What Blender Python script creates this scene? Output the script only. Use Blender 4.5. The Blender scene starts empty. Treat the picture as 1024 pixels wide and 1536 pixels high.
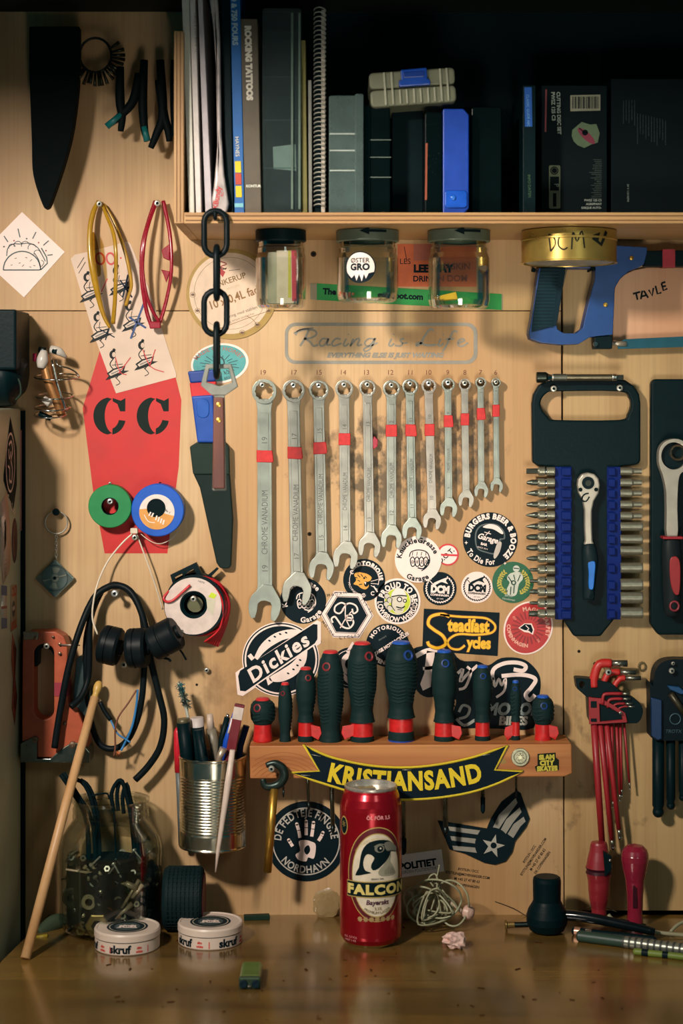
import bpy, bmesh, math, random
from mathutils import Vector, Matrix
from mathutils.geometry import tessellate_polygon
random.seed(7)
# unit = 0.75 mm (one photo pixel on the back wall). Camera is 2700 units from the wall.
U = .00075; D = 2700.; ZC = 1.479; BZ = -772.0      # BZ: bench surface below eye level, in units
sc = bpy.context.scene
COL = sc.collection
PI = math.pi
def rad(a): return a*PI/180

# ------------------------------------------------------------------ materials
def lin(c):
    c = c/255.
    return c/12.92 if c <= .04045 else ((c+.055)/1.055)**2.4
_mats = {}
def K(r, g, b, rough=.5, metal=0., var=.10, ns=90., bump=0., coat=0., name='paint', bs=300.):
    key = (r, g, b, rough, metal, var, ns, bump, coat, bs)
    if key in _mats: return _mats[key]
    m = bpy.data.materials.new(name); m.use_nodes = True
    nt = m.node_tree; N = nt.nodes; L = nt.links
    p = N['Principled BSDF']
    tc = N.new('ShaderNodeTexCoord')
    no = N.new('ShaderNodeTexNoise'); no.inputs['Scale'].default_value = ns; no.inputs['Detail'].default_value = 4
    L.new(tc.outputs['Object'], no.inputs['Vector'])
    cr = N.new('ShaderNodeValToRGB')
    c = (lin(r), lin(g), lin(b))
    cr.color_ramp.elements[0].position = .3; cr.color_ramp.elements[1].position = .7
    cr.color_ramp.elements[0].color = tuple(x*(1-var) for x in c)+(1,)
    cr.color_ramp.elements[1].color = tuple(min(1, x*(1+var)) for x in c)+(1,)
    L.new(no.outputs['Fac'], cr.inputs['Fac']); L.new(cr.outputs['Color'], p.inputs['Base Color'])
    mr = N.new('ShaderNodeMapRange'); mr.inputs['To Min'].default_value = max(.02, rough-.07); mr.inputs['To Max'].default_value = min(1, rough+.07)
    L.new(no.outputs['Fac'], mr.inputs['Value']); L.new(mr.outputs['Result'], p.inputs['Roughness'])
    p.inputs['Metallic'].default_value = metal
    if r+g+b < 150 and metal < .5: p.inputs['Specular IOR Level'].default_value = .12
    if coat: p.inputs['Coat Weight'].default_value = coat; p.inputs['Coat Roughness'].default_value = .12
    if bump:
        n2 = N.new('ShaderNodeTexNoise'); n2.inputs['Scale'].default_value = bs; n2.inputs['Detail'].default_value = 3
        L.new(tc.outputs['Object'], n2.inputs['Vector'])
        bp = N.new('ShaderNodeBump'); bp.inputs['Strength'].default_value = bump; bp.inputs['Distance'].default_value = .001
        L.new(n2.outputs['Fac'], bp.inputs['Height']); L.new(bp.outputs['Normal'], p.inputs['Normal'])
    _mats[key] = m
    return m
def glassy(name, tint, rough=.03, mix=.10, haze=0., hazecol=(120, 130, 120)):
    m = bpy.data.materials.new(name); m.use_nodes = True
    nt = m.node_tree; N = nt.nodes; L = nt.links; N.remove(N['Principled BSDF'])
    out = N['Material Output']
    tr = N.new('ShaderNodeBsdfTransparent'); tr.inputs['Color'].default_value = (*tint, 1)
    gl = N.new('ShaderNodeBsdfGlossy'); gl.inputs['Roughness'].default_value = rough
    lw = N.new('ShaderNodeLayerWeight'); lw.inputs['Blend'].default_value = .35
    mr = N.new('ShaderNodeMapRange'); mr.inputs['To Min'].default_value = mix*.5; mr.inputs['To Max'].default_value = min(1, mix+.55)
    L.new(lw.outputs['Fresnel'], mr.inputs['Value'])
    mx = N.new('ShaderNodeMixShader'); L.new(mr.outputs['Result'], mx.inputs['Fac'])
    a = tr
    if haze:
        df = N.new('ShaderNodeBsdfDiffuse'); df.inputs['Color'].default_value = (lin(hazecol[0]), lin(hazecol[1]), lin(hazecol[2]), 1)
        tc = N.new('ShaderNodeTexCoord'); no = N.new('ShaderNodeTexNoise'); no.inputs['Scale'].default_value = 60
        L.new(tc.outputs['Object'], no.inputs['Vector'])
        m3 = N.new('ShaderNodeMapRange'); m3.inputs['To Min'].default_value = haze*.7; m3.inputs['To Max'].default_value = min(1, haze*1.3)
        L.new(no.outputs['Fac'], m3.inputs['Value'])
        m2 = N.new('ShaderNodeMixShader'); L.new(m3.outputs['Result'], m2.inputs['Fac'])
        L.new(tr.outputs[0], m2.inputs[1]); L.new(df.outputs[0], m2.inputs[2]); a = m2
    L.new(a.outputs[0], mx.inputs[1]); L.new(gl.outputs[0], mx.inputs[2])
    L.new(mx.outputs[0], out.inputs['Surface'])
    return m
def wood(name, c1, c2, c3, axis='Z', bands=9., stretch=(7., 7., .9), rough=.55, knots=.5, coat=0., stains=None, fine=.5, off=(0, 0, 0), finescale=1., kscale=4.5, planks=0.):
    """grain runs along `axis`; colours are pale, mid, dark"""
    m = bpy.data.materials.new(name); m.use_nodes = True
    nt = m.node_tree; N = nt.nodes; L = nt.links; p = N['Principled BSDF']
    tc = N.new('ShaderNodeTexCoord'); mp = N.new('ShaderNodeMapping'); L.new(tc.outputs['Object'], mp.inputs['Vector'])
    mp.inputs['Location'].default_value = off
    def mapped(s):
        q = N.new('ShaderNodeMapping'); q.inputs['Scale'].default_value = s; L.new(mp.outputs[0], q.inputs['Vector']); return q.outputs[0]
    def noise(vec, scale, det=3, rg=.5):
        n = N.new('ShaderNodeTexNoise'); n.inputs['Scale'].default_value = scale; n.inputs['Detail'].default_value = det; n.inputs['Roughness'].default_value = rg
        L.new(vec, n.inputs['Vector']); return n.outputs['Fac']
    def mth(op, a, b=None, cl=False):
        n = N.new('ShaderNodeMath'); n.operation = op; n.use_clamp = cl
        for i, x in enumerate((a, b)):
            if x is None: continue
            if isinstance(x, (int, float)): n.inputs[i].default_value = x
            else: L.new(x, n.inputs[i])
        return n.outputs[0]
    def mixc(f, a, b):
        n = N.new('ShaderNodeMix'); n.data_type = 'RGBA'
        if isinstance(f, (int, float)): n.inputs['Factor'].default_value = f
        else: L.new(f, n.inputs['Factor'])
        for nm, x in (('A', a), ('B', b)):
            s = [i for i in n.inputs if i.name == nm and i.type == 'RGBA'][0]
            if isinstance(x, tuple): s.default_value = (lin(x[0]), lin(x[1]), lin(x[2]), 1)
            else: L.new(x, s)
        return [o for o in n.outputs if o.type == 'RGBA'][0]
    big = noise(mapped(stretch), 1.0, 2, .45)
    band = mth('SINE', mth('MULTIPLY', big, bands*6.283))
    band = mth('POWER', mth('MULTIPLY_ADD', band, .5), 1.0) if False else mth('ADD', mth('MULTIPLY', band, .5), .5)
    band = mth('POWER', band, 2.2)
    s = {'Z': (260, 260, 5), 'X': (5, 260, 260)}[axis]
    fg = noise(mapped(tuple(x*finescale for x in s)), 1., 3, .6)
    blot = noise(mapped((1, 1, 1)), 6., 4, .55)
    col = mixc(mth('MULTIPLY', band, .85), c1, c2)
    col = mixc(mth('MULTIPLY', mth('SUBTRACT', blot, .38, True), 2.0, True), col, c2)
    col = mixc(mth('MULTIPLY', mth('SUBTRACT', fg, .45, True), fine*2.2, True), col, c3)
    if planks:
        sx = N.new('ShaderNodeSeparateXYZ'); L.new(mp.outputs[0], sx.inputs[0])
        cell = mth('FLOOR', mth('MULTIPLY', sx.outputs['Y'], planks))
        wn = N.new('ShaderNodeTexWhiteNoise'); wn.noise_dimensions = '1D'; L.new(cell, wn.inputs['W'])
        col = mixc(mth('MULTIPLY', wn.outputs['Value'], .55), col, c2)
        fr = mth('FRACT', mth('MULTIPLY', sx.outputs['Y'], planks))
        col = mixc(mth('MULTIPLY', mth('LESS_THAN', fr, .02), .6), col, c3)
    if knots:
        vo = N.new('ShaderNodeTexVoronoi'); vo.inputs['Scale'].default_value = kscale
        L.new(mapped((1, 0, .7) if axis == 'Z' else (.4, 1, 0)), vo.inputs['Vector'])
        kk = mth('SUBTRACT', 1., mth('MULTIPLY', vo.outputs['Distance'], 14.), True)
        col = mixc(mth('MULTIPLY', kk, knots, True), col, c3)
    if stains:
        sx = N.new('ShaderNodeSeparateXYZ'); L.new(tc.outputs['Object'], sx.inputs[0])
        for (u0, v0, ru, rv, thr, sc_, amt, colr) in stains:
            gx = mth('MULTIPLY', mth('SUBTRACT', sx.outputs['X'], (u0-512)*U), 1./(ru*U))
            gz = mth('MULTIPLY', mth('SUBTRACT', sx.outputs['Z'], ZC+(600-v0)*U), 1./(rv*U))
            g = mth('SUBTRACT', 1., mth('ADD', mth('MULTIPLY', gx, gx), mth('MULTIPLY', gz, gz)), True)
            n = noise(mapped((1, 1, .7)), sc_, 4, .62)
            f = mth('MULTIPLY', mth('SUBTRACT', mth('ADD', n, mth('MULTIPLY', g, .18)), thr, True), 7., True)
            f = mth('MULTIPLY', mth('MULTIPLY', f, mth('MULTIPLY', g, 2., True)), amt)
            col = mixc(f, col, colr)
    L.new(col, p.inputs['Base Color']); p.inputs['Roughness'].default_value = rough
    if coat: p.inputs['Coat Weight'].default_value = coat; p.inputs['Coat Roughness'].default_value = .16
    bp = N.new('ShaderNodeBump'); bp.inputs['Strength'].default_value = .12; bp.inputs['Distance'].default_value = .0006
    L.new(fg, bp.inputs['Height']); L.new(bp.outputs['Normal'], p.inputs['Normal'])
    return m

# ------------------------------------------------------------------ glyphs from the built-in font
_gl = {}
def _width(s, bold):
    cu = bpy.data.curves.new('t', 'FONT'); cu.body = s; cu.resolution_u = 3; cu.fill_mode = 'FRONT'; cu.offset = bold
    o = bpy.data.objects.new('t', cu); COL.objects.link(o)
    dg = bpy.context.evaluated_depsgraph_get(); dg.update()
    me = bpy.data.meshes.new_from_object(o.evaluated_get(dg))
    vs = [(v.co.x, v.co.y) for v in me.vertices]; fs = [tuple(f.vertices) for f in me.polygons]
    bpy.data.objects.remove(o); bpy.data.curves.remove(cu); bpy.data.meshes.remove(me)
    return vs, fs
_bar = {}
def glyph(ch, bold):
    k = (ch, bold)
    if k not in _gl:
        if bold not in _bar:
            vs, _ = _width('||', bold); vh, _ = _width('H', 0.)
            _bar[bold] = (max(x for x, y in vs), max(y for x, y in vh)-min(y for x, y in vh))
        b, H = _bar[bold]
        vs, fs = _width(ch, bold) if ch != ' ' else ([], [])
        w2, _ = _width('|'+ch+'|', bold)
        adv = max(x for x, y in w2)-b
        _gl[k] = ([(x/H, y/H) for x, y in vs], fs, adv/H)
    return _gl[k]

# ------------------------------------------------------------------ shape helpers (2-D point lists in photo pixels)
def circ(cu, cv, r, n=40, ry=None, rot=0., a0=0., a1=360.):
    ry = ry or r; c, s = math.cos(rad(rot)), math.sin(rad(rot)); out = []
    full = abs(a1-a0) >= 360
    for i in range(n if full else n+1):
        a = rad(a0+(a1-a0)*i/n); x, y = r*math.cos(a), ry*math.sin(a)
        out.append((cu+x*c+y*s, cv-(-x*s+y*c)))
    return out
def rot2(pts, cu, cv, a):
    c, s = math.cos(rad(a)), math.sin(rad(a))
    return [(cu+(x-cu)*c+(y-cv)*s, cv-(x-cu)*s+(y-cv)*c) for x, y in pts]
def rrect(x0, y0, x1, y1, r, n=5):
    out = []
    for cx, cy, a in ((x1-r, y0+r, 0), (x0+r, y0+r, 90), (x0+r, y1-r, 180), (x1-r, y1-r, 270)):
        for i in range(n+1):
            t = rad(a+90*i/n); out.append((cx+r*math.cos(t), cy-r*math.sin(t)))
    return out
def cat(pts, sub=6, closed=False):
    """Catmull-Rom through the points (any dimension)"""
    if sub <= 1 or len(pts) < 3: return [tuple(p) for p in pts]
    n = len(pts); out = []
    rng = range(n if closed else n-1)
    g = lambda i: pts[i % n] if closed else pts[max(0, min(n-1, i))]
    for i in rng:
        p0, p1, p2, p3 = g(i-1), g(i), g(i+1), g(i+2)
        for j in range(sub):
            t = j/sub
            out.append(tuple(.5*((2*b)+(-a+c)*t+(2*a-5*b+4*c-d)*t*t+(-a+3*b-3*c+d)*t**3) for a, b, c, d in zip(p0, p1, p2, p3)))
    if not closed: out.append(tuple(pts[-1]))
    return out
def star(cu, cv, r, ri, n=5, rot=0):
    return [(cu+(r if i % 2 == 0 else ri)*math.sin(rad(rot+180*i/n)), cv-(r if i % 2 == 0 else ri)*math.cos(rad(rot+180*i/n))) for i in range(2*n)]

class M:
    """mesh builder; u,v are photo pixels as seen at reference depth d, w is the distance from the wall in units"""
    def __init__(s, d=0., auto=False):
        s.d = d; s.k = 1-d/D; s.auto = auto; s.V = []; s.F = []; s.MI = []; s.S = []; s.mats = []; s.warp = None; s.cut = None
    def mi(s, m):
        if m not in s.mats: s.mats.append(m)
        return s.mats.index(m)
    def pt(s, u, v, w):
        k = (1-w/D) if s.auto else s.k
        return Vector(((u-512)*k, -w, (600-v)*k))
    def add(s, vs, fs, m, smooth=False):
        b = len(s.V); s.V += [Vector(v) for v in vs]; mi = s.mi(m)
        for f in fs: s.F.append(tuple(b+i for i in f)); s.MI.append(mi); s.S.append(smooth)
        return s
    def flat(s, pts, w, m, holes=()):
        loops = [list(pts)]+[list(h) for h in holes]
        al = [p for l in loops for p in l]
        tri = tessellate_polygon([[Vector((x, y, 0)) for x, y in l] for l in loops])
        V = [s.pt(x, y, w) for x, y in al]; fs = []
        for t in tri:
            a, b, c = [V[i] for i in t]
            if (b-a).cross(c-a).y > 0: t = (t[0], t[2], t[1])
            fs.append(tuple(t))
        return s.add(V, fs, m)
    def prism(s, pts, w0, w1, m, holes=(), mside=None, smooth=False):
        """front cap at w1 (nearer the camera), back cap at w0"""
        mside = mside or m
        loops = [list(pts)]+[list(h) for h in holes]
        al = [p for l in loops for p in l]; n = len(al)
        tri = tessellate_polygon([[Vector((x, y, 0)) for x, y in l] for l in loops])
        V = [s.pt(x, y, w1) for x, y in al]+[s.pt(x, y, w0) for x, y in al]; ff = []; fb = []
        for t in tri:
            a, b, c = [V[i] for i in t]
            if (b-a).cross(c-a).y > 0: t = (t[0], t[2], t[1])
            ff.append(tuple(t)); fb.append((t[2]+n, t[1]+n, t[0]+n))
        sides = []; o = 0
        for li, l in enumerate(loops):
            ar = sum(l[i][0]*l[(i+1) % len(l)][1]-l[(i+1) % len(l)][0]*l[i][1] for i in range(len(l)))
            if li: ar = -ar
            for i in range(len(l)):
                a, b = o+i, o+(i+1) % len(l)
                sides.append((a, b, b+n, a+n) if ar > 0 else (b, a, a+n, b+n))
            o += len(l)
        b = len(s.V); s.V += V
        for fs, mm in ((ff, m), (fb, m), (sides, mside)):
            mi = s.mi(mm)
            for f in fs: s.F.append(tuple(b+i for i in f)); s.MI.append(mi); s.S.append(smooth and fs is sides)
        return s
    def stroke(s, pts, wd, w, m, sub=5, closed=False, taper=False):
        p = cat(pts, sub, closed); n = len(p); L = []; R = []
        for i in range(n):
            a = p[(i-1) % n] if (closed or i) else p[0]; b = p[(i+1) % n] if (closed or i < n-1) else p[-1]
            dx, dy = b[0]-a[0], b[1]-a[1]; l = math.hypot(dx, dy) or 1; h = wd/2
            if taper: h *= .25+.75*math.sin(PI*min(1, max(0, i/(n-1))))
            L.append((p[i][0]-dy/l*h, p[i][1]+dx/l*h)); R.append((p[i][0]+dy/l*h, p[i][1]-dx/l*h))
        V = [s.pt(x, y, w) for x, y in L]+[s.pt(x, y, w) for x, y in R]
        fs = [(i, (i+1) % n, n+(i+1) % n, n+i) for i in range(n if closed else n-1)]
        return s.add(V, fs, m)
    def text(s, t, u, v, size, m, w, align='c', bold=0., shear=0., sx=1., rot=0., space=0., up=False):
        """(u,v) is the baseline point; size is the capital height in pixels; rot anticlockwise degrees"""
        tot = sum(glyph(c, bold)[2]+space for c in t)-space
        x = {'c': -tot/2, 'l': 0, 'r': -tot}[align]; c, sn = math.cos(rad(rot)), math.sin(rad(rot))
        for ch in t:
            vs, fs, adv = glyph(ch, bold)
            V = []
            for gx, gy in vs:
                X = (x+gx)*size*sx+gy*size*shear; Y = gy*size
                V.append(s.pt(u+X*c-Y*sn, v-(X*sn+Y*c), w))
            if V: s.add(V, fs, m)
            x += adv+space
        return s
    def arc(s, t, cu, cv, r, mid, size, m, w, bottom=False, bold=0., sx=1., space=0., rx=1., rot0=0.):
        """text along a circle; mid = angle of its middle (90 top, 270 bottom); bottom: letter tops face the centre"""
        tot = (sum(glyph(c, bold)[2]+space for c in t)-space)*size*sx
        x = -tot/2
        for ch in t:
            vs, fs, adv = glyph(ch, bold); aw = adv*size*sx; V = []
            a = (x+aw/2)/r
            th = rad(mid)-a if not bottom else rad(mid)+a
            for gx, gy in vs:
                X = (gx-adv/2)*size*sx; Y = gy*size
                if bottom: rr = r-Y; tx, ty = -math.sin(th), math.cos(th)
                else: rr = r+Y; tx, ty = math.sin(th), -math.cos(th)
                px, py = rr*math.cos(th)+X*tx, rr*math.sin(th)+X*ty
                px *= rx
                c0, s0 = math.cos(rad(rot0)), math.sin(rad(rot0))
                V.append(s.pt(cu+px*c0-py*s0, cv-(px*s0+py*c0), w))
            if V: s.add(V, fs, m)
            x += aw+space*size*sx
        return s
    def tube(s, pts, r, m, n=8, sub=1, closed=False, sq=1., caps=True):
        """pts (u,v,w); r in pixels, number or list; sq squashes along depth"""
        P = cat(pts, sub, closed)
        if isinstance(r, (list, tuple)):
            rr = [x[0] for x in cat([(a, 0) for a in r], sub, closed)]
        else: rr = [r]*len(P)
        Q = [s.pt(*p) for p in P]; N = len(Q); V = []
        up = None
        for i in range(N):
            a = Q[(i-1) % N] if (closed or i) else Q[0]; b = Q[(i+1) % N] if (closed or i < N-1) else Q[-1]
            t = (b-a); t = t.normalized() if t.length > 1e-9 else Vector((0, 0, 1))
            if up is None:
                up = Vector((0, -1, 0)) if abs(t.y) < .9 else Vector((1, 0, 0))
            e1 = (up-t*up.dot(t)).normalized(); e2 = t.cross(e1); up = e1
            R = rr[i]*(1-P[i][2]/D if s.auto else s.k)
            for j in range(n):
                A = 2*PI*j/n; V.append(Q[i]+e1*(R*sq*math.cos(A))+e2*(R*math.sin(A)))
        fs = []
        for i in range(N if closed else N-1):
            for j in range(n):
                a = i*n+j; b = i*n+(j+1) % n; c = ((i+1) % N)*n+(j+1) % n; d = ((i+1) % N)*n+j
                fs.append((a, b, c, d))
        s.add(V, fs, m, True)
        if caps and not closed:
            b = len(s.V)-len(V)
            for f in (tuple(b+j for j in range(n))[::-1], tuple(b+(N-1)*n+j for j in range(n))):
                s.F.append(f); s.MI.append(s.mi(m)); s.S.append(False)
        return s
    def lathe(s, prof, o, ax, m, n=28, smooth=True, sharp=True, a0=0, a1=360):
        """prof: (r,t) in units along ax from o (unit-space Vector). m: material or list per segment"""
        ax = Vector(ax).normalized(); e1 = Vector((0, -1, 0)) if abs(ax.y) < .9 else Vector((1, 0, 0))
        e1 = (e1-ax*e1.dot(ax)).normalized(); e2 = ax.cross(e1)
        full = abs(a1-a0) >= 360; nn = n if full else n+1
        for i in range(len(prof)-1):
            (r0, t0), (r1, t1) = prof[i], prof[i+1]
            mm = m[min(i, len(m)-1)] if isinstance(m, list) else m
            V = []
            for r, t in ((r0, t0), (r1, t1)):
                for j in range(nn):
                    A = rad(a0)+rad(a1-a0)*j/n; V.append(o+ax*t+e1*(r*math.cos(A))+e2*(r*math.sin(A)))
            fs = []
            for j in range(n):
                j2 = (j+1) % nn
                if r0 < 1e-6: fs.append((j, nn+j2, nn+j))
                elif r1 < 1e-6: fs.append((j, j2, nn+j))
                else: fs.append((j, j2, nn+j2, nn+j))
            s.add(V, [f for f in fs], mm, smooth)
        return s
    def box(s, c, h, m, rot=None):
        R = rot or Matrix.Identity(3); V = []
        for i in (-1, 1):
            for j in (-1, 1):
                for k in (-1, 1): V.append(Vector(c)+R @ Vector((i*h[0], j*h[1], k*h[2])))
        return s.add(V, [(0, 1, 3, 2), (4, 6, 7, 5), (0, 4, 5, 1), (2, 3, 7, 6), (0, 2, 6, 4), (1, 5, 7, 3)], m)
    def ball(s, c, r, m, n=12, ry=None, ax=(0, 0, 1)):
        ry = ry or r
        pr = [(r*math.sin(PI*i/n), -ry*math.cos(PI*i/n)) for i in range(n+1)]
        pr[0] = (0, -ry); pr[-1] = (0, ry)
        return s.lathe(pr, Vector(c), ax, m, n=2*n)
    def build(s, name, parent=None, bevel=0., seg=2, label=None, origin=None, merge=False, disp=None, sub=0):
        me = bpy.data.meshes.new(name)
        V = s.V
        if s.warp:
            bm = bmesh.new(); vv = [bm.verts.new(v) for v in V]
            for f, mi, sm in zip(s.F, s.MI, s.S):
                try: ff = bm.faces.new([vv[i] for i in f])
                except ValueError: continue
                ff.material_index = mi; ff.smooth = True
            if s.cut:
                a, b, st = s.cut; x = a
                while x <= b:
                    g = bm.verts[:]+bm.edges[:]+bm.faces[:]
                    bmesh.ops.bisect_plane(bm, geom=g, plane_co=(x, 0, 0), plane_no=(1, 0, 0)); x += st
            for v in bm.verts: v.co = s.warp(v.co)
            lo = Vector((0, 0, 0))
            org = s._org(parent, origin, [v.co for v in bm.verts])
            for v in bm.verts: v.co = v.co*U+Vector((0, 0, ZC))-org
            bm.to_mesh(me); bm.free()
        else:
            org = s._org(parent, origin, V)
            me.from_pydata([tuple(v*U+Vector((0, 0, ZC))-org) for v in V], [], s.F)
            me.polygons.foreach_set('material_index', s.MI); me.polygons.foreach_set('use_smooth', s.S)
            if merge or bevel or sub:
                bm = bmesh.new(); bm.from_mesh(me)
                bmesh.ops.remove_doubles(bm, verts=bm.verts, dist=1e-6)
                bmesh.ops.recalc_face_normals(bm, faces=bm.faces)
                if bevel: bmesh.ops.dissolve_limit(bm, angle_limit=.01, verts=bm.verts, edges=bm.edges, delimit={'MATERIAL'})
                bm.to_mesh(me); bm.free()
        for m in s.mats: me.materials.append(m)
        me.validate()
        o = bpy.data.objects.new(name, me); COL.objects.link(o)
        if parent: o.parent = parent
        else: o.location = org
        if bevel:
            b = o.modifiers.new('Bevel', 'BEVEL'); b.width = bevel*U; b.segments = seg; b.limit_method = 'ANGLE'; b.angle_limit = rad(35); b.harden_normals = False
        if sub:
            b = o.modifiers.new('Subdivision', 'SUBSURF'); b.levels = sub; b.render_levels = sub
        if label: o['label'] = label
        return o
    def _org(s, parent, origin, V):
        if parent:
            p = parent; t = Vector((0, 0, 0))
            while p: t += p.location; p = p.parent
            return t
        if origin is not None: return Vector(origin)
        lo = [min(v[i] for v in V) for i in range(3)]; hi = [max(v[i] for v in V) for i in range(3)]
        return Vector(((lo[0]+hi[0])/2, (lo[1]+hi[1])/2, lo[2]))*U+Vector((0, 0, ZC))

def tag(o, label, cat_, group=None):
    o['label'] = label; o['category'] = cat_
    if group: o['group'] = group
    return o
def thing(name, label, cat_, u, v, w, group=None):
    o = bpy.data.objects.new(name, None); COL.objects.link(o); k = 1-w/D
    o.location = ((u-512)*k*U, -w*U, ZC+(600-v)*k*U); o.empty_display_size = .02
    return tag(o, label, cat_, group)
def bench(py):
    """depth of a point standing on the bench that shows at picture height py"""
    k = 772./(py-600.); return D*(1-k)
# ------------------------------------------------------------------ palette
BLK = K(3, 26, 30, .45, bump=.15); BLKM = K(2, 22, 26, .75); RUB = K(16, 36, 38, .62, bump=.2)
INK = K(8, 27, 34, .55, var=.05); CREAM = K(245, 222, 212, .5, var=.03); WHITE = K(236, 228, 220, .45, var=.03)
STEEL = K(178, 176, 164, .36, .7, var=.12, ns=60); DSTEEL = K(110, 118, 115, .36, 1., var=.15); CHROME = K(205, 205, 198, .16, 1., var=.05)
DARKM = K(50, 60, 60, .4, 1.); RED = K(205, 32, 38, .4); DRED = K(150, 26, 36, .42); BLUE = K(18, 84, 190, .4); DBLUE = K(14, 56, 120, .45)
TAPE = K(196, 34, 34, .38, var=.15, ns=200); YEL = K(235, 200, 30, .6); GOLD = K(176, 140, 62, .36, .8); BRASS = K(190, 150, 70, .32, .9)
GREEN = K(10, 130, 70, .45); COPPER = K(170, 100, 60, .35, .9)
GLASS = glassy('clear_glass', (.93, .95, .90)); PLAST = glassy('clear_plastic', (.80, .86, .84), .15, .06, .16, (110, 130, 130))
MILKY = glassy('milky_plastic', (.5, .6, .6), .2, .05, .6, (96, 116, 112)); SMOKE = glassy('smoky_plastic', (.2, .28, .28), .15, .04, .35, (12, 30, 30))
SCR = [0]
def screw(u, v, w, label, r=4.2, white=False, parent_w=0., dark=False):
    """pan-head screw in the plywood, head at height w"""
    m = M(w); k = m.k; o = m.pt(u, v, 0); R = r*k
    mt = BLKM if dark else (K(205, 205, 200, .3, .7) if white else STEEL)
    m.lathe([(R*.45, parent_w), (R*.45, w), (R, w), (R, w+1.2), (R*.8, w+2.4), (R*.42, w+2.8), (R*.3, w+1.6), (0, w+1.6)], o, (0, -1, 0), [mt]*5+[BLKM]*2, n=14)
    ob = m.build('wall_screw'); return tag(ob, label, 'screw', 'screws in the plywood')

# ------------------------------------------------------------------ setting: plywood wall
st = [(595, 700, 130, 115, .565, 55., .9, (84, 70, 48)), (470, 700, 60, 100, .68, 50., .7, (96, 74, 44)), (590, 1090, 120, 40, .68, 30., .4, (90, 66, 38)),
      (700, 650, 70, 90, .58, 70., .8, (66, 56, 40)), (870, 1150, 160, 300, .74, 40., .6, (84, 64, 40)), (330, 1030, 60, 60, .6, 26., .5, (110, 80, 46))]
PLY = wood('plywood', (207, 174, 130), (180, 137, 88), (142, 102, 62), 'Z', 4., (3.2, 3.2, .75), .55, .5, stains=st, fine=.42)
PLY2 = wood('plywood_right', (194, 162, 112), (174, 138, 90), (136, 102, 62), 'Z', 7., (6, 6, .7), .55, .8, stains=st[4:5], fine=.5, off=(3.1, 0, 1.7), kscale=6.)
PLY3 = wood('plywood_upper', (206, 170, 122), (184, 142, 94), (142, 104, 64), 'Z', 4., (5, 5, .9), .55, .3, fine=.4, off=(1.3, 0, 4.2))
wall = bpy.data.objects.new('wall_back', None); COL.objects.link(wall); wall['kind'] = 'structure'
def panel(pts, mt):
    m = M(0); m.prism(pts, -16, 0, mt); return m.build('plywood_panel', wall, bevel=.5, seg=1)
panel([(-700, 466.8), (841, 466.8), (845.5, 1420), (-700, 1420)], PLY)
panel([(-700, -60), (841, -60), (841, 465.6), (-700, 465.6)], PLY3)
panel([(842.2, -60), (1750, -60), (1750, 1366), (846.9, 1366), (842.6, 480)], PLY2)
b = M(0); b.prism([(-900, -500), (1900, -500), (1900, 1500), (-900, 1500)], -40, -17, BLKM); b.build('backing', wall)
# spray paint and handwriting on the plywood
REDP = K(196, 28, 26, .55, var=.10, ns=25)
m = M(0); m.flat([(150, 525), (258, 545), (272, 600), (268, 700), (251, 830), (157, 830), (140, 740), (124, 612)], .25, REDP)
m.build('spray_painted_coffin', wall, label='red spray-painted coffin shape')
def stencil_c(cu):
    m = M(0); mt = K(24, 38, 34, .6)
    o = circ(cu, 624, 25, 30, ry=28, a0=98, a1=262); i = circ(cu+6, 624, 14, 30, ry=26, a0=102, a1=258)[::-1]
    m.flat(o+i, .5, mt)
    o = circ(cu, 624, 24, 12, ry=28, a0=-82, a1=-15); i = circ(cu+1, 624, 13, 12, ry=19, a0=-78, a1=-18)[::-1]
    m.flat(o+i, .5, mt)
    m.flat([(cu+4, 597), (cu+16, 601), (cu+23, 597), (cu+23, 617), (cu+15, 617), (cu+11, 606), (cu+4, 602)], .5, mt)
    m.build('stencilled_letter', wall, label='black stencilled letter C')
stencil_c(165); stencil_c(230)
PENC = K(110, 60, 44, .7)
for t, u in (('19', 394), ('17', 440), ('15', 478), ('14', 514), ('13', 549), ('12', 585), ('11', 615), ('10', 642), ('9', 671), ('8', 697), ('7', 720), ('6', 743)):
    m = M(0); m.text(t, u, 562, 7, PENC, .3, rot=random.uniform(-4, 4)); m.build('handwritten_number', wall)
for u, v, r in ((470, 381, 4.5), (372, 381, 0), (464, 801, 3.2), (276, 1017, 0), (868, 977, 2.5), (247, 1043, 0), (295, 1027, 2)):
    if r: m = M(0); m.flat(circ(u, v, r, 12), .3, K(70, 48, 30, .7)); m.flat(circ(u, v, r*.55, 10), .45, BLKM); m.build('drilled_hole', wall)
def stamp(u, v, rot, lines):
    m = M(0); y = 0
    for t, s_ in lines:
        a = rad(rot); m.text(t, u+y*math.sin(a), v+y*math.cos(a), s_, K(46, 40, 34, .7), .35, rot=rot, bold=.02, sx=.85); y += s_*2.05
    m.build('rubber_stamp_print', wall)
stamp(702, 1307, -8, (('BYSTILIN / DCC', 3.6), ('BYSTILIN@MOVEHARDER.COM', 3.8), ('M +45 27 47 80 63', 4), ('DK COPENHAGEN', 3.8)))
stamp(795, 1282, 56, (('BYSTILIN / DCC', 3.6), ('BYSTILIN@MOVEHARDER.COM', 3.8), ('M +45 27 47 80 63', 4), ('DK COPENHAGEN', 3.8)))

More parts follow.
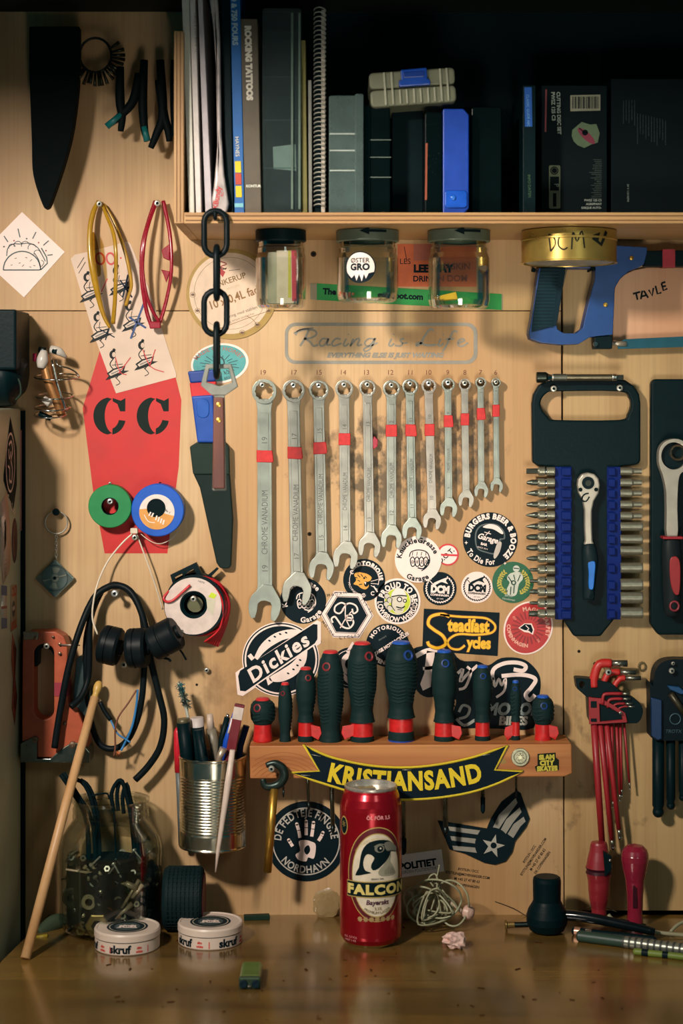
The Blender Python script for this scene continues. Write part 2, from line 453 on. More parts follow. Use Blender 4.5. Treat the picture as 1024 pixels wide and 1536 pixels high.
# workbench: notched at the back left, where the cabinet stands
BW = wood('bench_pine', (146, 112, 54), (98, 74, 36), (40, 30, 20), 'X', 4., (.8, 7, 7), .26, 1., coat=.8, fine=.5, kscale=9., planks=13., off=(.3, 0, 0))
wbn = thing('workbench', 'glossy orange pine workbench top with dark knots below the tool wall', 'workbench', 512, 1372, 0)
def benchpoly(pts, name, label, mt, t0=-30, t1=0):
    m = M(0); n = len(pts)
    # built as a horizontal slab: x in units, y = -depth
    tri = tessellate_polygon([[Vector((x, y, 0)) for x, y in pts]])
    V = [Vector((x, -y, BZ+t1)) for x, y in pts]+[Vector((x, -y, BZ+t0)) for x, y in pts]
    fs = []
    for t in tri:
        a, b_, c = [V[i] for i in t]
        if (b_-a).cross(c-a).z < 0: t = (t[0], t[2], t[1])
        fs += [tuple(t), (t[2]+n, t[1]+n, t[0]+n)]
    fs += [(i, (i+1) % n, n+(i+1) % n, n+i) for i in range(n)]
    m.add(V, fs, mt); return m.build(name, wbn, bevel=1.2, label=label)
benchpoly([(-440, -1), (1000, -1), (1000, 900), (-468, 900), (-468, 222)], 'bench_top', None, BW)
for lx, ly in ((-400, -60), (940, -60), (-400, -840), (940, -840)):
    m = M(0); m.box((lx, ly, (BZ-30-ZC/U)/2), (30, 30, (ZC/U+BZ-30)/2-.5), BW); m.build('leg', wbn, bevel=1.5)
m = M(0); m.box((300, -1500, -ZC/U-6), (1800, 1700, 6), K(70, 68, 60, .7, ns=4)); o = m.build('floor'); o['kind'] = 'structure'
benchpoly([(-900, 226), (-469.5, 226), (-469.5, 900), (-900, 900)], 'end_board', 'narrow strip of board at the left end', BW)
m = M(0); m.box((-680, -560, (BZ-30-ZC/U)/2), (30, 30, (ZC/U+BZ-30)/2-.5), BW); m.build('leg', wbn, bevel=1.5)

# ------------------------------------------------------------------ overhead cabinet and shelf
OV = K(26, 34, 30, .7)
m = M(0)
m.box((120, -530, 600-18+400), (1150, 530, 400), OV); o = m.build('overhead_cabinet', bevel=1.5)
tag(o, 'dark underside of the cupboard above, along the top edge of the picture', 'cabinet')
SHW = wood('shelf_ply', (200, 158, 104), (182, 136, 84), (134, 92, 50), 'X', 3., (.8, 6, 14), .5, 0, fine=.6, finescale=.8)
SHV = wood('shelf_ply_side', (192, 150, 98), (172, 126, 76), (124, 86, 48), 'Z', 3., (14, 14, .8), .5, 0, fine=.6, finescale=.8)
SD = 254.; SZ0 = 240.; SZ1 = 255.; SX = -221.
shelf = thing('wall_shelf', 'plywood wall shelf full of books and boxes above the tools', 'shelf', 512, 344, 0)
m = M(0); m.box(((SX+1100)/2, -SD/2, (SZ0+SZ1)/2), ((1100-SX)/2-7, SD/2-.5, (SZ1-SZ0)/2), SHW); m.build('shelf_board', shelf, bevel=.7)
m = M(0)
for zz in (244.2, 250.4): m.box(((SX+1100)/2, -SD-.05, zz), ((1100-SX)/2-9, .5, .7), K(120, 84, 48, .7))
m.build('plywood_edge_ply', shelf)
m = M(0); m.box((SX, -SD/2, (SZ0+502)/2), (6.6, SD/2, (502-SZ0)/2), SHV); m.build('side_panel', shelf, bevel=.7)
m = M(0)
for xx in (-2.8, 2): m.box((SX+xx, -SD-.05, (SZ0+502)/2), (.6, .5, (502-SZ0)/2-2), K(124, 88, 52, .7))
m.build('plywood_edge_ply', shelf)

m = M(0); m.box(((SX+1100)/2, -1.5, (SZ1+582)/2), ((1100-SX)/2-8, 1.3, (582-SZ1)/2-1), BLKM); m.build('shade_panel', shelf, label='dark sheet standing in for the shade at the back of the shelf')  # added dark sheet: the shade inside the shelf is put into its colour
# ------------------------------------------------------------------ shelf contents
FS = SZ1+.3    # shelf surface (unit z)
def slab(name, label, cat_, u0b, u1b, u0t, u1t, vt, d, depth, mt, group=None, pages=None, parts=None, bevel=.8, vb=None):
    """upright book/box: bottom edge (u0b,u1b) and top edge (u0t,u1t) in photo pixels on its front face at depth d"""
    k = 1-d/D; vb = vb or 600-FS/k
    root = thing(name, label, cat_, (u0b+u1b)/2, vb, d-depth/2, group)
    m = M(d); m.prism([(u0t, vt), (u1t, vt), (u1b, vb), (u0b, vb)], d-depth, d, mt); m.build('spine' if group and 'book' in group else 'body', root, bevel=bevel)
    return root
GB = 'books and magazines on the shelf'
W1 = K(206, 204, 190, .5, var=.05)
slab('magazine', 'thin white magazine leaning at the left end of the shelf', 'magazine', 283, 291.5, 272, 283, -20, 238, 150, W1, GB)
slab('magazine', 'second thin white magazine from the left end of the shelf', 'magazine', 294, 302, 283.5, 292, -20, 238, 150, K(214, 204, 198, .5), GB)
r = slab('magazine', 'greyish white paper folder standing between the white magazines and the plastic bag', 'folder', 308, 318, 296, 303, -20, 236, 150, K(190, 182, 186, .55), GB)
m = M(236); m.text('CROSS & SPEC  RUNE  12', 291, 20, 3.6, K(120, 110, 100), 238.4, rot=-88, align='l'); m.build('spine_print', bpy.data.objects['magazine.001'])
# crumpled clear bag
bag = thing('plastic_bag', 'crumpled clear plastic bag with red print squeezed between folder and blue book', 'bag', 330, 325, 236)
m = M(240); BG = K(196, 184, 180, .25, var=.35, ns=50, bump=.6, bs=60)
pl = [(313, -10), (320, 40), (324, 100), (325, 160), (326, 220), (322, 270), (318, 300), (320, 318), (330, 325), (340, 320), (343, 305), (336, 260), (332, 200), (331, 140), (330, 60), (326, -10)]
m.prism(pl, 226, 246, BG); m.build('crumpled_film', bag, bevel=4, seg=3)
m = M(240); m.text('XBundy', 326, 316, 7.5, RED, 246.6, rot=80, align='l', bold=.02); m.text('RC', 335, 296, 4, RED, 246.6, rot=80, align='l'); m.build('print', bag)
slab('magazine', 'black slim folder right of the plastic bag', 'folder', 339, 350, 331, 344, -20, 232, 150, BLK, GB)
r = slab('book', 'blue repair manual with yellow and red squares on its spine', 'book', 352, 366.5, 344.5, 359.5, -30, 236, 160, K(10, 96, 168, .45), GB)
m = M(236); SPW = K(215, 215, 200, .5)
m.text('550 & 750 FOURS', 346.5, -14, 7.6, K(160, 190, 200), 237.2, rot=-88.2, align='l', bold=.045, sx=.98)
m.text('HAYNES', 352.6, 205, 5.5, SPW, 237.2, rot=-88, align='l', bold=.01)
for y0, c in ((242, YEL), (260, K(190, 60, 30)), (279, YEL)): m.flat([(352+(y0-240)*.03, y0), (361+(y0-240)*.03, y0), (361.6+(y0-240)*.03, y0+17), (352.6+(y0-240)*.03, y0+17)], 237.2, c)
m.flat([(351.5, 305), (364.5, 305), (365, 311), (352, 311)], 237.2, K(120, 190, 200))
m.build('spine_print', r)
r = slab('book', 'thick brown paperback with cream slab lettering down its spine', 'book', 367.5, 392, 360.5, 386, 28, 237, 165, K(88, 78, 62, .5), GB)
m = M(237); m.text('ROCKING TATTOOS', 367.5, 39, 8.4, K(222, 214, 196), 238.2, rot=-88.5, align='l', bold=.075, sx=.96)
m.text('KONTUR', 380, 281, 3.6, SPW, 238.2, bold=.05); m.build('spine_print', r)
# clear organiser
def organiser(label, u0, u1, v0, d, depth, walls, mt, group='clear plastic organiser boxes', tag_=None, lid=None):
    k = 1-d/D; vb = 600-FS/k; root = thing('organiser_box', label, 'storage box', (u0+u1)/2, vb, d-depth/2, group)
    m = M(d); m.prism(rrect(u0, v0, u1, vb, 4), d-depth, d, mt, holes=[]); m.build('case', root, bevel=1.5)
    m = M(d); 
    for y in walls: m.box(m.pt((u0+u1)/2, y, d-depth/2), ((u1-u0)/2*k-1.5, depth/2-1, .9), mt)
    m.build('divider', root)
    if lid:
        m = M(d); m.prism(rrect(lid[0], v0-2, lid[1], vb, 3), d-depth-2, d+3, mt); m.build('lid', root, bevel=1)
    return root
o = organiser('tall smoky clear organiser box with compartments right of the brown paperback', 393, 452, 12, 230, 150, (48, 115, 180, 252), PLAST)
m = M(230); m.prism(rot2([(409, 220), (443, 216), (444, 256), (410, 253)], 427, 238, 0), 224, 228.5, K(120, 140, 132, .5)); m.build('small_parts_bag', o)
for u in (438, 449):
    m = M(230); m.prism([(u-1.6, 20), (u+1.6, 20), (u+1.6, 314), (u-1.6, 314)], 229, 233, K(92, 112, 100, .35)); m.build('edge_rib', o)
slab('folder', 'olive yellow cardboard folder beside the tall organiser box', 'folder', 453, 461, 451, 458, 60, 226, 150, K(110, 104, 48, .6), GB)
slab('notepad', 'thin grey notepad left of the spiral notebook', 'notepad', 463, 468, 462, 467, 120, 230, 140, K(126, 126, 118, .6), GB)
nb = thing('spiral_notebook', 'spiral-bound notebook with a long silver coil', 'notebook', 481, 318, 215, GB)
m = M(232); m.prism([(470, 20), (487, 20), (487, 318.5), (470, 318.5)], 80, 222, BLKM); m.build('pages', nb, bevel=.5)
m = M(232); COIL = K(190, 186, 172, .4, .3)
for i in range(44):
    y = 14+i*6.85; m.tube([(470.5, y, 223), (472, y-1.5, 231), (479, y-2, 238), (487, y, 233), (488, y+1.5, 224)], .95, COIL, n=5, sub=3)
m.build('wire_coil', nb)
m = M(232); m.prism([(481.5, 14), (487.5, 14), (487.5, 318.5), (481.5, 318.5)], 222, 230.5, K(186, 176, 160, .6, var=.3, ns=400)); m.build('coil_spine', nb, bevel=1)
o = organiser('milky clear organiser box with its lid edge towards the room, right of the spiral notebook', 493, 535, 143, 236, 120, (200, 225, 255), MILKY, lid=(532, 545))
for y in (201, 226, 256):
    m = M(236); m.box(m.pt(515, y, 237), (19, .8, 1), K(170, 180, 172, .3)); m.build('divider_edge', o)
o = organiser('darker clear organiser box with four compartments under the grey case', 548, 585, 160, 222, 110, (210, 235, 265), SMOKE, lid=(546, 555))
for y in (210, 236, 266):
    m = M(222); m.box(m.pt(569, y, 222.6), (16, .8, .6), K(100, 112, 104, .3)); m.build('divider_edge', o)
# grey case with blue latch, lying across the organisers
cs = thing('tool_case', 'grey ribbed plastic case with a blue latch lying on top of the boxes', 'case', 618, 160, 190)
GC = K(120, 122, 98, .5); d = 232
def R4(p): return rot2(p, 618, 130, 4)
m = M(d); m.prism(R4(rrect(554, 105, 683, 130, 7)), 120, d, GC); m.build('lid', cs, bevel=3, seg=3)
m = M(d); m.prism(R4(rrect(554, 131.5, 683, 157, 7)), 120, d, GC); m.build('base', cs, bevel=3, seg=3)
m = M(d)
for x in (577, 588, 661, 671): m.prism(R4(rrect(x-1.6, 106, x+1.6, 155, 1.5)), d-2, d+3.5, K(170, 170, 146, .45))
for x in (599, 609, 620, 630, 641, 651): m.prism(R4(rrect(x-1.5, 133, x+1.5, 155, 1.4)), d-2, d+3.2, K(170, 170, 146, .45))
m.build('ribs', cs, bevel=.8)
m = M(d); m.prism(R4([(602, 105), (641, 104), (641, 121), (645, 122), (645, 130), (598, 130), (598, 121), (602, 120)]), d-2, d+7, K(16, 74, 176, .35)); m.build('latch', cs, bevel=1.5, label='blue latch')
m = M(d); m.prism(R4(rrect(606, 109, 637, 118, 2)), d+6, d+9, K(14, 60, 150, .35)); m.build('latch_grip', bpy.data.objects['latch'], bevel=1)
# dark box, blue-and-clear organiser and smoky one
slab('storage_box', 'black plastic box in the middle of the shelf under the grey case', 'storage box', 588, 634, 588, 634, 166, 175, 120, BLKM)
r = thing('organiser_box', 'small organiser box, half clear and half blue, in the middle of the shelf', 'storage box', 670, 316, 190, 'clear plastic organiser boxes')
d = 232; vb = 600-FS/(1-d/D)
m = M(d); m.prism(rrect(637, 168, 663, vb-.2, 4), 130, d, SMOKE); m.build('clear_half', r, bevel=1.5)
m = M(d); m.prism([(664, 163), (695, 163), (703, 172), (703, vb-8), (695, vb-.2), (664, vb-.2)], 130, d, K(12, 66, 172, .4)); m.build('blue_lid', r, bevel=1.5, label='blue lid')
m = M(d); m.prism(rrect(667, 286, 700, 312, 5), d-1, d+3, K(16, 84, 196, .3)); m.lathe([(4, 0), (3.4, 3), (0, 3.4)], m.pt(679, 297, d+3), (0, -1, 0), K(40, 110, 210, .2), n=12); m.build('latch', r, bevel=1)
m = M(d); m.prism([(638, 215), (641, 215), (640, 300), (637, 300)], d, d+1.5, K(150, 70, 40, .5)); m.build('orange_edge', r)
m = M(218)
for i in range(14): m.ball(m.pt(random.uniform(643, 659), random.uniform(228, 262), random.uniform(200, 215)), random.uniform(1.5, 3), DSTEEL, n=5)
tag(m.build('small_parts'), 'loose metal bits inside the half clear half blue organiser box', 'small parts')['kind'] = 'stuff'
o = organiser('dark see-through organiser box right of the blue one', 707, 752, 160, 205, 120, (215, 262), SMOKE)
# right-hand boxes
r = slab('booklet', 'slim dark booklet with a blue label at the top of its spine', 'booklet', 784, 803, 784, 803, 128, 215, 150, BLK, GB)
m = M(215); m.flat([(786, 131), (797, 131), (798, 190), (787, 190)], 215.6, K(14, 84, 170, .5)); m.text('CLASSIC GUIDE ABC', 789, 142, 3.6, K(120, 170, 200), 216, rot=-88, align='l'); m.text('INFO DATEN', 791, 262, 4, K(60, 96, 60), 216, rot=-88, align='l'); m.build('spine_print', r)
DK = K(4, 18, 21, .7, var=.05); PT = K(150, 160, 148, .5)
bx = thing('cutting_disc_box', 'black cardboard box with barcode and cutting disc picture, standing on the shelf', 'box', 862, 316, 160)
d = 150; vb = 600-FS/(1-d/D)
m = M(d); m.prism([(812, 128), (910, 128), (910, vb), (812, vb)], 40, d, DK); m.build('carton', bx, bevel=.8)
m = M(d)
m.text('CUTTING DISC SET', 834.5, 138, 5, PT, d+.6, rot=-88.5, align='l', bold=.04); m.text('PWSZ 125 C3', 826.5, 138, 5, PT, d+.6, rot=-88.5, align='l', bold=.04)
m.flat([(817.5, 134), (820, 134), (819, 198), (816.5, 198)], d+.6, K(120, 50, 54, .5))
m.flat(rrect(823, 248, 840, 313, 2.5), d+.6, K(104, 112, 82, .5)); m.flat(circ(831, 256, 6.2, 18), d+.9, DK); m.flat([(824.5, 265), (838, 265), (838, 286), (824.5, 286)], d+.9, DK); m.flat([(829, 290), (834, 290), (834, 310), (829, 310)], d+.9, DK)
m.flat(circ(831, 256, 4.6, 14), d+1.1, K(104, 112, 82)); m.flat(circ(831, 256, 4, 14), d+1.3, DK); m.text('P', 831, 278, 7, PT, d+1.1, rot=-88)
m.flat([(855, 143), (900, 142), (900, 166), (855, 167)], d+.6, K(140, 140, 118, .5))
x = 858.
for wd in (1.2, .7, 1.8, .7, 2.4, 1.2, .8, 2.2, .7, 1.4, 2.6, .8, 1.2, .7, 2, 1.3, .8): m.flat([(x, 145), (x+wd, 145), (x+wd, 163), (x, 163)], d+.9, DK); x += wd+1.05
m.flat([(858, 195), (866, 188), (872, 183), (885, 187), (894, 186), (899, 200), (896, 214), (886, 217), (876, 222), (866, 218), (860, 212), (857, 204)], d+.6, K(84, 104, 74, .5))
m.flat(circ(879, 204, 17, 24, ry=5.5, rot=43), d+.9, K(120, 34, 58, .5)); m.stroke([(868, 192), (875, 198), (881, 199)], 1.6, d+1.1, DK); m.flat(circ(877, 199, 4.5, 12), d+1.1, DK)
for i in range(22): m.text(''.join(random.choice('nomaeriusx tl') for _ in range(random.randint(12, 24))), 902, 240+i*2.75, 1.5, K(84, 100, 92), d+.6, align='r', sx=.8)
for i, t in enumerate(('PWSZ 125 C3', 'AGRIPPANT', 'DISQUE AUTO-')): m.text(t, 902, 302+i*5.6, 3, PT, d+.6, align='r', bold=.03)
m.build('printing', bx)
bx = thing('tool_carton', 'large black carton with rows of small vertical print at the right end of the shelf', 'box', 980, 316, 150)
m = M(140); m.prism([(916, 118), (1080, 118), (1080, 600-FS/m.k), (916, 600-FS/m.k)], 30, 140, DK); m.build('carton', bx, bevel=.8)
m = M(140)
for i in range(16): m.text(''.join(random.choice('nomaeriusx tlcdb') for _ in range(random.randint(30, 44))), 934+i*4.2, 150 if i < 5 else 165+i, 1.7, K(56, 74, 70), 140.6, rot=-90, align='l', sx=.9)
m.text('24 V 110 RIPM', 940, 276, 3, K(100, 116, 108), 140.7, rot=-90, align='l', bold=.03); m.build('printing', bx)

# ------------------------------------------------------------------ hanging chain and opener
hd = 262.
CH = K(14, 24, 27, .38, bump=.1)
ch = thing('hanging_chain', 'black chain of long links hanging from the shelf edge', 'chain', 323, 325, hd)
def link(u, v0, v1, front):
    m = M(hd); r = 4.6 if front else 4.6; R = (17 if front else 15)
    top = []; 
    for i in range(9):
        a = rad(180-180*i/8); top.append((R*math.cos(a), v0+R+ -R*math.sin(a)))
    bot = [(x, v1-R+(v0+R-y)) for x, y in top][::-1]
    pl = top+bot
    pts = [(u+x, y, hd) if front else (u, y, hd+x*m.k) for x, y in pl]
    m.tube(pts, r, CH, n=10, closed=True); m.build('link', ch)
link(323, 316, 384, True); link(325, 370, 448, False); link(323, 436, 502, True); link(325, 486, 565, False)
m = M(hd); m.tube([(323, 327, 250), (323, 326, 258), (323, 329, 267), (323, 325, 272), (323, 318, 271)], 2.6, CH, n=8, sub=4)
tag(m.build('chain_hook'), 'small dark hook in the shelf edge carrying the black chain', 'hook')
op = thing('bottle_opener', 'grey steel bottle opener with a brown wooden handle hanging from the chain', 'opener', 329, 740, hd)
m = M(hd); m.prism([(309, 546), (347, 546), (357, 580), (338, 593), (318, 593), (301, 578)], hd-3, hd+3, K(130, 132, 124, .4, .7), holes=[[(314, 553), (343, 553), (348, 574), (330, 579), (310, 573)]])
m.prism([(321, 590), (337, 590), (340, 735), (338, 736), (320, 736), (318, 735)], hd-1.5, hd+1.5, K(130, 132, 124, .4, .7)); m.build('steel_blade', op, bevel=1)
WB = wood('rosewood', (110, 62, 46), (82, 42, 34), (52, 28, 24), 'Z', 4, (20, 20, 2), .45, 0)
for w0, w1 in ((hd+1.6, hd+7), (hd-7, hd-1.6)):
    m = M(hd); m.prism([(320.5, 596), (336, 596), (338, 733), (319, 733)], w0, w1, WB); m.build('wooden_scale', op, bevel=2, seg=3)
for y in (607, 630):
    m = M(hd); m.lathe([(3.6, hd+6.5), (3.2, hd+8), (0, hd+8.6)], m.pt(328.5, y, 0), (0, -1, 0), BRASS, n=14); m.build('rivet', op)

# ------------------------------------------------------------------ jars under the shelf
def jar(label, u, lidr, r, vtop, vlid, vb, d, lidmat, sq=False):
    k = 1-d/D; root = thing('glass_jar', label, 'jar', u, vtop, d, 'jars screwed under the shelf'); R = r*k; L = lidr*k
    o = Vector(((u-512)*k, -d, SZ0)); H = SZ0-(600-vb)*k; hl = 17.
    m = M(d); m.lathe([(L*.3, -.4), (L*.96, -.4), (L, -1.5), (L, -hl+1), (L*.96, -hl), (L*.9, -hl)], o, (0, 0, 1), lidmat, n=40); m.build('lid', root)
    m = M(d); m.lathe([(L*.88, -hl+3), (L*.88, -hl-7), (L*.92, -hl-9), (R*.94, -hl-16), (R, -hl-23), (R, -H+12), (R*.95, -H+3), (R*.84, -H), (R*.7, -H+1), (R*.55, -H+3), (0, -H+4)], o, (0, 0, 1), GLASS, n=40)
    m.lathe([(R*.95, -hl-24), (R*.95, -H+12), (R*.86, -H+5), (0, -H+7)], o, (0, 0, 1), GLASS, n=40)
    m.build('glass_body', root); return root, o, R, H, k
def cylwarp(o, R, uc, k):
    """wrap flat art (centre column uc) round a vertical cylinder"""
    xc = (uc-512)*k
    def f(v):
        a = (v.x-xc)/R; rr = R+(-v.y)
        return Vector((o.x+rr*math.sin(a), o.y-rr*math.cos(a), v.z))
    return f
LG = K(96, 108, 92, .4, .3)
j1, o1, R1, H1, k1 = jar('glass jar with a black lid, leftmost under the shelf', 421, 38, 37.5, 340, 357, 462, 158, BLK)
j2, o2, R2, H2, k2 = jar('glass jar with a round black and white sticker, middle one under the shelf', 551, 47, 46, 340, 358, 453, 152, LG)
j3, o3, R3, H3, k3 = jar('glass jar holding a yellow scrap, rightmost of the jars under the shelf', 688, 47, 46, 340, 358, 463, 152, LG)
for jr, o, R, k, uc in ((j2, o2, R2*47/46., k2, 560), (j3, o3, R3*47/46., k3, 700)):
    m = M(152); m.warp = cylwarp(o, R, (o.x/k+512), k); m.cut = (o.x-60, o.x+60, 4)
    m.stroke([(uc-8, 350), (uc+20, 350)], 4, .35, BLKM, sub=1); m.flat([(uc-22, 350), (uc-7, 344), (uc-7, 356)], .35, BLKM); m.build('arrow_mark', [c for c in jr.children if c.name.startswith('lid')][0])
m = M(152); m.warp = cylwarp(o2, R2, o2.x/k2+512, k2); m.cut = (o2.x-60, o2.x+60, 3)
m.flat(circ(539, 404, 23.5, 40), .4, INK); m.flat(circ(539, 404, 21.8, 40), .6, CREAM)
m.text('ØSTER', 539, 397, 6.5, INK, .8, bold=.02); m.text('GRO', 539, 408, 9, INK, .8, bold=.06, space=.03)
m.flat([(518, 411)]+circ(539, 404, 22, 16, a0=200, a1=340)+[(560, 411), (552, 413), (548, 421), (545, 414), (542, 425), (538, 414), (534, 424), (531, 415), (526, 420)], .8, INK)
m.build('round_sticker', j2, label='black and white round sticker')
# contents
m = M(158); m.prism(rrect(401, 378, 448, 456, 3), 150, 160, K(150, 146, 130, .5)); c = m.build('folded_paper', bevel=1); tag(c, 'folded grey and white paper standing in the black-lidded jar', 'paper')
m = M(158)
m.flat([(415, 376), (446, 376), (446, 455), (415, 455)], 161, K(190, 176, 160, .5)); m.flat([(432, 376), (436, 376), (437, 447), (432, 447)], 161.4, K(176, 168, 60)); m.flat([(437, 376), (445, 376), (446, 452), (438, 452)], 161.4, K(170, 34, 60))
m.build('coloured_stripe', c)
m = M(152); m.prism([(650, 447), (682, 439), (685, 450), (655, 452)], 150, 176, K(228, 180, 30, .5)); tag(m.build('yellow_scrap', bevel=1), 'yellow scrap lying in the bottom of the right jar', 'scrap')
m = M(152)
for i in range(10): m.ball(m.pt(506+4+random.uniform(0, 22), 443+random.uniform(-3, 2), 160+random.uniform(-8, 14)), 2, K(190, 90, 60, .5), n=4)
c = m.build('loose_bits'); tag(c, 'small reddish bits on the bottom of the middle jar', 'bits'); c['kind'] = 'stuff'
# golden tin
tin = thing('golden_tin', 'round gold tin with black marker letters fixed under the shelf', 'tin', 853, 340, 150)
d = 152; k = 1-d/D; o = Vector(((853-512)*k, -d, SZ0)); R = 71*k; GT = K(190, 160, 84, .3, .75, var=.06); H = 47
m = M(d); m.lathe([(R*.9, -.3), (R, -1.5), (R, -12), (R*1.015, -13), (R*1.015, -15), (R, -16), (R, -H+2), (R*1.02, -H+1), (R*1.02, -H), (R*.96, -H), (R*.95, -H+4), (R*.3, -H+4)], o, (0, 0, 1), GT, n=56); m.build('tin_body', tin)
m = M(d); m.lathe([(R*.94, -H+3.6), (R*.9, -H+1), (0, -H+1.4)], o, (0, 0, 1), K(170, 160, 140, .5, var=.3, ns=80), n=40); m.build('paper_lining', tin)
m = M(d); m.warp = cylwarp(o, R, 853, k); m.cut = (o.x-160, o.x+160, 4); MK = K(20, 26, 22, .5)
for pts in ([(814, 357), (817, 382)], [(814, 357), (822, 362), (824, 372), (817, 382)], [(839, 359), (830, 362), (829, 374), (836, 380), (842, 377)], [(848, 380), (850, 355), (856, 368), (863, 353), (867, 378)]):
    m.stroke(pts, 2.2, .4, MK, sub=4)
m.stroke([(880, 362), (895, 372), (906, 352)], 6, .4, MK, sub=1); m.flat([(876, 360), (893, 354), (890, 366)], .5, MK); m.stroke([(862, 343), (878, 343)], 3, .4, MK, sub=1)
m.build('marker_writing', tin)
# ------------------------------------------------------------------ wrenches
ENG = K(96, 98, 94, .5, .6)
def wrench(n, x, y, R, bx, by, wd, hw0, hw1, tapev, tilt, label, ang=0):
    d = 20.; root = thing('combination_wrench', label, 'wrench', x, y-R, 10, 'combination wrenches in a falling row')
    ws = K(158+random.randint(-8, 8), 158, 148, .34, .75, var=.14, ns=50, bump=.1)
    m = M(d); hole = star(x, y, R*.76, R*.68, 12)
    m.prism(circ(x, y, R, 40), 5, 19, ws, holes=[hole])
    R2 = wd/2; oy = by-R2*.85; ox = bx            # head centre
    T = lambda p: rot2(p, ox, oy, -tilt)
    head = [(-.30, -1.25), (-.62, -.82), (-.93, -.38), (-1.0, .12), (-.92, .6), (-.74, .95), (-.50, .88), (-.44, .5), (-.44, 0.0), (-.30, -.2), (0, -.26), (.30, -.2), (.44, 0.0), (.44, .5), (.50, .88), (.74, .95), (.92, .6), (1.0, .12), (.93, -.38), (.62, -.82), (.30, -1.25)]
    a = cat([(ox+p[0]*R2, oy+p[1]*R2) for p in head[:6]], 4); b_ = [(ox+p[0]*R2, oy+p[1]*R2) for p in head[6:15]]; c_ = cat([(ox+p[0]*R2, oy+p[1]*R2) for p in head[15:]], 4)
    m.prism(T(a+b_+c_), 4, 17, ws)
    y0 = y+R*.86; y1 = oy-R2*.55; xa = x; xb = bx
    m.prism([(xa-hw0*.62, y0-R*.25), (xa+hw0*.62, y0-R*.25), (xa+hw0/2, y0+R*.55), (xb+hw1/2, y1-R2*.6), (xb+hw1*.72, y1+R2*.1), (xb-hw1*.72, y1+R2*.1), (xb-hw1/2, y1-R2*.6), (xa-hw0/2, y0+R*.55)], 6, 15, ws)
    m.prism([(xa-hw0*.30, y0+R*.9), (xa+hw0*.30, y0+R*.9), (xb+hw1*.30, y1-R2*.7), (xb-hw1*.30, y1-R2*.7)], 14.2, 15.8, ws)
    m.build('body', root, bevel=min(2.2, hw0*.12), seg=3)
    f = lambda v: xa+(xb-xa)*(v-y0)/(y1-y0)
    hw = lambda v: hw0+(hw1-hw0)*(v-y0)/(y1-y0)
    m = M(d)
    if n > 8:
        t = 'CHROME VANADIUM' ; L = (y1-y0); s_ = hw0*.42
        m.text(t, f(y0+L*.62)+s_*.5, y0+L*.62, s_, ENG, 16.3, rot=90-(xb-xa)/(y1-y0)*57, sx=.62 if n < 15 else .78, bold=.0)
        for q in (.2, .86): m.text(str(n), f(y0+L*q)+s_*.5, y0+L*q, s_*.95, ENG, 16.3, rot=90)
    m.build('stamped_marking', root) if m.V else None
    if tapev:
        c = f(tapev); h = hw(tapev)/2+1.2; m = M(d); j = random.uniform(-1, 1)
        m.prism([(c-h, tapev-9+j), (c+h, tapev-9), (c+h+(2 if n % 2 else 0), tapev+7), (c+h, tapev+9), (c-h, tapev+9+j)], 4.5, 17.2, TAPE); m.build('red_tape', root, bevel=1, label='red tape band')
    return root
WR = [(19, 396, 587, 18.5, 397, 928, 48, 21, 22, 685, 8), (17, 440, 586, 17, 445, 904, 44, 18.5, 19, 680, 10), (15, 478, 585, 15, 482, 868, 38, 16.5, 17.5, 672, 8),
      (14, 516, 583, 13.6, 518, 851, 37, 15.5, 16, 659, 8), (13, 551, 582, 12.6, 554, 834, 34, 14, 15.5, 0, 8), (12, 587, 583, 13, 587, 821, 32, 14.5, 15, 646, 5),
      (11, 615, 580, 12, 618, 808, 30, 13, 13.5, 646, 5), (10, 643, 579, 11, 648, 792, 27, 12, 13, 645, 8), (9, 672, 577, 10, 673, 774, 26, 10, 11, 632, 8),
      (8, 697, 577, 9, 699, 759, 23, 10, 10.5, 629, 8), (7, 721, 574, 8.2, 722, 745, 21, 9, 9.5, 621, 8), (6, 744, 574, 7, 745, 737, 19, 8, 9, 616, 8)]
for i, t in enumerate(WR):
    n = t[0]
    lab = {19: 'longest combination wrench, hanging under the handwritten 19', 6: 'smallest combination wrench, under the handwritten 6 at the right end', 13: 'combination wrench without a red band around it, under the handwritten 13'}.get(n, 'steel combination wrench with red tape band under the handwritten %d' % n)
    wrench(*t, lab)
    screw(t[1]+(-.5 if i else -3), t[2]-t[3]*.76+4.4, 22, 'screw through the ring of the wrench numbered %d' % n, 4.3 if n > 7 else 3.6, white=n in (17, 15, 10, 9))
m = M(16); m.prism([(561, 654), (567, 660), (566, 670), (560, 674), (557, 664)], .5, 14, K(170, 40, 60, .5, bump=.5)); tag(m.build('tape_scrap', bevel=1), 'crumpled red tape scrap behind the wrench numbered 13', 'tape')

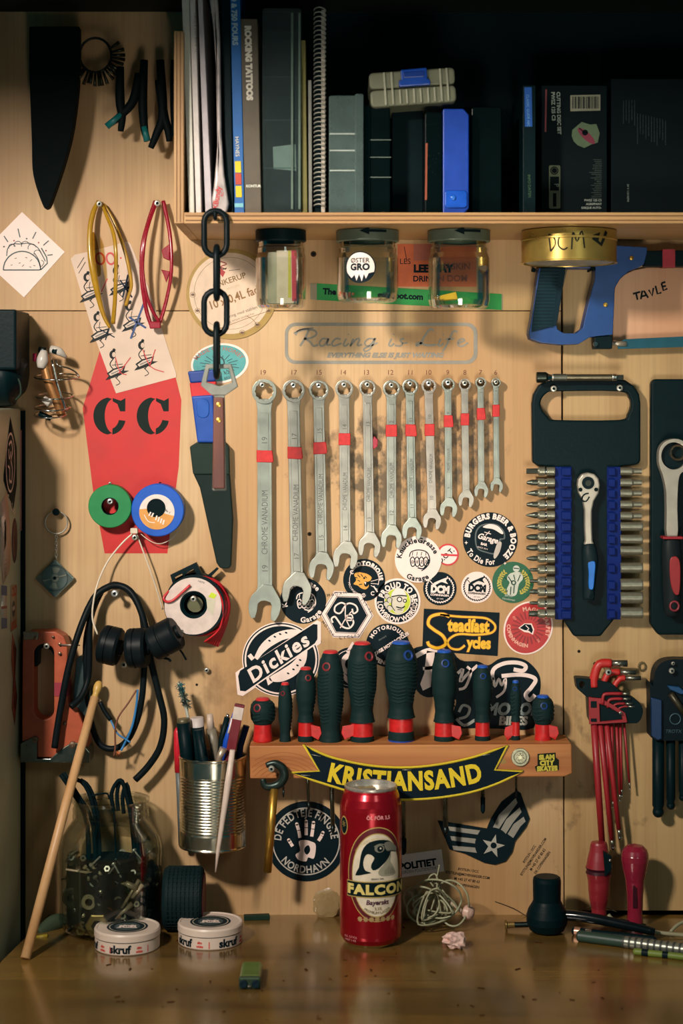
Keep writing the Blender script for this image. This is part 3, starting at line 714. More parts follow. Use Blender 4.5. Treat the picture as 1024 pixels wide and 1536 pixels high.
# ------------------------------------------------------------------ hand saw left of the wrenches
sw = thing('hand_saw', 'folding saw with blue and red grip and black blade cover, right of the coffin paint', 'saw', 318, 852, 14)
d = 24; m = M(d); BP = K(14, 74, 166, .38)
m.prism([(281, 557), (322, 554), (324, 572), (285, 575)], 4, 26, K(12, 58, 140, .4)); m.prism([(287, 594), (320, 592), (324, 664), (296, 664)], 4, 26, BP); m.build('blue_grip', sw, bevel=3, seg=3, label='blue plastic grip')
m = M(d); m.prism([(284, 574), (324, 572), (322, 594), (287, 596)], 4, 24, RED); m.build('red_band', sw, bevel=1.5, label='red band')
m = M(d); m.prism(rrect(295, 598, 314, 627, 9), 25, 27.5, K(20, 84, 176, .35)); m.build('thumb_pad', sw, bevel=1)
m = M(d); m.prism([(284, 670), (297, 662), (336, 662), (343, 670), (344, 712), (289, 712)], 3, 20, K(34, 50, 44, .5)); m.prism([(289, 711), (344, 711), (349, 780), (346, 850), (342, 854), (329, 853), (324, 845), (299, 732)], 5, 17, K(24, 38, 36, .5)); m.build('blade_cover', sw, bevel=2)

# ------------------------------------------------------------------ safety glasses
YL = K(176, 134, 30, .3, coat=.4); RL = K(150, 22, 44, .28, coat=.4)
g = thing('safety_glasses', 'yellow-framed glasses hanging folded from a screw', 'glasses', 150, 300, 14, 'safety glasses on screws')
m = M(30); m.tube([(145, 300, 12), (138, 318, 18), (134, 345, 24), (135, 380, 28), (140, 410, 28), (148, 450, 24), (155, 475, 20), (163, 491, 16)], [3, 4, 4, 4.4, 5.4, 4.2, 3.2, 2.6], YL, n=10, sub=4); m.build('brow_frame', g)
m = M(30); m.tube([(150, 302, 14), (160, 325, 26), (171, 350, 40), (176, 380, 48), (175, 420, 42), (172, 455, 30), (168, 485, 20)], [2.4, 2.6, 2.8, 3, 3, 3.2, 3.6], YL, n=8, sub=4, sq=.6); m.build('temple', g)
m = M(30); m.tube([(153, 304, 12), (166, 325, 16), (180, 358, 20), (190, 390, 22), (196, 425, 22), (192, 442, 20), (187, 458, 18)], [2, 2.2, 2.6, 2.8, 2.6, 2.4, 2.8], YL, n=8, sub=4, sq=.6); m.build('temple', g)
m = M(30); m.prism(cat([(137, 350), (142, 352), (147, 375), (150, 410), (142, 412), (137, 390)], 4, True), 20, 22, glassy('yellow_lens', (.75, .62, .2), .05, .1)); m.build('lens', g)
screw(149, 306, 22, 'screw holding the yellow-framed glasses', 4.6)
g = thing('safety_glasses', 'red-framed glasses hanging folded from a screw', 'glasses', 237, 300, 14, 'safety glasses on screws')
m = M(30); m.tube([(231, 300, 14), (222, 330, 22), (214, 365, 28), (212, 400, 30), (214, 430, 30), (219, 465, 26), (226, 489, 20)], [3, 3, 3.2, 3.2, 3.4, 3.2, 3], RL, n=10, sub=4); m.build('brow_frame', g)
m = M(30); m.tube([(234, 302, 20), (226, 330, 40), (219, 365, 52), (216, 405, 50), (220, 440, 40), (228, 465, 30), (238, 483, 22)], 2.6, RL, n=8, sub=4, sq=.6); m.build('temple', g)
m = M(30); m.tube([(243, 300, 14), (248, 320, 18), (254, 350, 24), (257, 385, 28), (256, 415, 28), (250, 445, 24), (243, 470, 20), (236, 488, 16)], [3.4, 3.2, 3, 2.8, 2.8, 2.8, 3, 3.4], RL, n=10, sub=4); m.build('temple', g)
m = M(30)
for a, b_ in (((254, 365), -1), ((254, 407), 1)): m.prism([(a[0]+1, a[1]), (a[0]-12, a[1]+8*(1 if b_ < 0 else 0)+2), (a[0]-9, a[1]+(22 if b_ < 0 else 14)), (a[0], a[1]+26)] if b_ < 0 else [(a[0]+1, a[1]), (a[0]-13, a[1]-3), (a[0]-9, a[1]+5), (a[0]-5, a[1]+17)], 22, 30, RL)
m.build('nose_pad', g, bevel=1)
m = M(30); m.prism([(222, 482), (240, 482), (240, 492), (224, 493)], 12, 26, RL); m.build('hinge', g, bevel=1.5)
screw(236, 305, 24, 'screw holding the red-framed glasses', 5)

# ------------------------------------------------------------------ tape rolls
def roll(label, u, v, r, ri, w, mt, face=None):
    d = 8+w; k = 1-d/D; root = thing('tape_roll', label, 'tape', u, v+r, 8, 'tape rolls on screws'); o = M(d).pt(u, v, 0)
    m = M(d); m.lathe([(ri*k, 6), (ri*k, 6+w), (r*k*.97, 6+w), (r*k, 5+w), (r*k, 7), (r*k*.97, 6), (ri*k, 6)], o, (0, -1, 0), mt, n=64); m.build('tape', root)
    m = M(d); m.lathe([(ri*k, 6.5), (ri*k*1.0, 6.4+w)], o, (0, -1, 0), BLKM, n=48); m.lathe([(ri*k*1.0, 6.2+w), (ri*k*.93, 6.4+w), (ri*k*.93, 7)], o, (0, -1, 0), BLKM, n=48); m.build('core', root)
    return root, d, 6+w
roll('green electrical tape roll on a screw at the bottom of the coffin paint', 164.5, 759.5, 32.5, 13, 20, K(8, 128, 66, .42, var=.06))
rr, d, wf = roll('blue tape roll with an orange and white label, beside the green roll', 236, 765.5, 39.5, 13.5, 30, K(10, 86, 190, .4, var=.06))
m = M(d); m.prism(circ(235, 768, 26.5, 48), wf, wf+.5, K(226, 214, 204, .5), holes=[circ(234, 762, 14, 30)]); m.flat([(209, 764), (222, 763), (246, 770), (261, 774)]+circ(235, 768, 26.5, 26, a0=-13, a1=-188), wf+.8, K(214, 150, 72, .5), holes=[])
m.flat(circ(234, 762, 14, 30), wf+1, BLKM)
for i in range(6): m.stroke([(226+i*4, 768+i*1.5), (223+i*4, 774+i*1.7)] if i < 2 else [(228+i*3.6, 769+i*2.2), (226+i*3.6, 776+i*2.2)], 2.2, wf+1.2, CREAM, sub=1)
m.stroke([(216, 772), (222, 782), (232, 784)], 1.2, wf+1.2, CREAM, sub=3); m.text('No 1', 250, 768, 3.4, INK, wf+1.2, rot=-35); m.build('paper_label', rr, label='orange and white paper label')
screw(165, 752, 24, 'screw in the hole of the green tape roll', 4.6, white=True); screw(230, 753, 24, 'screw in the hole of the blue tape roll', 4.8, white=True)
screw(165, 725, 8, 'small bent screw just above the green tape roll', 2.5); screw(240, 725, 6, 'dark screw just above the blue tape roll', 2.2, dark=True)
# cable tie
zt = thing('cable_tie', 'white cable tie hanging in a wide loop below the tape rolls', 'cable tie', 201, 802, 12)
ZT = K(214, 200, 178, .4)
m = M(20); m.prism(rrect(196, 792, 207, 800, 1.5), 16, 26, ZT); m.build('tie_head', zt, bevel=.8)
m = M(20); m.tube([(199, 800, 18), (182, 816, 20), (162, 842, 24), (149, 872, 34), (143, 900, 40), (142, 925, 44), (150, 948, 48)], 1.5, ZT, n=6, sub=5); m.tube([(204, 799, 18), (214, 825, 20), (225, 855, 20), (233, 880, 16), (243, 915, 12)], 1.3, ZT, n=6, sub=5)
m.tube([(210, 801, 14), (225, 812, 16), (240, 816, 16), (256, 809, 16), (266, 798, 12)], .7, ZT, n=5, sub=4); m.build('tie_strap', zt)
screw(202, 806, 24, 'screw holding the white cable tie', 4.6)

# ------------------------------------------------------------------ key chain
kc = thing('key_chain', 'key ring with a clear square pendant hanging from a black pin', 'key ring', 84, 770, 8)
m = M(12); m.tube([(84+17*math.cos(rad(a)), 784-17*math.sin(rad(a)), 10) for a in range(0, 360, 15)], 1.3, STEEL, n=6, closed=True); m.build('ring', kc)
m = M(12)
for i in range(9):
    y = 802+i*4.4
    m.tube([(84+2*math.cos(rad(a))*(1 if i % 2 else .4), y-3*math.sin(rad(a)), 10+2*math.cos(rad(a))*(0 if i % 2 else 1)) for a in range(0, 360, 45)], .7, STEEL, n=5, closed=True)
m.build('chain', kc)
m = M(12); m.prism(rot2(rrect(61, 847, 103, 889, 3), 82, 868, 45), 4, 11, K(120, 134, 130, .12, .55, var=.25, ns=60)); m.build('pendant', kc, bevel=2)
m = M(12); q = K(176, 176, 158, .2, .6); m.prism(circ(82, 867, 20, 32), 11, 12, K(96, 108, 104, .2, .6), holes=[circ(82, 867, 18.5, 32)])
for a0 in (60, 240): m.flat(circ(82, 867, 16, 8, a0=a0, a1=a0+45)+circ(82, 867, 7, 8, a0=a0, a1=a0+45)[::-1], 11.6, q)
m.prism(circ(82, 867, 6, 20), 11, 12.4, q); m.prism(circ(82, 867, 2.6, 12), 12, 13.2, BLKM)
for a in (15, 195): m.prism(rot2([(86, 866), (100, 866), (100, 868), (86, 868)], 82, 867, a), 11.2, 12.4, q)
m.build('reel', kc)
screw(84, 768, 14, 'black push pin holding the key ring', 5.4, dark=True)

# ------------------------------------------------------------------ staple gun
sg = thing('staple_gun', 'orange staple gun hanging upright beside the cabinet', 'staple gun', 85, 1142, 20)
d = 44; OR = K(176, 84, 54, .45, var=.12, bump=.1); m = M(d)
out = [(34, 956), (42, 948), (82, 947), (96, 955), (101, 970), (102, 1056), (118, 1070), (130, 1098), (133, 1120), (110, 1122), (92, 1137), (56, 1136), (56, 1112), (48, 1108), (33, 1113), (33, 1056)]
m.prism(out, 8, 44, OR, holes=[rrect(51, 966, 81, 1079, 14.5, 6)]); m.build('body', sg, bevel=3, seg=3)
m = M(d); m.prism([(51.5, 985), (51.5, 966), (66, 965), (81, 966), (81, 985), (76, 976), (66, 971), (57, 976), (56, 1000), (51.5, 1000)], 12, 42, BLK); m.build('trigger_lining', sg, bevel=1)
m = M(d); m.prism([(35, 947), (58, 948), (58, 958), (36, 960)], 40, 48, K(130, 124, 108, .4, .6)); m.build('top_clip', sg, bevel=1)
m = M(d); m.prism([(31, 1115), (48, 1106), (56, 1110), (56, 1138), (76, 1137), (94, 1122), (110, 1112), (126, 1118), (135, 1128), (135, 1144), (31, 1143)], 4, 47, K(120, 128, 118, .3, 1., var=.15)); m.build('steel_foot', sg, bevel=1.2)
m = M(d); m.prism([(112, 990), (120, 985), (134, 1045), (134, 1090), (124, 1076), (107, 1057)], 10, 30, K(96, 112, 112, .35, .9)); m.build('lever', sg, bevel=1)
m = M(d); m.prism([(81.6, 1024), (101.6, 1023), (102.5, 1044), (81.6, 1044)], 8, 45.2, K(150, 44, 62, .5)); m.build('tape_band', sg)
m = M(d)
for u, v, r in ((54, 956, 4), (53, 1109, 5), (109, 1117, 5.5), (97, 1085, 2.5), (90, 966, 2.5), (80, 955, 2), (90, 980, 2.5)): m.lathe([(r, 44), (r*.9, 48), (r*.3, 48.6), (0, 47.5)], m.pt(u, v, 0), (0, -1, 0), K(130, 110, 90, .4, .9), n=14)
m.build('rivet', sg)
screw(70, 969, 54, 'screw in the slot of the orange staple gun', 4.8)
m = M(46); m.tube([(92, 967, 47), (120, 968, 46)], 1.1, STEEL, n=6); tag(m.build('nail'), 'thin nail pinning the orange staple gun', 'nail')

# ------------------------------------------------------------------ black cable loop with adapters
cl = thing('extension_cable', 'coiled black power cable with bare brown and blue wire ends', 'cable', 172, 884, 20)
d = 40; CB = K(13, 22, 25, .45)
m = M(d); m.tube([(85, 1118, 60), (92, 1070, 58), (105, 1000, 56), (122, 940, 48), (140, 898, 34), (160, 882, 28), (178, 880, 26), (196, 890, 30), (210, 915, 36), (220, 950, 40), (226, 990, 40), (238, 1040, 40), (246, 1080, 38), (240, 1120, 36), (222, 1150, 34), (202, 1171, 34)], 5.2, CB, n=10, sub=5)
m.tube([(150, 888, 22), (138, 915, 24), (128, 960, 30), (128, 1010, 30), (130, 1060, 26), (138, 1100, 22), (150, 1122, 22), (170, 1126, 24), (190, 1112, 28), (205, 1080, 32), (213, 1040, 34), (216, 980, 34), (213, 930, 30), (204, 905, 28), (188, 886, 22), (168, 879, 18), (150, 888, 22)], 4.8, CB, n=10, sub=5)
m.tube([(142, 900, 30), (134, 930, 34), (133, 980, 34), (131, 1020, 34), (122, 1045, 44), (108, 1058, 54)], 5, CB, n=10, sub=5); m.tube([(148, 1055, 26), (156, 1070, 28), (165, 1082, 30)], 3.6, CB, n=8, sub=3); m.build('black_sleeve', cl)
m = M(d); m.tube([(206, 1035, 36), (204, 1060, 38), (198, 1090, 40), (187, 1115, 42), (182, 1125, 44)], 1.9, K(40, 120, 180, .4), n=6, sub=4); m.tube([(165, 1082, 32), (176, 1100, 40), (188, 1108, 42), (196, 1113, 44)], 1.5, K(40, 120, 180, .4), n=6, sub=4); m.build('blue_core', cl, label='blue inner wire')
m = M(d); m.tube([(204, 1036, 38), (192, 1055, 40), (178, 1075, 42), (173, 1095, 42), (173, 1120, 42), (171, 1134, 42)], 1.5, K(120, 74, 54, .45), n=6, sub=4); m.build('brown_core', cl, label='brown inner wire')
m = M(d)
for a in range(5): m.tube([(176, 1126, 42), (174+a*2, 1131+a % 2*3, 42), (172+a*3, 1135, 42)], .6, COPPER, n=4)
m.build('bare_copper', cl)
screw(172, 890, 40, 'screw carrying the top of the black cable coil', 5.6, white=True); screw(186, 997, 28, 'screw below the black plug adapters', 4.8)
def adapter(label, u, v, r, L, tilt, d=62):
    m = M(d); k = m.k; ax = Vector((math.cos(rad(tilt)), -.12, math.sin(rad(tilt)))); o = m.pt(u, v, d)-ax.normalized()*L/2
    R = r*k
    m.lathe([(0, 0), (R*.8, 0), (R*.95, 2), (R, 6), (R, L*.4), (R*.94, L*.42), (R*.94, L*.47), (R, L*.49), (R, L-4), (R*.9, L), (R*.4, L), (R*.4, L+4), (0, L+4)], o, ax, CB, n=28)
    for i in range(10):
        A = 2*PI*i/10
    return tag(m.build('plug_adapter'), label, 'plug', 'black rubber plugs')
adapter('round black plug leftmost of the three under the cable coil', 165, 968, 29, 30, -12)
adapter('black plug in the middle of the three under the cable coil', 206, 972, 30, 30, 4)
adapter('ribbed black plug beside the white wire spool', 246, 958, 26, 44, 28)
m = M(58); m.tube([(258, 970, 58), (270, 975, 58), (279, 990, 56)], 1.6, CB, n=6, sub=3); m.tube([(235, 985, 58), (252, 988, 60), (256, 992, 60)], 2, CB, n=6, sub=3); tag(m.build('plug_strap'), 'thin black strap end sticking out beside the ribbed plug', 'strap')

# ------------------------------------------------------------------ wire spool
sp = thing('wire_spool', 'spool with a white paper face and red wire on a black hanger', 'spool', 289, 955, 30)
d = 60; k = 1-d/D; o = M(d).pt(290, 910, 0)
m = M(d); m.lathe([(16*k, 8), (47*k, 8), (47*k, 12), (34*k, 12), (34*k, 40), (46*k, 40), (46*k, 43), (20*k, 43), (16*k, 40), (16*k, 8)], o, (0, -1, 0), BLK, n=56)
m.build('reel', sp)
m = M(d); m.prism(circ(288, 911, 43, 56), 43, 44, K(214, 196, 186, .55, bump=.3), holes=[circ(289, 909, 21, 36)]); m.flat([(316, 890), (324, 894), (320, 900), (311, 897)], 44.4, K(190, 210, 40)); m.flat([(308, 900), (322, 902), (318, 925), (310, 918)], 44.3, K(200, 194, 170))
m.text('H07V', 300, 876, 3, K(90, 90, 90), 44.4, rot=-20); m.build('paper_face', sp)
m = M(d); m.lathe([(20*k, 44), (20*k, 14), (12*k, 14), (12*k, 30), (0, 30)], o, (0, -1, 0), [BLK, BLKM, K(70, 80, 50, .5), K(90, 90, 60, .4)], n=32); m.build('hub', sp)
m = M(d)
for i in range(9): m.lathe([(36.+(i % 3)*3.3, 15+i*2.9-1.6), (38.+(i % 3)*3.3, 15+i*2.9), (36+(i % 3)*3.3, 15+i*2.9+1.6)], o+Vector((3.+(i % 3)*2., 0, -2)), (0, -1, 0), K(176, 32, 40, .35), n=48)
for i in range(7): m.tube([(300+i*2, 870+i*1.5, 40-i*3), (322+i*1.8, 885+i*2, 42-i*3), (333+i*1.5, 910, 42-i*3), (328+i*1.6, 945-i, 40-i*3), (305+i*3, 966+i*1.6, 36-i*3)], 1.7, K(190, 34, 40, .35), n=6, sub=5)
m.build('red_wire', sp, label='red wire winding')
m = M(d); m.tube([(284, 879, 47), (272, 890, 47), (258, 902, 47), (248, 904, 47), (244, 898, 46), (252, 888, 42)], 2., K(196, 44, 50, .35), n=7, sub=4); m.build('wire_end', sp)
m = M(d); m.prism([(252, 866), (291, 847), (300, 864), (318, 872), (325, 880), (262, 900)], 14, 26, BLK, holes=[[(258, 870), (270, 864), (272, 869), (278, 862), (287, 857), (293, 866), (262, 882)]]); m.prism([(308, 867), (322, 855), (325, 857), (312, 871)], 14, 24, BLK); m.build('hanger', sp, bevel=1.5)
screw(290, 898, 60, 'screw in the hub of the white wire spool', 4.8)

# ------------------------------------------------------------------ wire basket thing at the upper left
wb = thing('wire_basket', 'small chrome wire holder with a copper tube and white caps beside the black bag', 'holder', 80, 628, 20)
m = M(50); CP = K(170, 120, 74, .35, .7)
m.tube([(64, 532, 44), (72, 570, 46), (84, 600, 46), (92, 625, 44)], [8, 8, 7, 6], CP, n=14, sub=3); m.build('copper_tube', wb)
m = M(50); m.tube([(78, 540, 50), (86, 575, 52), (94, 600, 52), (99, 617, 50)], 2.2, CHROME, n=8, sub=3)
for y, x0, x1 in ((565, 50, 117), (594, 52, 108), (611, 50, 104), (622, 50, 98)):
    cx = (x0+x1)/2; rx = (x1-x0)/2
    m.tube([(cx+rx*math.cos(rad(a)), y-5*math.sin(rad(a)), 40+28*math.sin(rad(-a))) for a in range(0, 360, 20)], 1.3, CHROME, n=6, closed=True)
m.tube([(84, 540, 50), (88, 548, 54), (102, 552, 48), (112, 558, 40), (117, 566, 36)], 1.5, CHROME, n=6, sub=4); m.build('wire_rings', wb)
m = M(50); WC = K(196, 190, 180, .3)
m.tube([(66, 526, 50), (64, 540, 52), (62, 552, 52)], [5, 9, 6], WC, n=10, sub=3); m.tube([(76, 524, 46), (88, 527, 48), (98, 536, 40)], [6, 6.5, 2], WC, n=10, sub=3); m.tube([(66, 598, 52), (76, 606, 54)], [5, 6], WC, n=10); m.build('white_cap', wb)
m = M(50); m.tube([(52, 530, 50), (52, 542, 50)], 3, K(190, 40, 80, .4), n=8); m.tube([(58, 524, 46), (70, 526, 48)], 5, DARKM, n=10); m.tube([(80, 526, 50), (86, 528, 53)], 4, BLK, n=10); m.tube([(58, 620, 46), (76, 628, 46)], 4, BLK, n=8); m.build('dark_cap', wb)

# ------------------------------------------------------------------ cabinet and bag at the left edge
cb = thing('metal_cabinet', 'grey-green cabinet covered in stickers along the left edge', 'cabinet', 33, 1440, 100)
CG = K(188, 192, 164, .45, var=.12, ns=12, coat=.2); X0 = -479.
m = M(0); ztop = (600-612); zb = -ZC/U+1; m.box((X0-150, -112, (ztop+zb)/2), (150, 104, (ztop-zb)/2), CG); m.build('body', cb, bevel=5, seg=3)
m = M(0); m.box((X0+.5, -5, (ztop-4-900)/2), (5, 4, (ztop-4+900)/2), BLKM); m.build('black_strip', cb)  # plain black strip in the gap between cabinet and wall
m = M(0); m.box((X0+.6, -14, -120), (.8, 3, 75), K(170, 110, 100, .5)); m.build('pink_edge_strip', cb)
def side_art(name, label, dc, v, draw, W_=1.15, th=.8):
    """sticker on the cabinet side; drawn in units around (0,0) then wrapped on to the plane x = X0"""
    m = M(0); k = 1-dc/D; zc = (600-v)*k
    m.warp = lambda p: Vector((X0+.3-p.y*.5, -(dc-(p.x+512)*1.), p.z-600+zc))
    draw(m); return tag(m.build(name), label, 'sticker', 'stickers on the cabinet side')
# local art coordinates: (u,v) centred at 0,0 ; pt() adds (-512, 600) which the warp removes
OLV = K(60, 62, 48, .5)
def d1(m):
    m.prism([(-52, 12), (0, -70), (52, -25), (52, 30), (22, 68), (-52, 20)], 0, .3, INK); m.stroke(circ(0, -4, 34, 30, ry=42), 3.4, .6, CREAM, closed=True, sub=1)
    m.stroke([(-12, -30), (6, -34), (16, -20), (4, -8), (14, 6), (8, 24), (-10, 20)], 4, .7, CREAM, sub=5); m.stroke([(-20, 0), (-6, 6), (-8, 26)], 3, .7, CREAM, sub=4); m.stroke([(4, -20), (-10, -10), (-14, -24)], 3, .7, CREAM, sub=4)
    m.text('Cosy Luck', 4, 62, 11, CREAM, .7, rot=-24, shear=.2, bold=.02)
side_art('sticker', 'black and white diamond sticker high on the cabinet side', 97, 698, d1)
def d2(m):
    m.prism([(-42, -50), (10, -66), (42, 20), (30, 50), (-24, 66), (-42, 30)], 0, .3, K(206, 178, 160, .5))
    for i in range(30): m.stroke([(-8+random.uniform(-9, 9), random.uniform(-26, 20)) for _ in range(2)], 2, .5, K(50, 60, 54, .5), sub=1)
    for i in range(5): m.text('lorem'[:3+i % 3]+' ino', -6, 34+i*6, 3.6, K(120, 90, 80), .5)
side_art('sticker', 'pale pink tag sticker with a dark tree print on the cabinet side', 130, 805, d2)
def d3(m):
    m.prism(circ(0, 0, 22, 30, ry=33), 0, .3, K(112, 62, 58, .5))
    m.stroke(circ(0, 0, 19, 30, ry=29), 1, .5, K(60, 34, 34), closed=True, sub=1)
    for i in range(12): m.stroke([(random.uniform(-12, 12), random.uniform(-20, 20)) for _ in range(2)], 1.2, .5, K(80, 36, 36), sub=1)
side_art('sticker', 'dark red oval sticker on the cabinet side', 63, 811, d3)
def d4(m):
    m.prism([(-22, -32), (22, -26), (22, 34), (-22, 30)], 0, .3, K(190, 186, 176, .5)); m.flat([(-22, -32), (22, -26), (22, -12), (-22, -18)], .5, K(40, 70, 120, .5)); m.flat([(-22, 14), (22, 20), (22, 34), (-22, 30)], .5, K(50, 84, 130, .5)); m.flat([(-22, -2), (22, 2), (22, 6), (-22, 2)], .5, DRED)
side_art('sticker', 'blue and white striped sticker at the left edge on the cabinet side', 145, 909, d4)
def d5(m):
    m.prism([(-26, -34), (26, -30), (26, 34), (-26, 34)], 0, .3, K(176, 152, 120, .5)); m.text('OLD', 2, -16, 13, K(190, 70, 40), .5, bold=.04); m.flat(circ(-2, 3, 13, 20, ry=12), .5, K(70, 60, 50)); m.flat(circ(-7, 2, 3.4, 10), .7, CREAM); m.flat(circ(3, 2, 3.4, 10), .7, CREAM); m.text('SKULL', 0, 32, 11, K(190, 70, 40), .5, bold=.04)
side_art('sticker', 'orange and cream skull sticker low on the cabinet side', 70, 910, d5)
def d6(m):
    m.prism([(-14, -70), (20, -40), (10, 0), (26, 30), (6, 70), (-18, 40), (-8, 0), (-22, -30)], 0, .3, K(150, 74, 50, .55, var=.4, ns=60)); m.stroke([(-6, -50), (4, -20), (-4, 10), (6, 46)], 5, .5, K(70, 40, 30), sub=5)
side_art('sticker', 'long torn orange-brown sticker lowest on the cabinet side', 68, 1018, d6)
bg_ = thing('tool_bag', 'black lumpy bag sitting on the cabinet at the left edge', 'bag', 10, 612, 60)
m = M(60); m.prism(rrect(-90, 467, 35.5, 556, 4), 8, 120, BLK); m.build('upper_pouch', bg_, bevel=6, seg=3)
m = M(60); m.tube([(-60, 568, 66), (0, 568, 66), (22, 566, 66), (40, 568, 66)], [40, 42, 40, 22], BLK, n=20, sub=4, sq=1.2); m.build('lower_roll', bg_)
m = M(60); m.tube([(30, 600, 96), (38, 590, 98), (36, 572, 98), (26, 560, 98)], 1.6, K(40, 54, 44, .4), n=6, sub=4); m.build('piping', bg_)

# ------------------------------------------------------------------ dark tools hanging at the top left
m = M(60); m.prism(cat([(44, 40), (44, 100), (46, 160), (48, 215), (50, 262), (64, 307), (71, 312), (78, 300), (98, 240), (110, 190), (118, 120), (119, 40)], 5)+[(119, 40)], 40, 62, K(1, 10, 12, .8)); o = m.build('machete_sheath', bevel=4, seg=3)
tag(o, 'long black pointed blade sheath hanging at the top left', 'sheath')
m = M(60); m.tube([(141+30*math.cos(rad(a)), 85-30*math.sin(rad(a)), 46) for a in range(0, 360, 15)], 6, K(14, 24, 24, .4, .5), n=8, closed=True)
ck = thing('key_ring', 'big ring strung with small dark metal keys at the top left', 'ring', 141, 50, 30)
m2 = M(60); m2.tube([(141+24*math.cos(rad(a)), 80-26*math.sin(rad(a)), 46) for a in range(0, 360, 15)], 2, K(40, 48, 44, .4, .8), n=8, closed=True); m2.build('ring', ck)
m2 = M(60)
for i in range(26):
    a = rad(150+i*9.2); x, y = 141+24*math.cos(a), 80-26*math.sin(a); x2, y2 = 141+(40+random.uniform(-4, 5))*math.cos(a), 80-(48+random.uniform(-5, 5))*math.sin(a)
    m2.tube([(x, y, 46+random.uniform(-6, 6)), (x2, y2, 46+random.uniform(-10, 10))], [1.6, 3], K(60, 62, 52, .3, .9), n=6)
m2.build('key', ck)
def plier(label, pts1, pts2, c, mt, d=50):
    r_ = thing('pliers', label, 'pliers', c[0], c[1], d, 'dark pliers at the top left')
    for p in (pts1, pts2): m = M(d); m.tube([(x, y, d) for x, y in p], [6, 7, 6, 4.5], K(2, 16, 18, .6), n=8, sub=4, sq=.7); m.build('jaw', r_)
    m = M(d); m.tube([(x, y, d+1) for x, y in (pts1[-2], pts1[-1])], [4.8, 5.2], mt, n=8, sq=.8); m.build('grip', r_)
TEAL = K(14, 110, 110, .4)
plier('crossed black scissors with a teal grip end at the top left', [(208, 110), (200, 150), (182, 172), (160, 190)], [(180, 100), (180, 150), (183, 175), (181, 197)], (185, 110), TEAL)
plier('black pliers with a teal handle edge, middle of the dark pair left of the shelf', [(216, 90), (214, 150), (216, 190), (221, 212)], [(240, 90), (244, 170), (235, 200), (226, 222)], (225, 95), TEAL)
plier('black pliers closest to the left side of the shelf', [(262, 90), (262, 150), (262, 180), (262, 205)], [(238, 120), (245, 170), (252, 195), (254, 212)], (252, 95), BLKM)
# ------------------------------------------------------------------ stickers and papers on the wall
GS = 'round stickers on the plywood'
def sticker(name, label, base, edge_m, draw, w=.9, group=None, cat_='sticker'):
    m = M(w); m.prism(base, .15, w, edge_m); draw(m, w); return tag(m.build(name), label, cat_, group)
def L_(w, i): return w+.22*i
# taco card
def f(m, w):
    T = K(30, 62, 62, .5); a = L_(w, 1)
    m.stroke(circ(33, 405, 28, 16, a0=0, a1=180, ry=28), 1.8, a, T, sub=1); m.stroke([(5, 405), (58, 405), (62, 404), (71, 395), (70, 386), (62, 372)], 1.8, a, T, sub=1)
    m.stroke([(10, 384), (12, 372), (20, 366), (30, 366), (44, 365), (56, 371), (64, 384), (68, 392)], 1.4, a, T, sub=4)
    for c in ((18, 371, 5), (27, 368, 6), (38, 368, 6), (48, 372, 6), (56, 380, 5)): m.stroke(circ(c[0], c[1], c[2], 10, a0=10, a1=200), 1.1, a, T, sub=1)
    m.stroke([(52, 380), (58, 390), (61, 402)], 1.3, a, T, sub=3); m.stroke([(62, 390), (66, 394), (62, 400)], 1., a, T, sub=3)
    for x, y in ((22, 388), (38, 386), (28, 395), (45, 392), (33, 400), (50, 398), (16, 398), (44, 400)): m.stroke([(x, y), (x+3, y-3+(x % 3)*2)], .9, a, T, sub=1)
    for p in (((27, 343), (30, 356)), ((54, 348), (49, 358)), ((6, 354), (12, 363)), ((73, 361), (65, 368)), ((79, 382), (71, 383))): m.stroke(p, 1.6, a, T, sub=1)
    for x, y, c in ((40, 358, T), (58, 364, DRED), (69, 376, DRED), (21, 361, DRED), (6, 370, T)): m.flat(circ(x, y, 1.3, 8), a, c)
sticker('taco_card', 'white diamond-shaped card with a line-drawn taco', [(33, 318), (97, 378), (36, 446), (-32, 384)], CREAM, f, cat_='card')
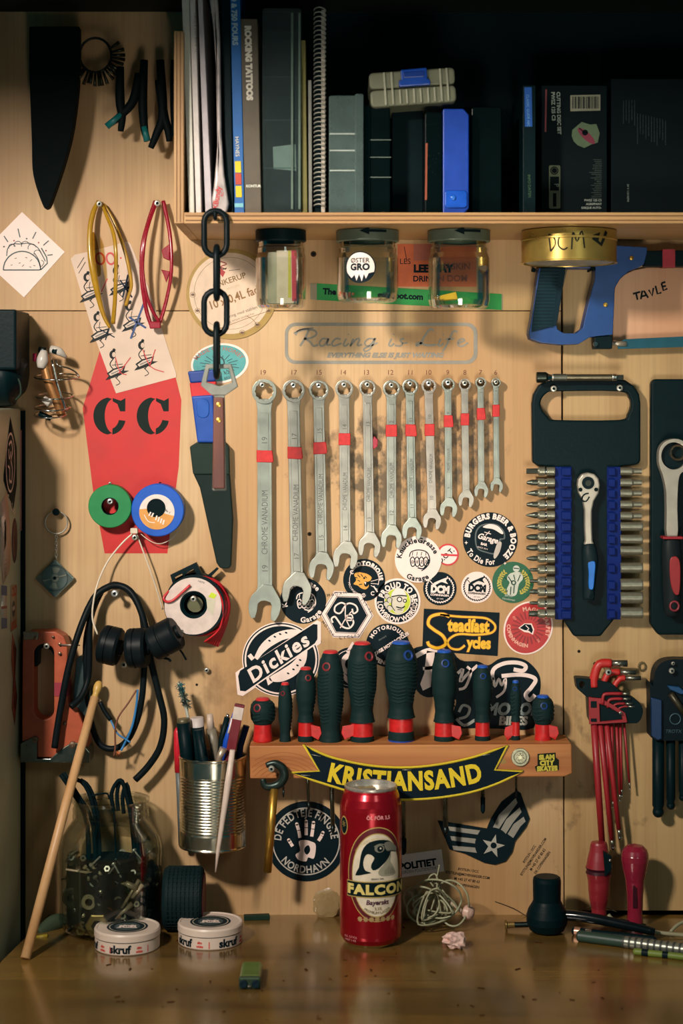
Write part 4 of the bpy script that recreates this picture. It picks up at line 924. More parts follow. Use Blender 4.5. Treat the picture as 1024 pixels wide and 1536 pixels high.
# cartoon sheet
def f(m, w):
    a = L_(w, 1); R1 = K(196, 50, 50, .5); I = K(40, 44, 44, .5)
    for x in (150, 166): m.stroke(circ(x, 388, 6.2, 16, ry=8.5, rot=-12), 3, a, R1, closed=True, sub=1)
    m.flat(circ(181, 387, 1.5, 8), a, R1); m.stroke([(116, 402), (126, 386)], 1, a, I, sub=1); m.stroke([(118, 410), (128, 393)], 1, a, I, sub=1)
    for x, y in ((133, 424), (177, 414), (148, 484), (196, 468), (172, 540), (215, 526)):
        m.flat(circ(x-3, y-8, 5, 14, ry=6.5), a, I); m.flat(circ(x-1, y-8, 3, 10, ry=4), a+.2, K(206, 180, 160)); m.flat(circ(x-1, y-15, 2.5, 8), a, I)
        m.stroke([(x-2, y-2), (x-7, y+6), (x-2, y+14), (x+6, y+20), (x+2, y+28)], 1.5, a+.1, I, sub=4); m.stroke([(x+2, y-1), (x+1, y+8), (x+6, y+14)], 1, a, I, sub=4)
        m.flat([(x-12, y+20), (x-2, y+13), (x+16, y+8), (x+14, y+16), (x+22, y+16), (x+6, y+24), (x-6, y+28), (x-14, y+30), (x-9, y+24)], a, I)
        m.flat([(x-9, y+21), (x-1, y+15), (x+13, y+11), (x+11, y+16), (x+3, y+20), (x-6, y+24)], a+.2, K(206, 186, 170)); m.stroke([(x-5, y+21), (x+10, y+14)], 1.6, a+.4, K(110, 104, 100), sub=1)
        m.stroke([(x+1, y+26), (x+8, y+34), (x+2, y+38)], 1.2, a, I, sub=3); m.stroke([(x-4, y+8), (x+12, y+6)], 1, a+.1, I, sub=1)
    B1 = K(20, 60, 120, .5)
    m.stroke([(216, 454), (196, 508)], 3, a+.6, B1, sub=1); m.stroke([(194, 476), (219, 492)], 3, a+.6, B1, sub=1)
    m.stroke([(180, 420), (198, 446)], 2.4, a+.6, K(24, 40, 60), sub=1); m.stroke([(192, 412), (184, 446)], 2.4, a+.6, K(24, 40, 60), sub=1)
    m.stroke([(150, 494), (172, 506)], 1.6, a+.6, K(24, 40, 50), sub=1); m.stroke([(164, 492), (158, 510)], 1.6, a+.6, K(24, 40, 50), sub=1)
    for p in (((161, 418), (152, 438)), ((173, 536), (180, 558), (190, 562)), ((196, 536), (178, 560)), ((214, 524), (226, 550), (246, 558)), ((233, 524), (224, 550)), ((144, 436), (148, 440))): m.stroke(p, 1.4, a+.6, R1, sub=3)
sticker('drawing_sheet', 'creased sheet of small crossed-out cartoon figures behind the yellow glasses', [(106, 388), (112, 382), (140, 376), (191, 362), (196, 366), (222, 430), (264, 560), (264, 566), (174, 590), (160, 555), (140, 500)], K(214, 190, 170, .6, var=.08, ns=30, bump=.5, bs=60), f, w=1.2, cat_='paper')
# beer-label coaster
def f(m, w):
    a = L_(w, 1); C = K(222, 196, 170, .55); G = K(130, 100, 50, .5); A2 = 16
    m.flat(circ(345, 440, 61, 60), a, C); m.stroke(circ(345, 440, 54, 60), .5, a+.2, G, closed=True, sub=1)
    m.text('ENKERUP', 346, 424, 8, G, a+.2, rot=A2+3, bold=.02); m.text('BRYGGERI', 350, 432, 3, K(190, 170, 140), a+.2, rot=A2+3)
    m.text('10 x 0,4L fad', 352, 452, 12, K(140, 98, 44, .5), a+.2, rot=A2+3, sx=.86, bold=.02); m.text('anbring med stablen', 361, 471, 4.5, K(90, 76, 56), a+.2, rot=A2+3)
    m.text('og sample sandwiches', 362, 478, 3.2, K(140, 120, 96), a+.2, rot=A2+3); m.stroke([(310, 500), (345, 487), (375, 476), (404, 466)], .8, a+.2, G, sub=3); m.stroke([(370, 474), (380, 480), (385, 488)], .8, a+.2, G, sub=3)
    m.stroke([(343, 406), (360, 404)], .8, a+.2, K(70, 60, 50), sub=1)
    m.flat([(330, 402), (338, 408), (334, 416), (328, 408)], a+.4, K(170, 40, 40)); m.stroke([(330, 392), (340, 396), (331, 400), (339, 404)], 1.8, a+.3, K(150, 50, 44), sub=3); m.stroke([(329, 398), (333, 404), (340, 402)], 1.4, a+.35, K(40, 60, 44), sub=3)
    for x, y in ((289, 442), (296, 466), (363, 499), (386, 487), (403, 466)): m.flat(circ(x, y, 3, 8, ry=2), a+.2, K(110, 80, 60)); m.stroke(circ(x, y, 4, 10), .7, a+.2, G, closed=True, sub=1)
sticker('beer_coaster', 'big round cream cardboard label with a gold rim behind the chain', circ(347, 441, 68, 64), K(166, 134, 62, .5), f, w=2., cat_='label')
# teal oval
def f(m, w):
    a = L_(w, 1); T = K(74, 158, 158, .5); I = K(26, 60, 64)
    m.flat(circ(329, 545, 40, 44, ry=27, rot=-8), a, T)
    m.arc('MADE OF HONEY', 329, 556, 31, 92, 5.4, K(150, 110, 100), a+.2, bold=.03, rx=1.25)
    for i in range(20):
        A = rad(i*18+6); m.stroke([(329+15*math.cos(A), 548-9*math.sin(A)), (329+(30 if i % 2 else 26)*math.cos(A), 548-(18 if i % 2 else 15)*math.sin(A))], 1, a+.2, I, sub=1)
    m.stroke([(322, 540), (332, 536), (336, 546), (326, 552), (330, 560)], 2, a+.3, I, sub=4); m.text('0 1/2', 337, 562, 5, I, a+.3, rot=12); m.text('BREW', 344, 568, 4, I, a+.3, rot=14)
sticker('oval_sticker', 'teal oval sticker with a white rim behind the bottle opener', circ(329.5, 545, 43.5, 44, ry=30, rot=-8), CREAM, f)
# orange sticker and green strip
def f(m, w):
    a = L_(w, 1); m.flat([(620, 366), (660, 366), (660, 391), (620, 391)], a, K(176, 96, 76)); m.text('LEEWAY', 620, 408, 10.5, INK, a+.2, align='l', bold=.06); m.text('DRINK', 619, 422, 8, INK, a+.2, align='l', bold=.03)
    m.stroke([(606, 370), (610, 392)], 1, a, INK, sub=1); m.text('LES', 599, 396, 8, INK, a, align='l'); m.text('MASKIN', 658, 404, 9, K(150, 70, 50), a+.2, align='l', bold=.03); m.text('N DOM', 656, 422, 9, K(150, 70, 50), a+.2, align='l', bold=.03)
sticker('orange_sticker', 'orange sticker with black capitals between the middle and right jar', [(596, 366), (714, 366), (714, 430), (596, 430)], K(208, 100, 52, .5), f)
def f(m, w):
    a = L_(w, 1); m.flat([(475, 425), (752, 441), (752, 465), (475, 450)], a, K(10, 140, 60, .5))
    m.flat([(465, 425), (475, 425.5), (475, 450), (465, 449)], a+.1, K(150, 138, 110)); m.text('The', 484, 441, 8.5, INK, a+.2, align='l', bold=.05, rot=-3); m.text('gearspot.com', 566, 446, 8.5, INK, a+.2, align='l', bold=.05, rot=-3)
sticker('green_strip_sticker', 'long green strip sticker passing behind the jars', [(465, 425), (752, 441), (754, 441), (754, 465), (465, 449)], K(150, 138, 110, .5), f)
# grey decal
m = M(.5); G = K(140, 136, 124, .5)
o1 = rrect(427, 484, 716, 546, 16); i1 = rrect(432, 489, 710, 541, 12)
m.flat(o1, .5, G, holes=[i1]); 
for p_, w_ in (([(443, 503), (447, 497), (460, 494), (472, 496), (474, 502), (466, 507), (456, 508)], 3), ([(463, 495), (458, 506), (450, 519)], 3.4), ([(456, 508), (464, 512), (470, 519), (477, 517)], 3),
               ([(492, 509), (484, 508), (479, 514), (481, 519), (487, 517), (493, 508), (490, 517), (496, 517)], 2.6), ([(511, 509), (504, 508), (498, 514), (500, 519), (512, 515)], 2.6), ([(519, 508), (515, 517), (518, 519), (523, 515)], 2.6), ([(522, 502), (523, 501)], 2.6),
               ([(530, 508), (525, 519), (534, 509), (539, 509), (536, 518), (543, 517)], 2.6), ([(562, 509), (553, 508), (547, 514), (550, 519), (556, 516), (563, 507), (556, 522), (548, 527), (546, 523), (558, 518), (566, 514)], 2.4),
               ([(587, 508), (583, 517), (586, 519), (591, 515)], 2.6), ([(590, 502), (591, 501)], 2.6), ([(606, 508), (600, 510), (603, 515), (600, 519), (592, 518)], 2.6), ([(603, 515), (611, 514)], 2),
               ([(650, 496), (645, 494), (638, 502), (630, 516), (624, 518), (628, 514), (640, 518), (654, 517)], 3.2), ([(661, 508), (657, 517), (660, 519), (665, 515)], 2.6), ([(664, 502), (665, 501)], 2.6), ([(686, 498), (680, 497), (674, 508), (666, 524), (663, 526)], 2.8), ([(668, 509), (681, 508)], 2.2), ([(687, 515), (696, 511), (693, 508), (687, 512), (687, 518), (694, 519), (702, 514)], 2.6)):
    m.stroke(p_, w_, .6, G, sub=5)
m.text('EVERYTHING ELSE IS JUST WAITING', 577, 536, 6.6, G, .6, shear=.35, bold=.06, sx=1.12)
m.stroke([(440, 500), (452, 494), (470, 492)], 2, .6, G, sub=4)
tag(m.build('grey_decal'), 'grey outline decal with slanted script above the wrenches', 'decal')
# ---- horseshoe sticker
def f(m, w):
    a = L_(w, 1)
    body = circ(421, 989, 52, 60, ry=50, rot=0)
    m.flat(circ(421, 989, 52, 60, ry=50), a, INK); m.flat([(357, 1014), (360, 1006), (470, 936), (476, 937), (476, 958), (472, 965), (368, 1037), (360, 1036)], a+.2, INK)
    m.flat([(354.8, 1010), (476, 930), (479, 934), (479, 963), (364, 1042), (357, 1040)], a+.1, CREAM)
    m.flat([(358, 1012), (475, 936), (475.5, 960), (366, 1035), (361, 1036)], a+.3, INK)
    # horseshoe halves
    m.flat(cat([(381, 986), (392, 966), (412, 950), (436, 944), (454, 948), (440, 956), (424, 960), (406, 970), (394, 980)], 4)+[(386, 990)], a+.2, CREAM)
    m.flat([(371, 984), (376, 980), (382, 987), (377, 991)], a+.2, CREAM)
    m.flat(cat([(461, 974), (458, 994), (444, 1012), (424, 1022), (408, 1022), (404, 1016), (420, 1006), (438, 994), (452, 978)], 4), a+.2, CREAM)
    m.flat([(399, 1018), (404, 1015), (409, 1023), (402, 1028)], a+.2, CREAM)
    for t in ((404, 961), (412, 955), (420, 951), (429, 949), (450, 990), (446, 998), (440, 1004), (432, 1010)): m.flat(circ(t[0], t[1], 2.2, 10, ry=1.3, rot=25), a+.4, INK)
    m.text('Dickies', 422, 995, 20, CREAM, a+.5, rot=34.5, bold=.03, shear=.15, sx=1.04, space=.12)
m = M(.9); base = circ(421, 989, 58, 60, ry=56)
m.prism(base, .15, .9, CREAM); m.prism([(353, 1009), (361, 1003), (476, 931), (481, 933), (481, 965), (364, 1044), (356, 1042)], .15, .88, CREAM); m.prism(circ(421, 989, 56.5, 60, ry=54.5), .9, .94, INK); m.prism(circ(421, 989, 54.5, 60, ry=52.5), .94, .98, CREAM)
f(m, .9); tag(m.build('horseshoe_sticker'), 'large black and white horseshoe sticker with a slanted name banner', 'sticker')
m = M(.4); m.text('®', 479, 966, 6, K(120, 90, 70), .4); m.build('trademark_mark', bpy.data.objects['horseshoe_sticker'])
def ring_sticker(label, u, v, r, base, drawf, border=None, name='round_sticker', w=.9):
    def g(m, w):
        if border: m.flat(circ(u, v, r-border[0], 44), L_(w, 1), border[1])
        drawf(m, L_(w, 2))
    return sticker(name, label, circ(u, v, r, 44), base, g, w=w, group=GS)
def fist(m, u, v, s, a, lm, fm):
    m.flat(cat([(u-15*s, v-6*s), (u-12*s, v-14*s), (u, v-17*s), (u+13*s, v-13*s), (u+17*s, v), (u+12*s, v+10*s), (u+4*s, v+16*s), (u-2*s, v+11*s), (u-13*s, v+9*s)], 4, True), a, fm)
    for i in range(4):
        x = u-12.5*s+i*7*s; m.stroke([(x, v+6*s), (x-1*s, v-2*s), (x+3*s, v-6*s), (x+6*s, v-1*s), (x+6*s, v+7*s), (x+2*s, v+9*s), (x, v+6*s)], 1.6*s, a+.2, lm, sub=3)
        m.text('DEZZ'[i], x+3*s, v+4*s, 4.2*s, lm, a+.3, bold=.03)
        m.stroke([(x+2*s, v-8*s), (x+3*s, v-14*s)], 1*s, a+.2, lm, sub=1)
    m.stroke([(u-15*s, v-6*s), (u-12*s, v-14*s), (u, v-17*s), (u+13*s, v-13*s), (u+17*s, v), (u+12*s, v+10*s), (u+4*s, v+16*s)], 1.6*s, a+.2, lm, sub=4); m.stroke([(u+16*s, v-2*s), (u+8*s, v+12*s), (u-2*s, v+11*s)], 2*s, a+.2, lm, sub=3)
def fk(fg, bgm, u, v, s, rot):
    def g(m, a):
        fist(m, u, v, s*.92, a, fg if bgm is None else bgm, bgm if bgm else CREAM)
        m.arc('KnuckleGrease', u, v, 24.5*s, 90+rot, 7.2*s, fg, a, bold=.05); m.arc('Garage', u, v, 31.5*s, 270+rot, 7.6*s, fg, a, bottom=True, bold=.05)
    return g
def g(m, a):
    fist(m, 458, 904, .9, a, CREAM, INK)
    m.arc('KnuckleGrease', 454.5, 901, 24.5, 118, 7.6, CREAM, a, bold=.03, space=.03); m.arc('Garage', 454.5, 901, 32.5, 296, 7.6, CREAM, a, bottom=True, bold=.03, space=.14)
ring_sticker('black round sticker with a white fist drawing under the second longest wrench', 454.5, 901, 34.5, INK, g)
def g(m, a):
    fist(m, 628, 841, .95, a, INK, CREAM)
    m.arc('KnuckleGrease', 627, 839, 24.5, 98, 7.4, INK, a, bold=.045); m.arc('Garage', 627, 839, 31, 268, 7.6, INK, a, bottom=True, bold=.05)
def hexa(m, w):
    a = L_(w, 1); H = lambda r: [(520+r*math.cos(rad(t+58)), 922-r*math.sin(rad(t+58))) for t in range(0, 360, 60)]
    m.flat(H(38.6), a, INK); m.flat(H(37.6), a+.1, CREAM); m.flat(H(32), a+.2, INK); m.flat(H(31), a+.3, CREAM); m.flat(H(30.2), a+.4, INK)
    m.stroke([(520, 908), (512, 904), (503, 909), (502, 917), (509, 920), (515, 914)], 2.4, a+.6, CREAM, sub=5); m.stroke([(513, 915), (522, 905), (533, 908), (536, 916), (530, 920), (528, 913)], 2.4, a+.6, CREAM, sub=5)
    m.stroke([(499, 934), (497, 928), (502, 925), (507, 931), (514, 940), (524, 942), (530, 934), (526, 927), (518, 927)], 2.6, a+.6, CREAM, sub=5); m.stroke([(518, 910), (518, 926), (524, 940)], 1.6, a+.6, CREAM, sub=3)
    m.stroke([(510, 942), (518, 928), (528, 916)], 1.5, a+.6, CREAM, sub=3); m.stroke([(518, 924), (527, 922), (528, 930), (518, 930)], 2, a+.6, CREAM, sub=4)
    m.text('MADAM', 505, 893, 4.2, INK, a+.3, rot=8, space=.45); m.text('MOTOR', 490, 944, 4, INK, a+.3, rot=-52, space=.4); m.text('CYCLES', 524, 957, 4.2, INK, a+.3, rot=8, space=.45); m.text('EST 12', 548, 910, 4, INK, a+.3, rot=-52, space=.4)
sticker('hexagon_sticker', 'black and cream hexagon sticker with curly initials', [(520+40*math.cos(rad(t+58)), 922-40*math.sin(rad(t+58))) for t in range(0, 360, 60)], CREAM, hexa)
def g(m, a):
    OG = K(222, 160, 60, .5); m.stroke(circ(546, 870, 22, 30, a0=-20, a1=200), .8, a, CREAM, sub=1)
    m.arc('MOTORIOUS', 546, 870, 22, 68, 6, CREAM, a, bold=.07, space=.03); m.arc('MACHINEDIVISION', 546, 870, 24.5, 232, 3, CREAM, a, bottom=True)
    m.flat(cat([(531, 862), (536, 858), (543, 859), (551, 861), (557, 866), (555, 871), (551, 873), (553, 879), (548, 884), (541, 882), (536, 878), (530, 876), (534, 870)], 4, True), a+.2, OG)
    for p in (((536, 862), (540, 866)), ((541, 861), (544, 865)), ((536, 870), (540, 872)), ((538, 877), (543, 876)), ((547, 864), (550, 867)), ((532, 866), (536, 867))): m.stroke(p, 1.2, a+.4, INK, sub=1)
    m.flat(circ(549, 876, 3.4, 12, ry=4), a+.5, INK); m.flat(circ(546, 867, 1.6, 8), a+.5, INK); m.flat([(546, 873), (548, 877), (549, 873)], a+.6, CREAM)
    for p in (((556, 872), (567, 869)), ((556, 875), (568, 876)), ((556, 878), (566, 884))): m.stroke(p, .8, a+.4, CREAM, sub=1)
    for x, y in ((528, 858), (545, 893), (559, 890)): m.stroke(circ(x, y, 2.6, 8, a0=40, a1=320), 1.3, a, CREAM, sub=1)
    m.stroke([(560, 879), (566, 888)], 2, a, CREAM, sub=1)
ring_sticker('round black sticker with an orange tiger head', 546, 870, 31.5, INK, g)
def g(m, a):
    LM = K(190, 205, 40, .5); m.flat(circ(596, 902, 20, 36), a, CREAM); m.flat(circ(596, 902, 19, 36), a+.2, LM)
    m.arc('PROUD TO BE A', 596, 903, 21.5, 70, 8, CREAM, a, bold=.05, sx=.82); m.arc('LOWBROW WEIRDO', 596, 903, 30, 268, 7.4, CREAM, a, bottom=True, bold=.03, sx=.8, space=.14)
    m.flat(cat([(586, 896), (590, 886), (600, 884), (608, 890), (610, 898), (606, 908), (604, 918), (594, 920), (588, 912)], 4, True), a+.4, K(214, 204, 184)); m.flat(cat([(587, 894), (592, 884), (602, 883), (609, 892), (598, 892)], 3, True), a+.6, CREAM); m.stroke([(587, 895), (598, 893), (610, 894)], 1.6, a+.7, INK, sub=3)
    for c in ((599, 899, 4.2), (607, 901, 3)): m.flat(circ(*c, 14), a+.7, INK); m.flat(circ(c[0], c[1], c[2]-1.4, 10), a+.8, CREAM)
    m.stroke([(594, 910), (602, 912), (607, 909)], 1.8, a+.7, INK, sub=3); m.stroke([(596, 914), (603, 915)], 1, a+.7, INK, sub=1); m.stroke([(588, 898), (587, 908), (592, 916)], 1.2, a+.7, INK, sub=3)
    for x, y in ((580, 894), (584, 900), (579, 906), (584, 912)): m.flat(circ(x, y, 4.4, 12), a+.5, K(206, 196, 180)); m.stroke(circ(x, y, 4, 10, a0=30, a1=250), .9, a+.6, INK, sub=1)
ring_sticker('round black sticker with a lime green centre and a bald cartoon head', 596, 902, 34.5, CREAM, g, (3, INK))
def g(m, a): m.flat(circ(671.5, 832, 14, 30), a, CREAM); m.text('D.O.T.', 671, 836, 7, INK, a+.2, rot=42, bold=.03); m.flat([(657, 830.5), (687, 831.5), (687, 834.5), (657, 833.5)], a+.3, RED)
ring_sticker('small white sticker with a red ring and bar across', 671.5, 832, 16.5, RED, g, w=.7)
def dcm(fg, bg, u, v, s):
    def g(m, a):
        for i in range(28):
            A = rad(130+i*10.37); 
            if 40 < (130+i*10.37) % 360 < 140 and False: continue
            x, y = u+19.5*s*math.cos(A), v-19.5*s*math.sin(A); m.stroke([(x, y), (u+21.5*s*math.cos(A+.16), v-21.5*s*math.sin(A+.16))], 1.8*s, a, fg, sub=1)
        m.flat(cat([(u-10*s, v-8*s), (u-2*s, v-12*s), (u+8*s, v-16*s), (u+13*s, v-17*s), (u+9*s, v-12*s), (u+12*s, v-7*s), (u+3*s, v-10*s), (u-4*s, v-7*s), (u-11*s, v-3*s)], 3, True), a, fg); m.stroke([(u-10*s, v-6*s), (u-15*s, v-12*s)], 1.2*s, a, fg, sub=1)
        m.text('DCM', u, v+6*s, 10*s, fg, a+.1, bold=.07, rot=-4, sx=.85); m.text('COPENHAGEN', u-.5*s, v+11*s, 2.8*s, fg, a+.1, rot=-4, bold=.04); m.text('EST 2009', u, v+16*s, 1.8*s, fg, a+.1, rot=-4)
    return g
ring_sticker('small black round sticker with white laurel and three capitals', 659.5, 883, 25, INK, dcm(CREAM, INK, 659.5, 883, 1.))
ring_sticker('large white round sticker with a black fist drawing', 627, 839, 35, CREAM, g := (lambda m, a: (fist(m, 628, 841, .95, a, INK, CREAM), m.arc('KnuckleGrease', 627, 839, 25, 98, 7.4, INK, a, bold=.03, space=.03), m.arc('Garage', 627, 839, 32.5, 268, 7.4, INK, a, bottom=True, bold=.03, space=.14))), w=1.9)
ring_sticker('small white round sticker with black laurel and three capitals', 715, 881, 23.5, CREAM, dcm(INK, CREAM, 715, 881, .95))
def g(m, a):
    m.arc('BURGERS BEER & BOOZE', 735, 809, 31, 62, 7.6, CREAM, a, bold=.06, sx=.92, space=.06); m.arc('To Die For', 733, 809, 38, 246, 8, CREAM, a, bottom=True, bold=.03, sx=.8, space=.14)
    HL = K(80, 92, 92); m.flat(cat([(712, 812), (713, 797), (720, 788), (732, 785), (746, 787), (756, 797), (757, 808), (751, 810), (748, 818), (742, 831), (728, 829), (716, 824)], 4, True), a, HL); m.flat(cat([(714, 811), (715, 798), (721, 790), (732, 787), (745, 789), (754, 798), (755, 807), (749, 808), (746, 817), (741, 829), (728, 827), (717, 822)], 4, True), a+.2, INK)
    m.flat(cat([(724, 790), (734, 786), (746, 789), (754, 798), (752, 801), (740, 794), (728, 792)], 4, True), a+.4, CREAM); m.flat(cat([(746, 814), (752, 814), (749, 828), (742, 838), (740, 832)], 3, True), a+.4, K(190, 178, 166))
    m.text('Garage', 730, 811, 8, CREAM, a+.5, rot=-16, shear=.25, bold=.03, sx=.92); m.text('BAR', 725, 818, 3.6, CREAM, a+.5, rot=-14, bold=.04); m.text('SINCE 2014', 723, 823, 2.2, CREAM, a+.5, rot=-14); m.stroke([(726, 798), (736, 801)], 1.2, a+.5, CREAM, sub=1); m.stroke([(734, 797), (728, 803)], 1.2, a+.5, CREAM, sub=1)
    m.flat(star(699, 814, 3, 1, 4), a, CREAM); m.flat(star(757, 845, 2.6, 1, 4), a, CREAM)
ring_sticker('largest round black sticker, with a racing helmet drawing', 735, 809.5, 41, INK, g)
def g(m, a):
    YG = K(190, 176, 70, .5)
    for sgn in (-1, 1):
        for i in range(11):
            A = rad(90+sgn*(38+i*11)); x, y = 770+23*math.cos(A), 873-20*math.sin(A)
            m.flat(circ(x, y, 3, 8, ry=1.3, rot=-(90-math.degrees(A))*1+40*sgn), a, YG); m.flat(circ(770+19.5*math.cos(A), 873-17*math.sin(A), 2.6, 8, ry=1.1, rot=(math.degrees(A))+50*sgn), a, YG)
    WG = K(196, 200, 186); m.flat(circ(774, 853, 5, 14), a+.1, WG); m.flat(cat([(765, 860), (780, 858), (784, 868), (778, 876), (774, 892), (764, 894), (759, 886), (764, 874), (760, 868)], 3, True), a, WG)
    for p in (((762, 865), (768, 874)), ((780, 862), (776, 872)), ((766, 880), (765, 892)), ((771, 878), (770, 890)), ((770, 852), (778, 853)), ((760, 869), (756, 866)), ((784, 868), (790, 864)), ((770, 862), (772, 870))): m.stroke(p, 1.4, a+.3, K(20, 60, 44), sub=1)
    m.flat(circ(770, 874, 4, 12), a+.3, K(30, 70, 50)); m.flat(circ(770, 874, 2, 10), a+.5, WG); m.text('BIKER', 762, 895, 3, WG, a, rot=-8); m.text('Gentleman', 762, 900, 3, WG, a, rot=-10, shear=.3)
ring_sticker('green round sticker with a motorcycle rider and gold laurel', 769, 873.5, 31, K(12, 92, 58, .5), g)
def g(m, a):
    m.arc('MOTORIOUS', 581, 968, 24.5, 96, 5.4, CREAM, a, bold=.04, space=.12); m.text('VINTAGE MOTORCYCLES', 584, 970, 4.6, CREAM, a, rot=32, bold=.05, sx=.9); m.arc('COPENHAGEN', 581, 968, 29, 262, 6, CREAM, a, bottom=True, bold=.04); m.text('denmark', 574, 958, 2.6, K(120, 126, 120), a, rot=30)
ring_sticker('black round sticker with slanted small print behind the screwdriver handles', 581, 968, 32.5, INK, g)
def g(m, a): m.text('VICE', 528, 1012, 24, CREAM, a, rot=58, bold=.06, shear=.2); m.stroke(circ(526, 1002, 27, 30), .8, a, CREAM, closed=True, sub=1)
ring_sticker('black round sticker with big white letters between the red-capped screwdrivers', 526, 1002, 31, INK, g, w=.7)
# yellow on black rectangle
def f(m, w):
    a = L_(w, 1); OY = K(244, 186, 30, .5)
    S_ = K(120, 50, 16, .5)
    for mt, dw, a2 in ((S_, 1.7, a), (OY, 0, a+.3)):
        m.stroke([(674, 925), (662, 921), (646, 925), (642, 936), (650, 944), (664, 954), (668, 966), (656, 972), (644, 968), (641, 962)], 4.4+dw, a2, mt, sub=6)
        m.stroke([(660, 922), (690, 925), (715, 926), (730, 928), (741, 936), (742, 944), (734, 950), (712, 952), (690, 951), (678, 955), (671, 963), (676, 972), (688, 974), (697, 968)], 3+dw, a2, mt, sub=6)
        for t, x, y, s_ in (('teadfast', 702, 947, 17.5), ('ycles', 718, 972, 16)):
            m.text(t, x, y, s_, mt, a2+.1, rot=-2, bold=.05 if mt is OY else .075, sx=.76, space=.0)
sticker('yellow_lettering_sticker', 'black rectangular sticker with yellow flowing letters', [(635.5, 913), (749, 919), (746, 984), (633, 976)], INK, f)
# red oval
def f(m, w):
    a = L_(w, 1); RO = K(188, 48, 48, .5); m.flat(circ(792, 942, 33.5, 44, ry=39, rot=28), a, RO)
    for i in range(22): A = rad(i*16.4+5); m.stroke([(792+13*math.cos(A), 942-13*math.sin(A)), (792+25*math.cos(A), 942-25*math.sin(A))], 2.2, a+.1, K(140, 34, 40), sub=1)
    m.arc('MAGIC CARPET', 792, 943, 27, 42, 5.6, K(230, 170, 150), a+.3, bold=.04, space=.06); m.arc('COPENHAGEN', 791, 940, 31, 222, 5, K(230, 170, 150), a+.3, bottom=True, bold=.04, space=.08)
    m.flat([(777, 942), (786, 935), (797, 935), (801, 944), (799, 952), (793, 949), (786, 948)], a+.4, CREAM); m.flat([(779, 942), (787, 936), (796, 937), (799, 945), (797, 950), (793, 946), (786, 945)], a+.5, INK); m.stroke([(788, 938), (793, 943), (790, 945)], 1.2, a+.6, CREAM, sub=2)
    m.text('EST', 770, 928, 3, K(230, 170, 150), a+.3, rot=-60); m.text('DK', 806, 962, 3, K(230, 170, 150), a+.3, rot=-60)
sticker('oval_sticker', 'red oval sticker with a white rim below the green round one', circ(792, 942, 36, 44, ry=41, rot=28), CREAM, f)
# large lettering sticker behind the handles
def f(m, w):
    a = L_(w, 1)
    m.stroke([(622, 985), (640, 976), (660, 975), (668, 978)], 7, a, CREAM, sub=4); m.flat([(640, 976), (652, 978), (646, 1030), (634, 1036), (630, 1026), (636, 1010)], a, CREAM); m.stroke([(634, 1003), (650, 1001)], 5, a, CREAM, sub=1)
    m.stroke([(686, 1010), (694, 1004), (690, 1022), (700, 1012), (716, 998)], 4.5, a, CREAM, sub=4); m.stroke([(700, 1000), (706, 1008), (698, 1030), (688, 1034)], 4, a, CREAM, sub=4)
    m.stroke([(770, 1004), (784, 1006), (788, 999), (776, 994), (756, 995), (740, 1004), (738, 1020)], 6, a, CREAM, sub=6); m.stroke([(752, 1014), (776, 1012), (794, 1014), (803, 1020), (796, 1032), (788, 1042), (794, 1050), (802, 1042)], 6, a, CREAM, sub=6)
    m.stroke([(740, 1016), (742, 1030), (748, 1018), (752, 1028), (758, 1018), (756, 1036), (744, 1046)], 3.6, a, CREAM, sub=4); m.text('ig', 728, 1040, 14, CREAM, a, shear=.3, bold=.03)
    m.stroke([(688, 1068), (694, 1058), (704, 1062), (700, 1074), (688, 1078)], 4, a, K(150, 156, 150), sub=5); m.stroke([(684, 1078), (696, 1088), (712, 1080)], 4.5, a, K(150, 156, 150), sub=5)
    m.text('MOTOR', 768, 1072, 17, K(120, 132, 128), a, bold=.05, shear=.2, sx=.9); m.text('BIKES', 769, 1087, 12, K(170, 172, 160), a, bold=.05, shear=.1)
sticker('script_sticker', 'large black sticker of white script letters behind the blue-capped screwdrivers', cat([(614, 980), (640, 968), (670, 968), (690, 990), (716, 992), (732, 998), (752, 987), (782, 988), (800, 1000), (810, 1018), (808, 1044), (798, 1056), (800, 1092), (746, 1093), (716, 1092), (688, 1092), (676, 1080), (684, 1050), (664, 1042), (640, 1046), (622, 1030)], 4, True), INK, f, w=.8)
# round handprint sticker
def f(m, w):
    a = L_(w, 1); GR = K(190, 184, 174, .5); u, v = 459, 1262
    m.stroke(circ(u, v, 50, 60), 1.8, a, GR, closed=True, sub=1); m.arc('DE FEDTEJE FINGRE', u, v, 37.5, 92, 11, GR, a, bold=.02, sx=.78, space=.03); m.arc('NORDHAVN', u, v, 47.5, 268, 10.5, GR, a, bottom=True, bold=.02, sx=.84, space=.16)
    m.flat(cat([(448, 1262), (458, 1260), (466, 1262), (473, 1266), (473, 1278), (470, 1288), (462, 1286), (459, 1292), (448, 1290), (443, 1282), (450, 1276)], 3, True), a, CREAM)
    m.flat(cat([(458, 1270), (463, 1268), (465, 1276), (460, 1282), (456, 1276)], 3, True), a+.2, INK)
    for pts in (((450, 1258), (448, 1246), (445, 1236)), ((459, 1254), (459, 1242), (459, 1232)), ((467, 1256), (469, 1244), (470, 1234)), ((477, 1262), (482, 1254), (484, 1249)), ((439, 1270), (436, 1265), (433, 1260))):
        for i in range(2): m.stroke([(pts[i][0]+(pts[i+1][0]-pts[i][0])*.1, pts[i][1]+(pts[i+1][1]-pts[i][1])*.1), (pts[i+1][0], pts[i+1][1])], 5, a, CREAM, sub=1)
        m.flat(circ(*pts[2], 2.6, 10), a, CREAM)
sticker('handprint_sticker', 'big round black sticker with a white handprint below the screwdriver rack', circ(459, 1262, 60, 60), INK, f)
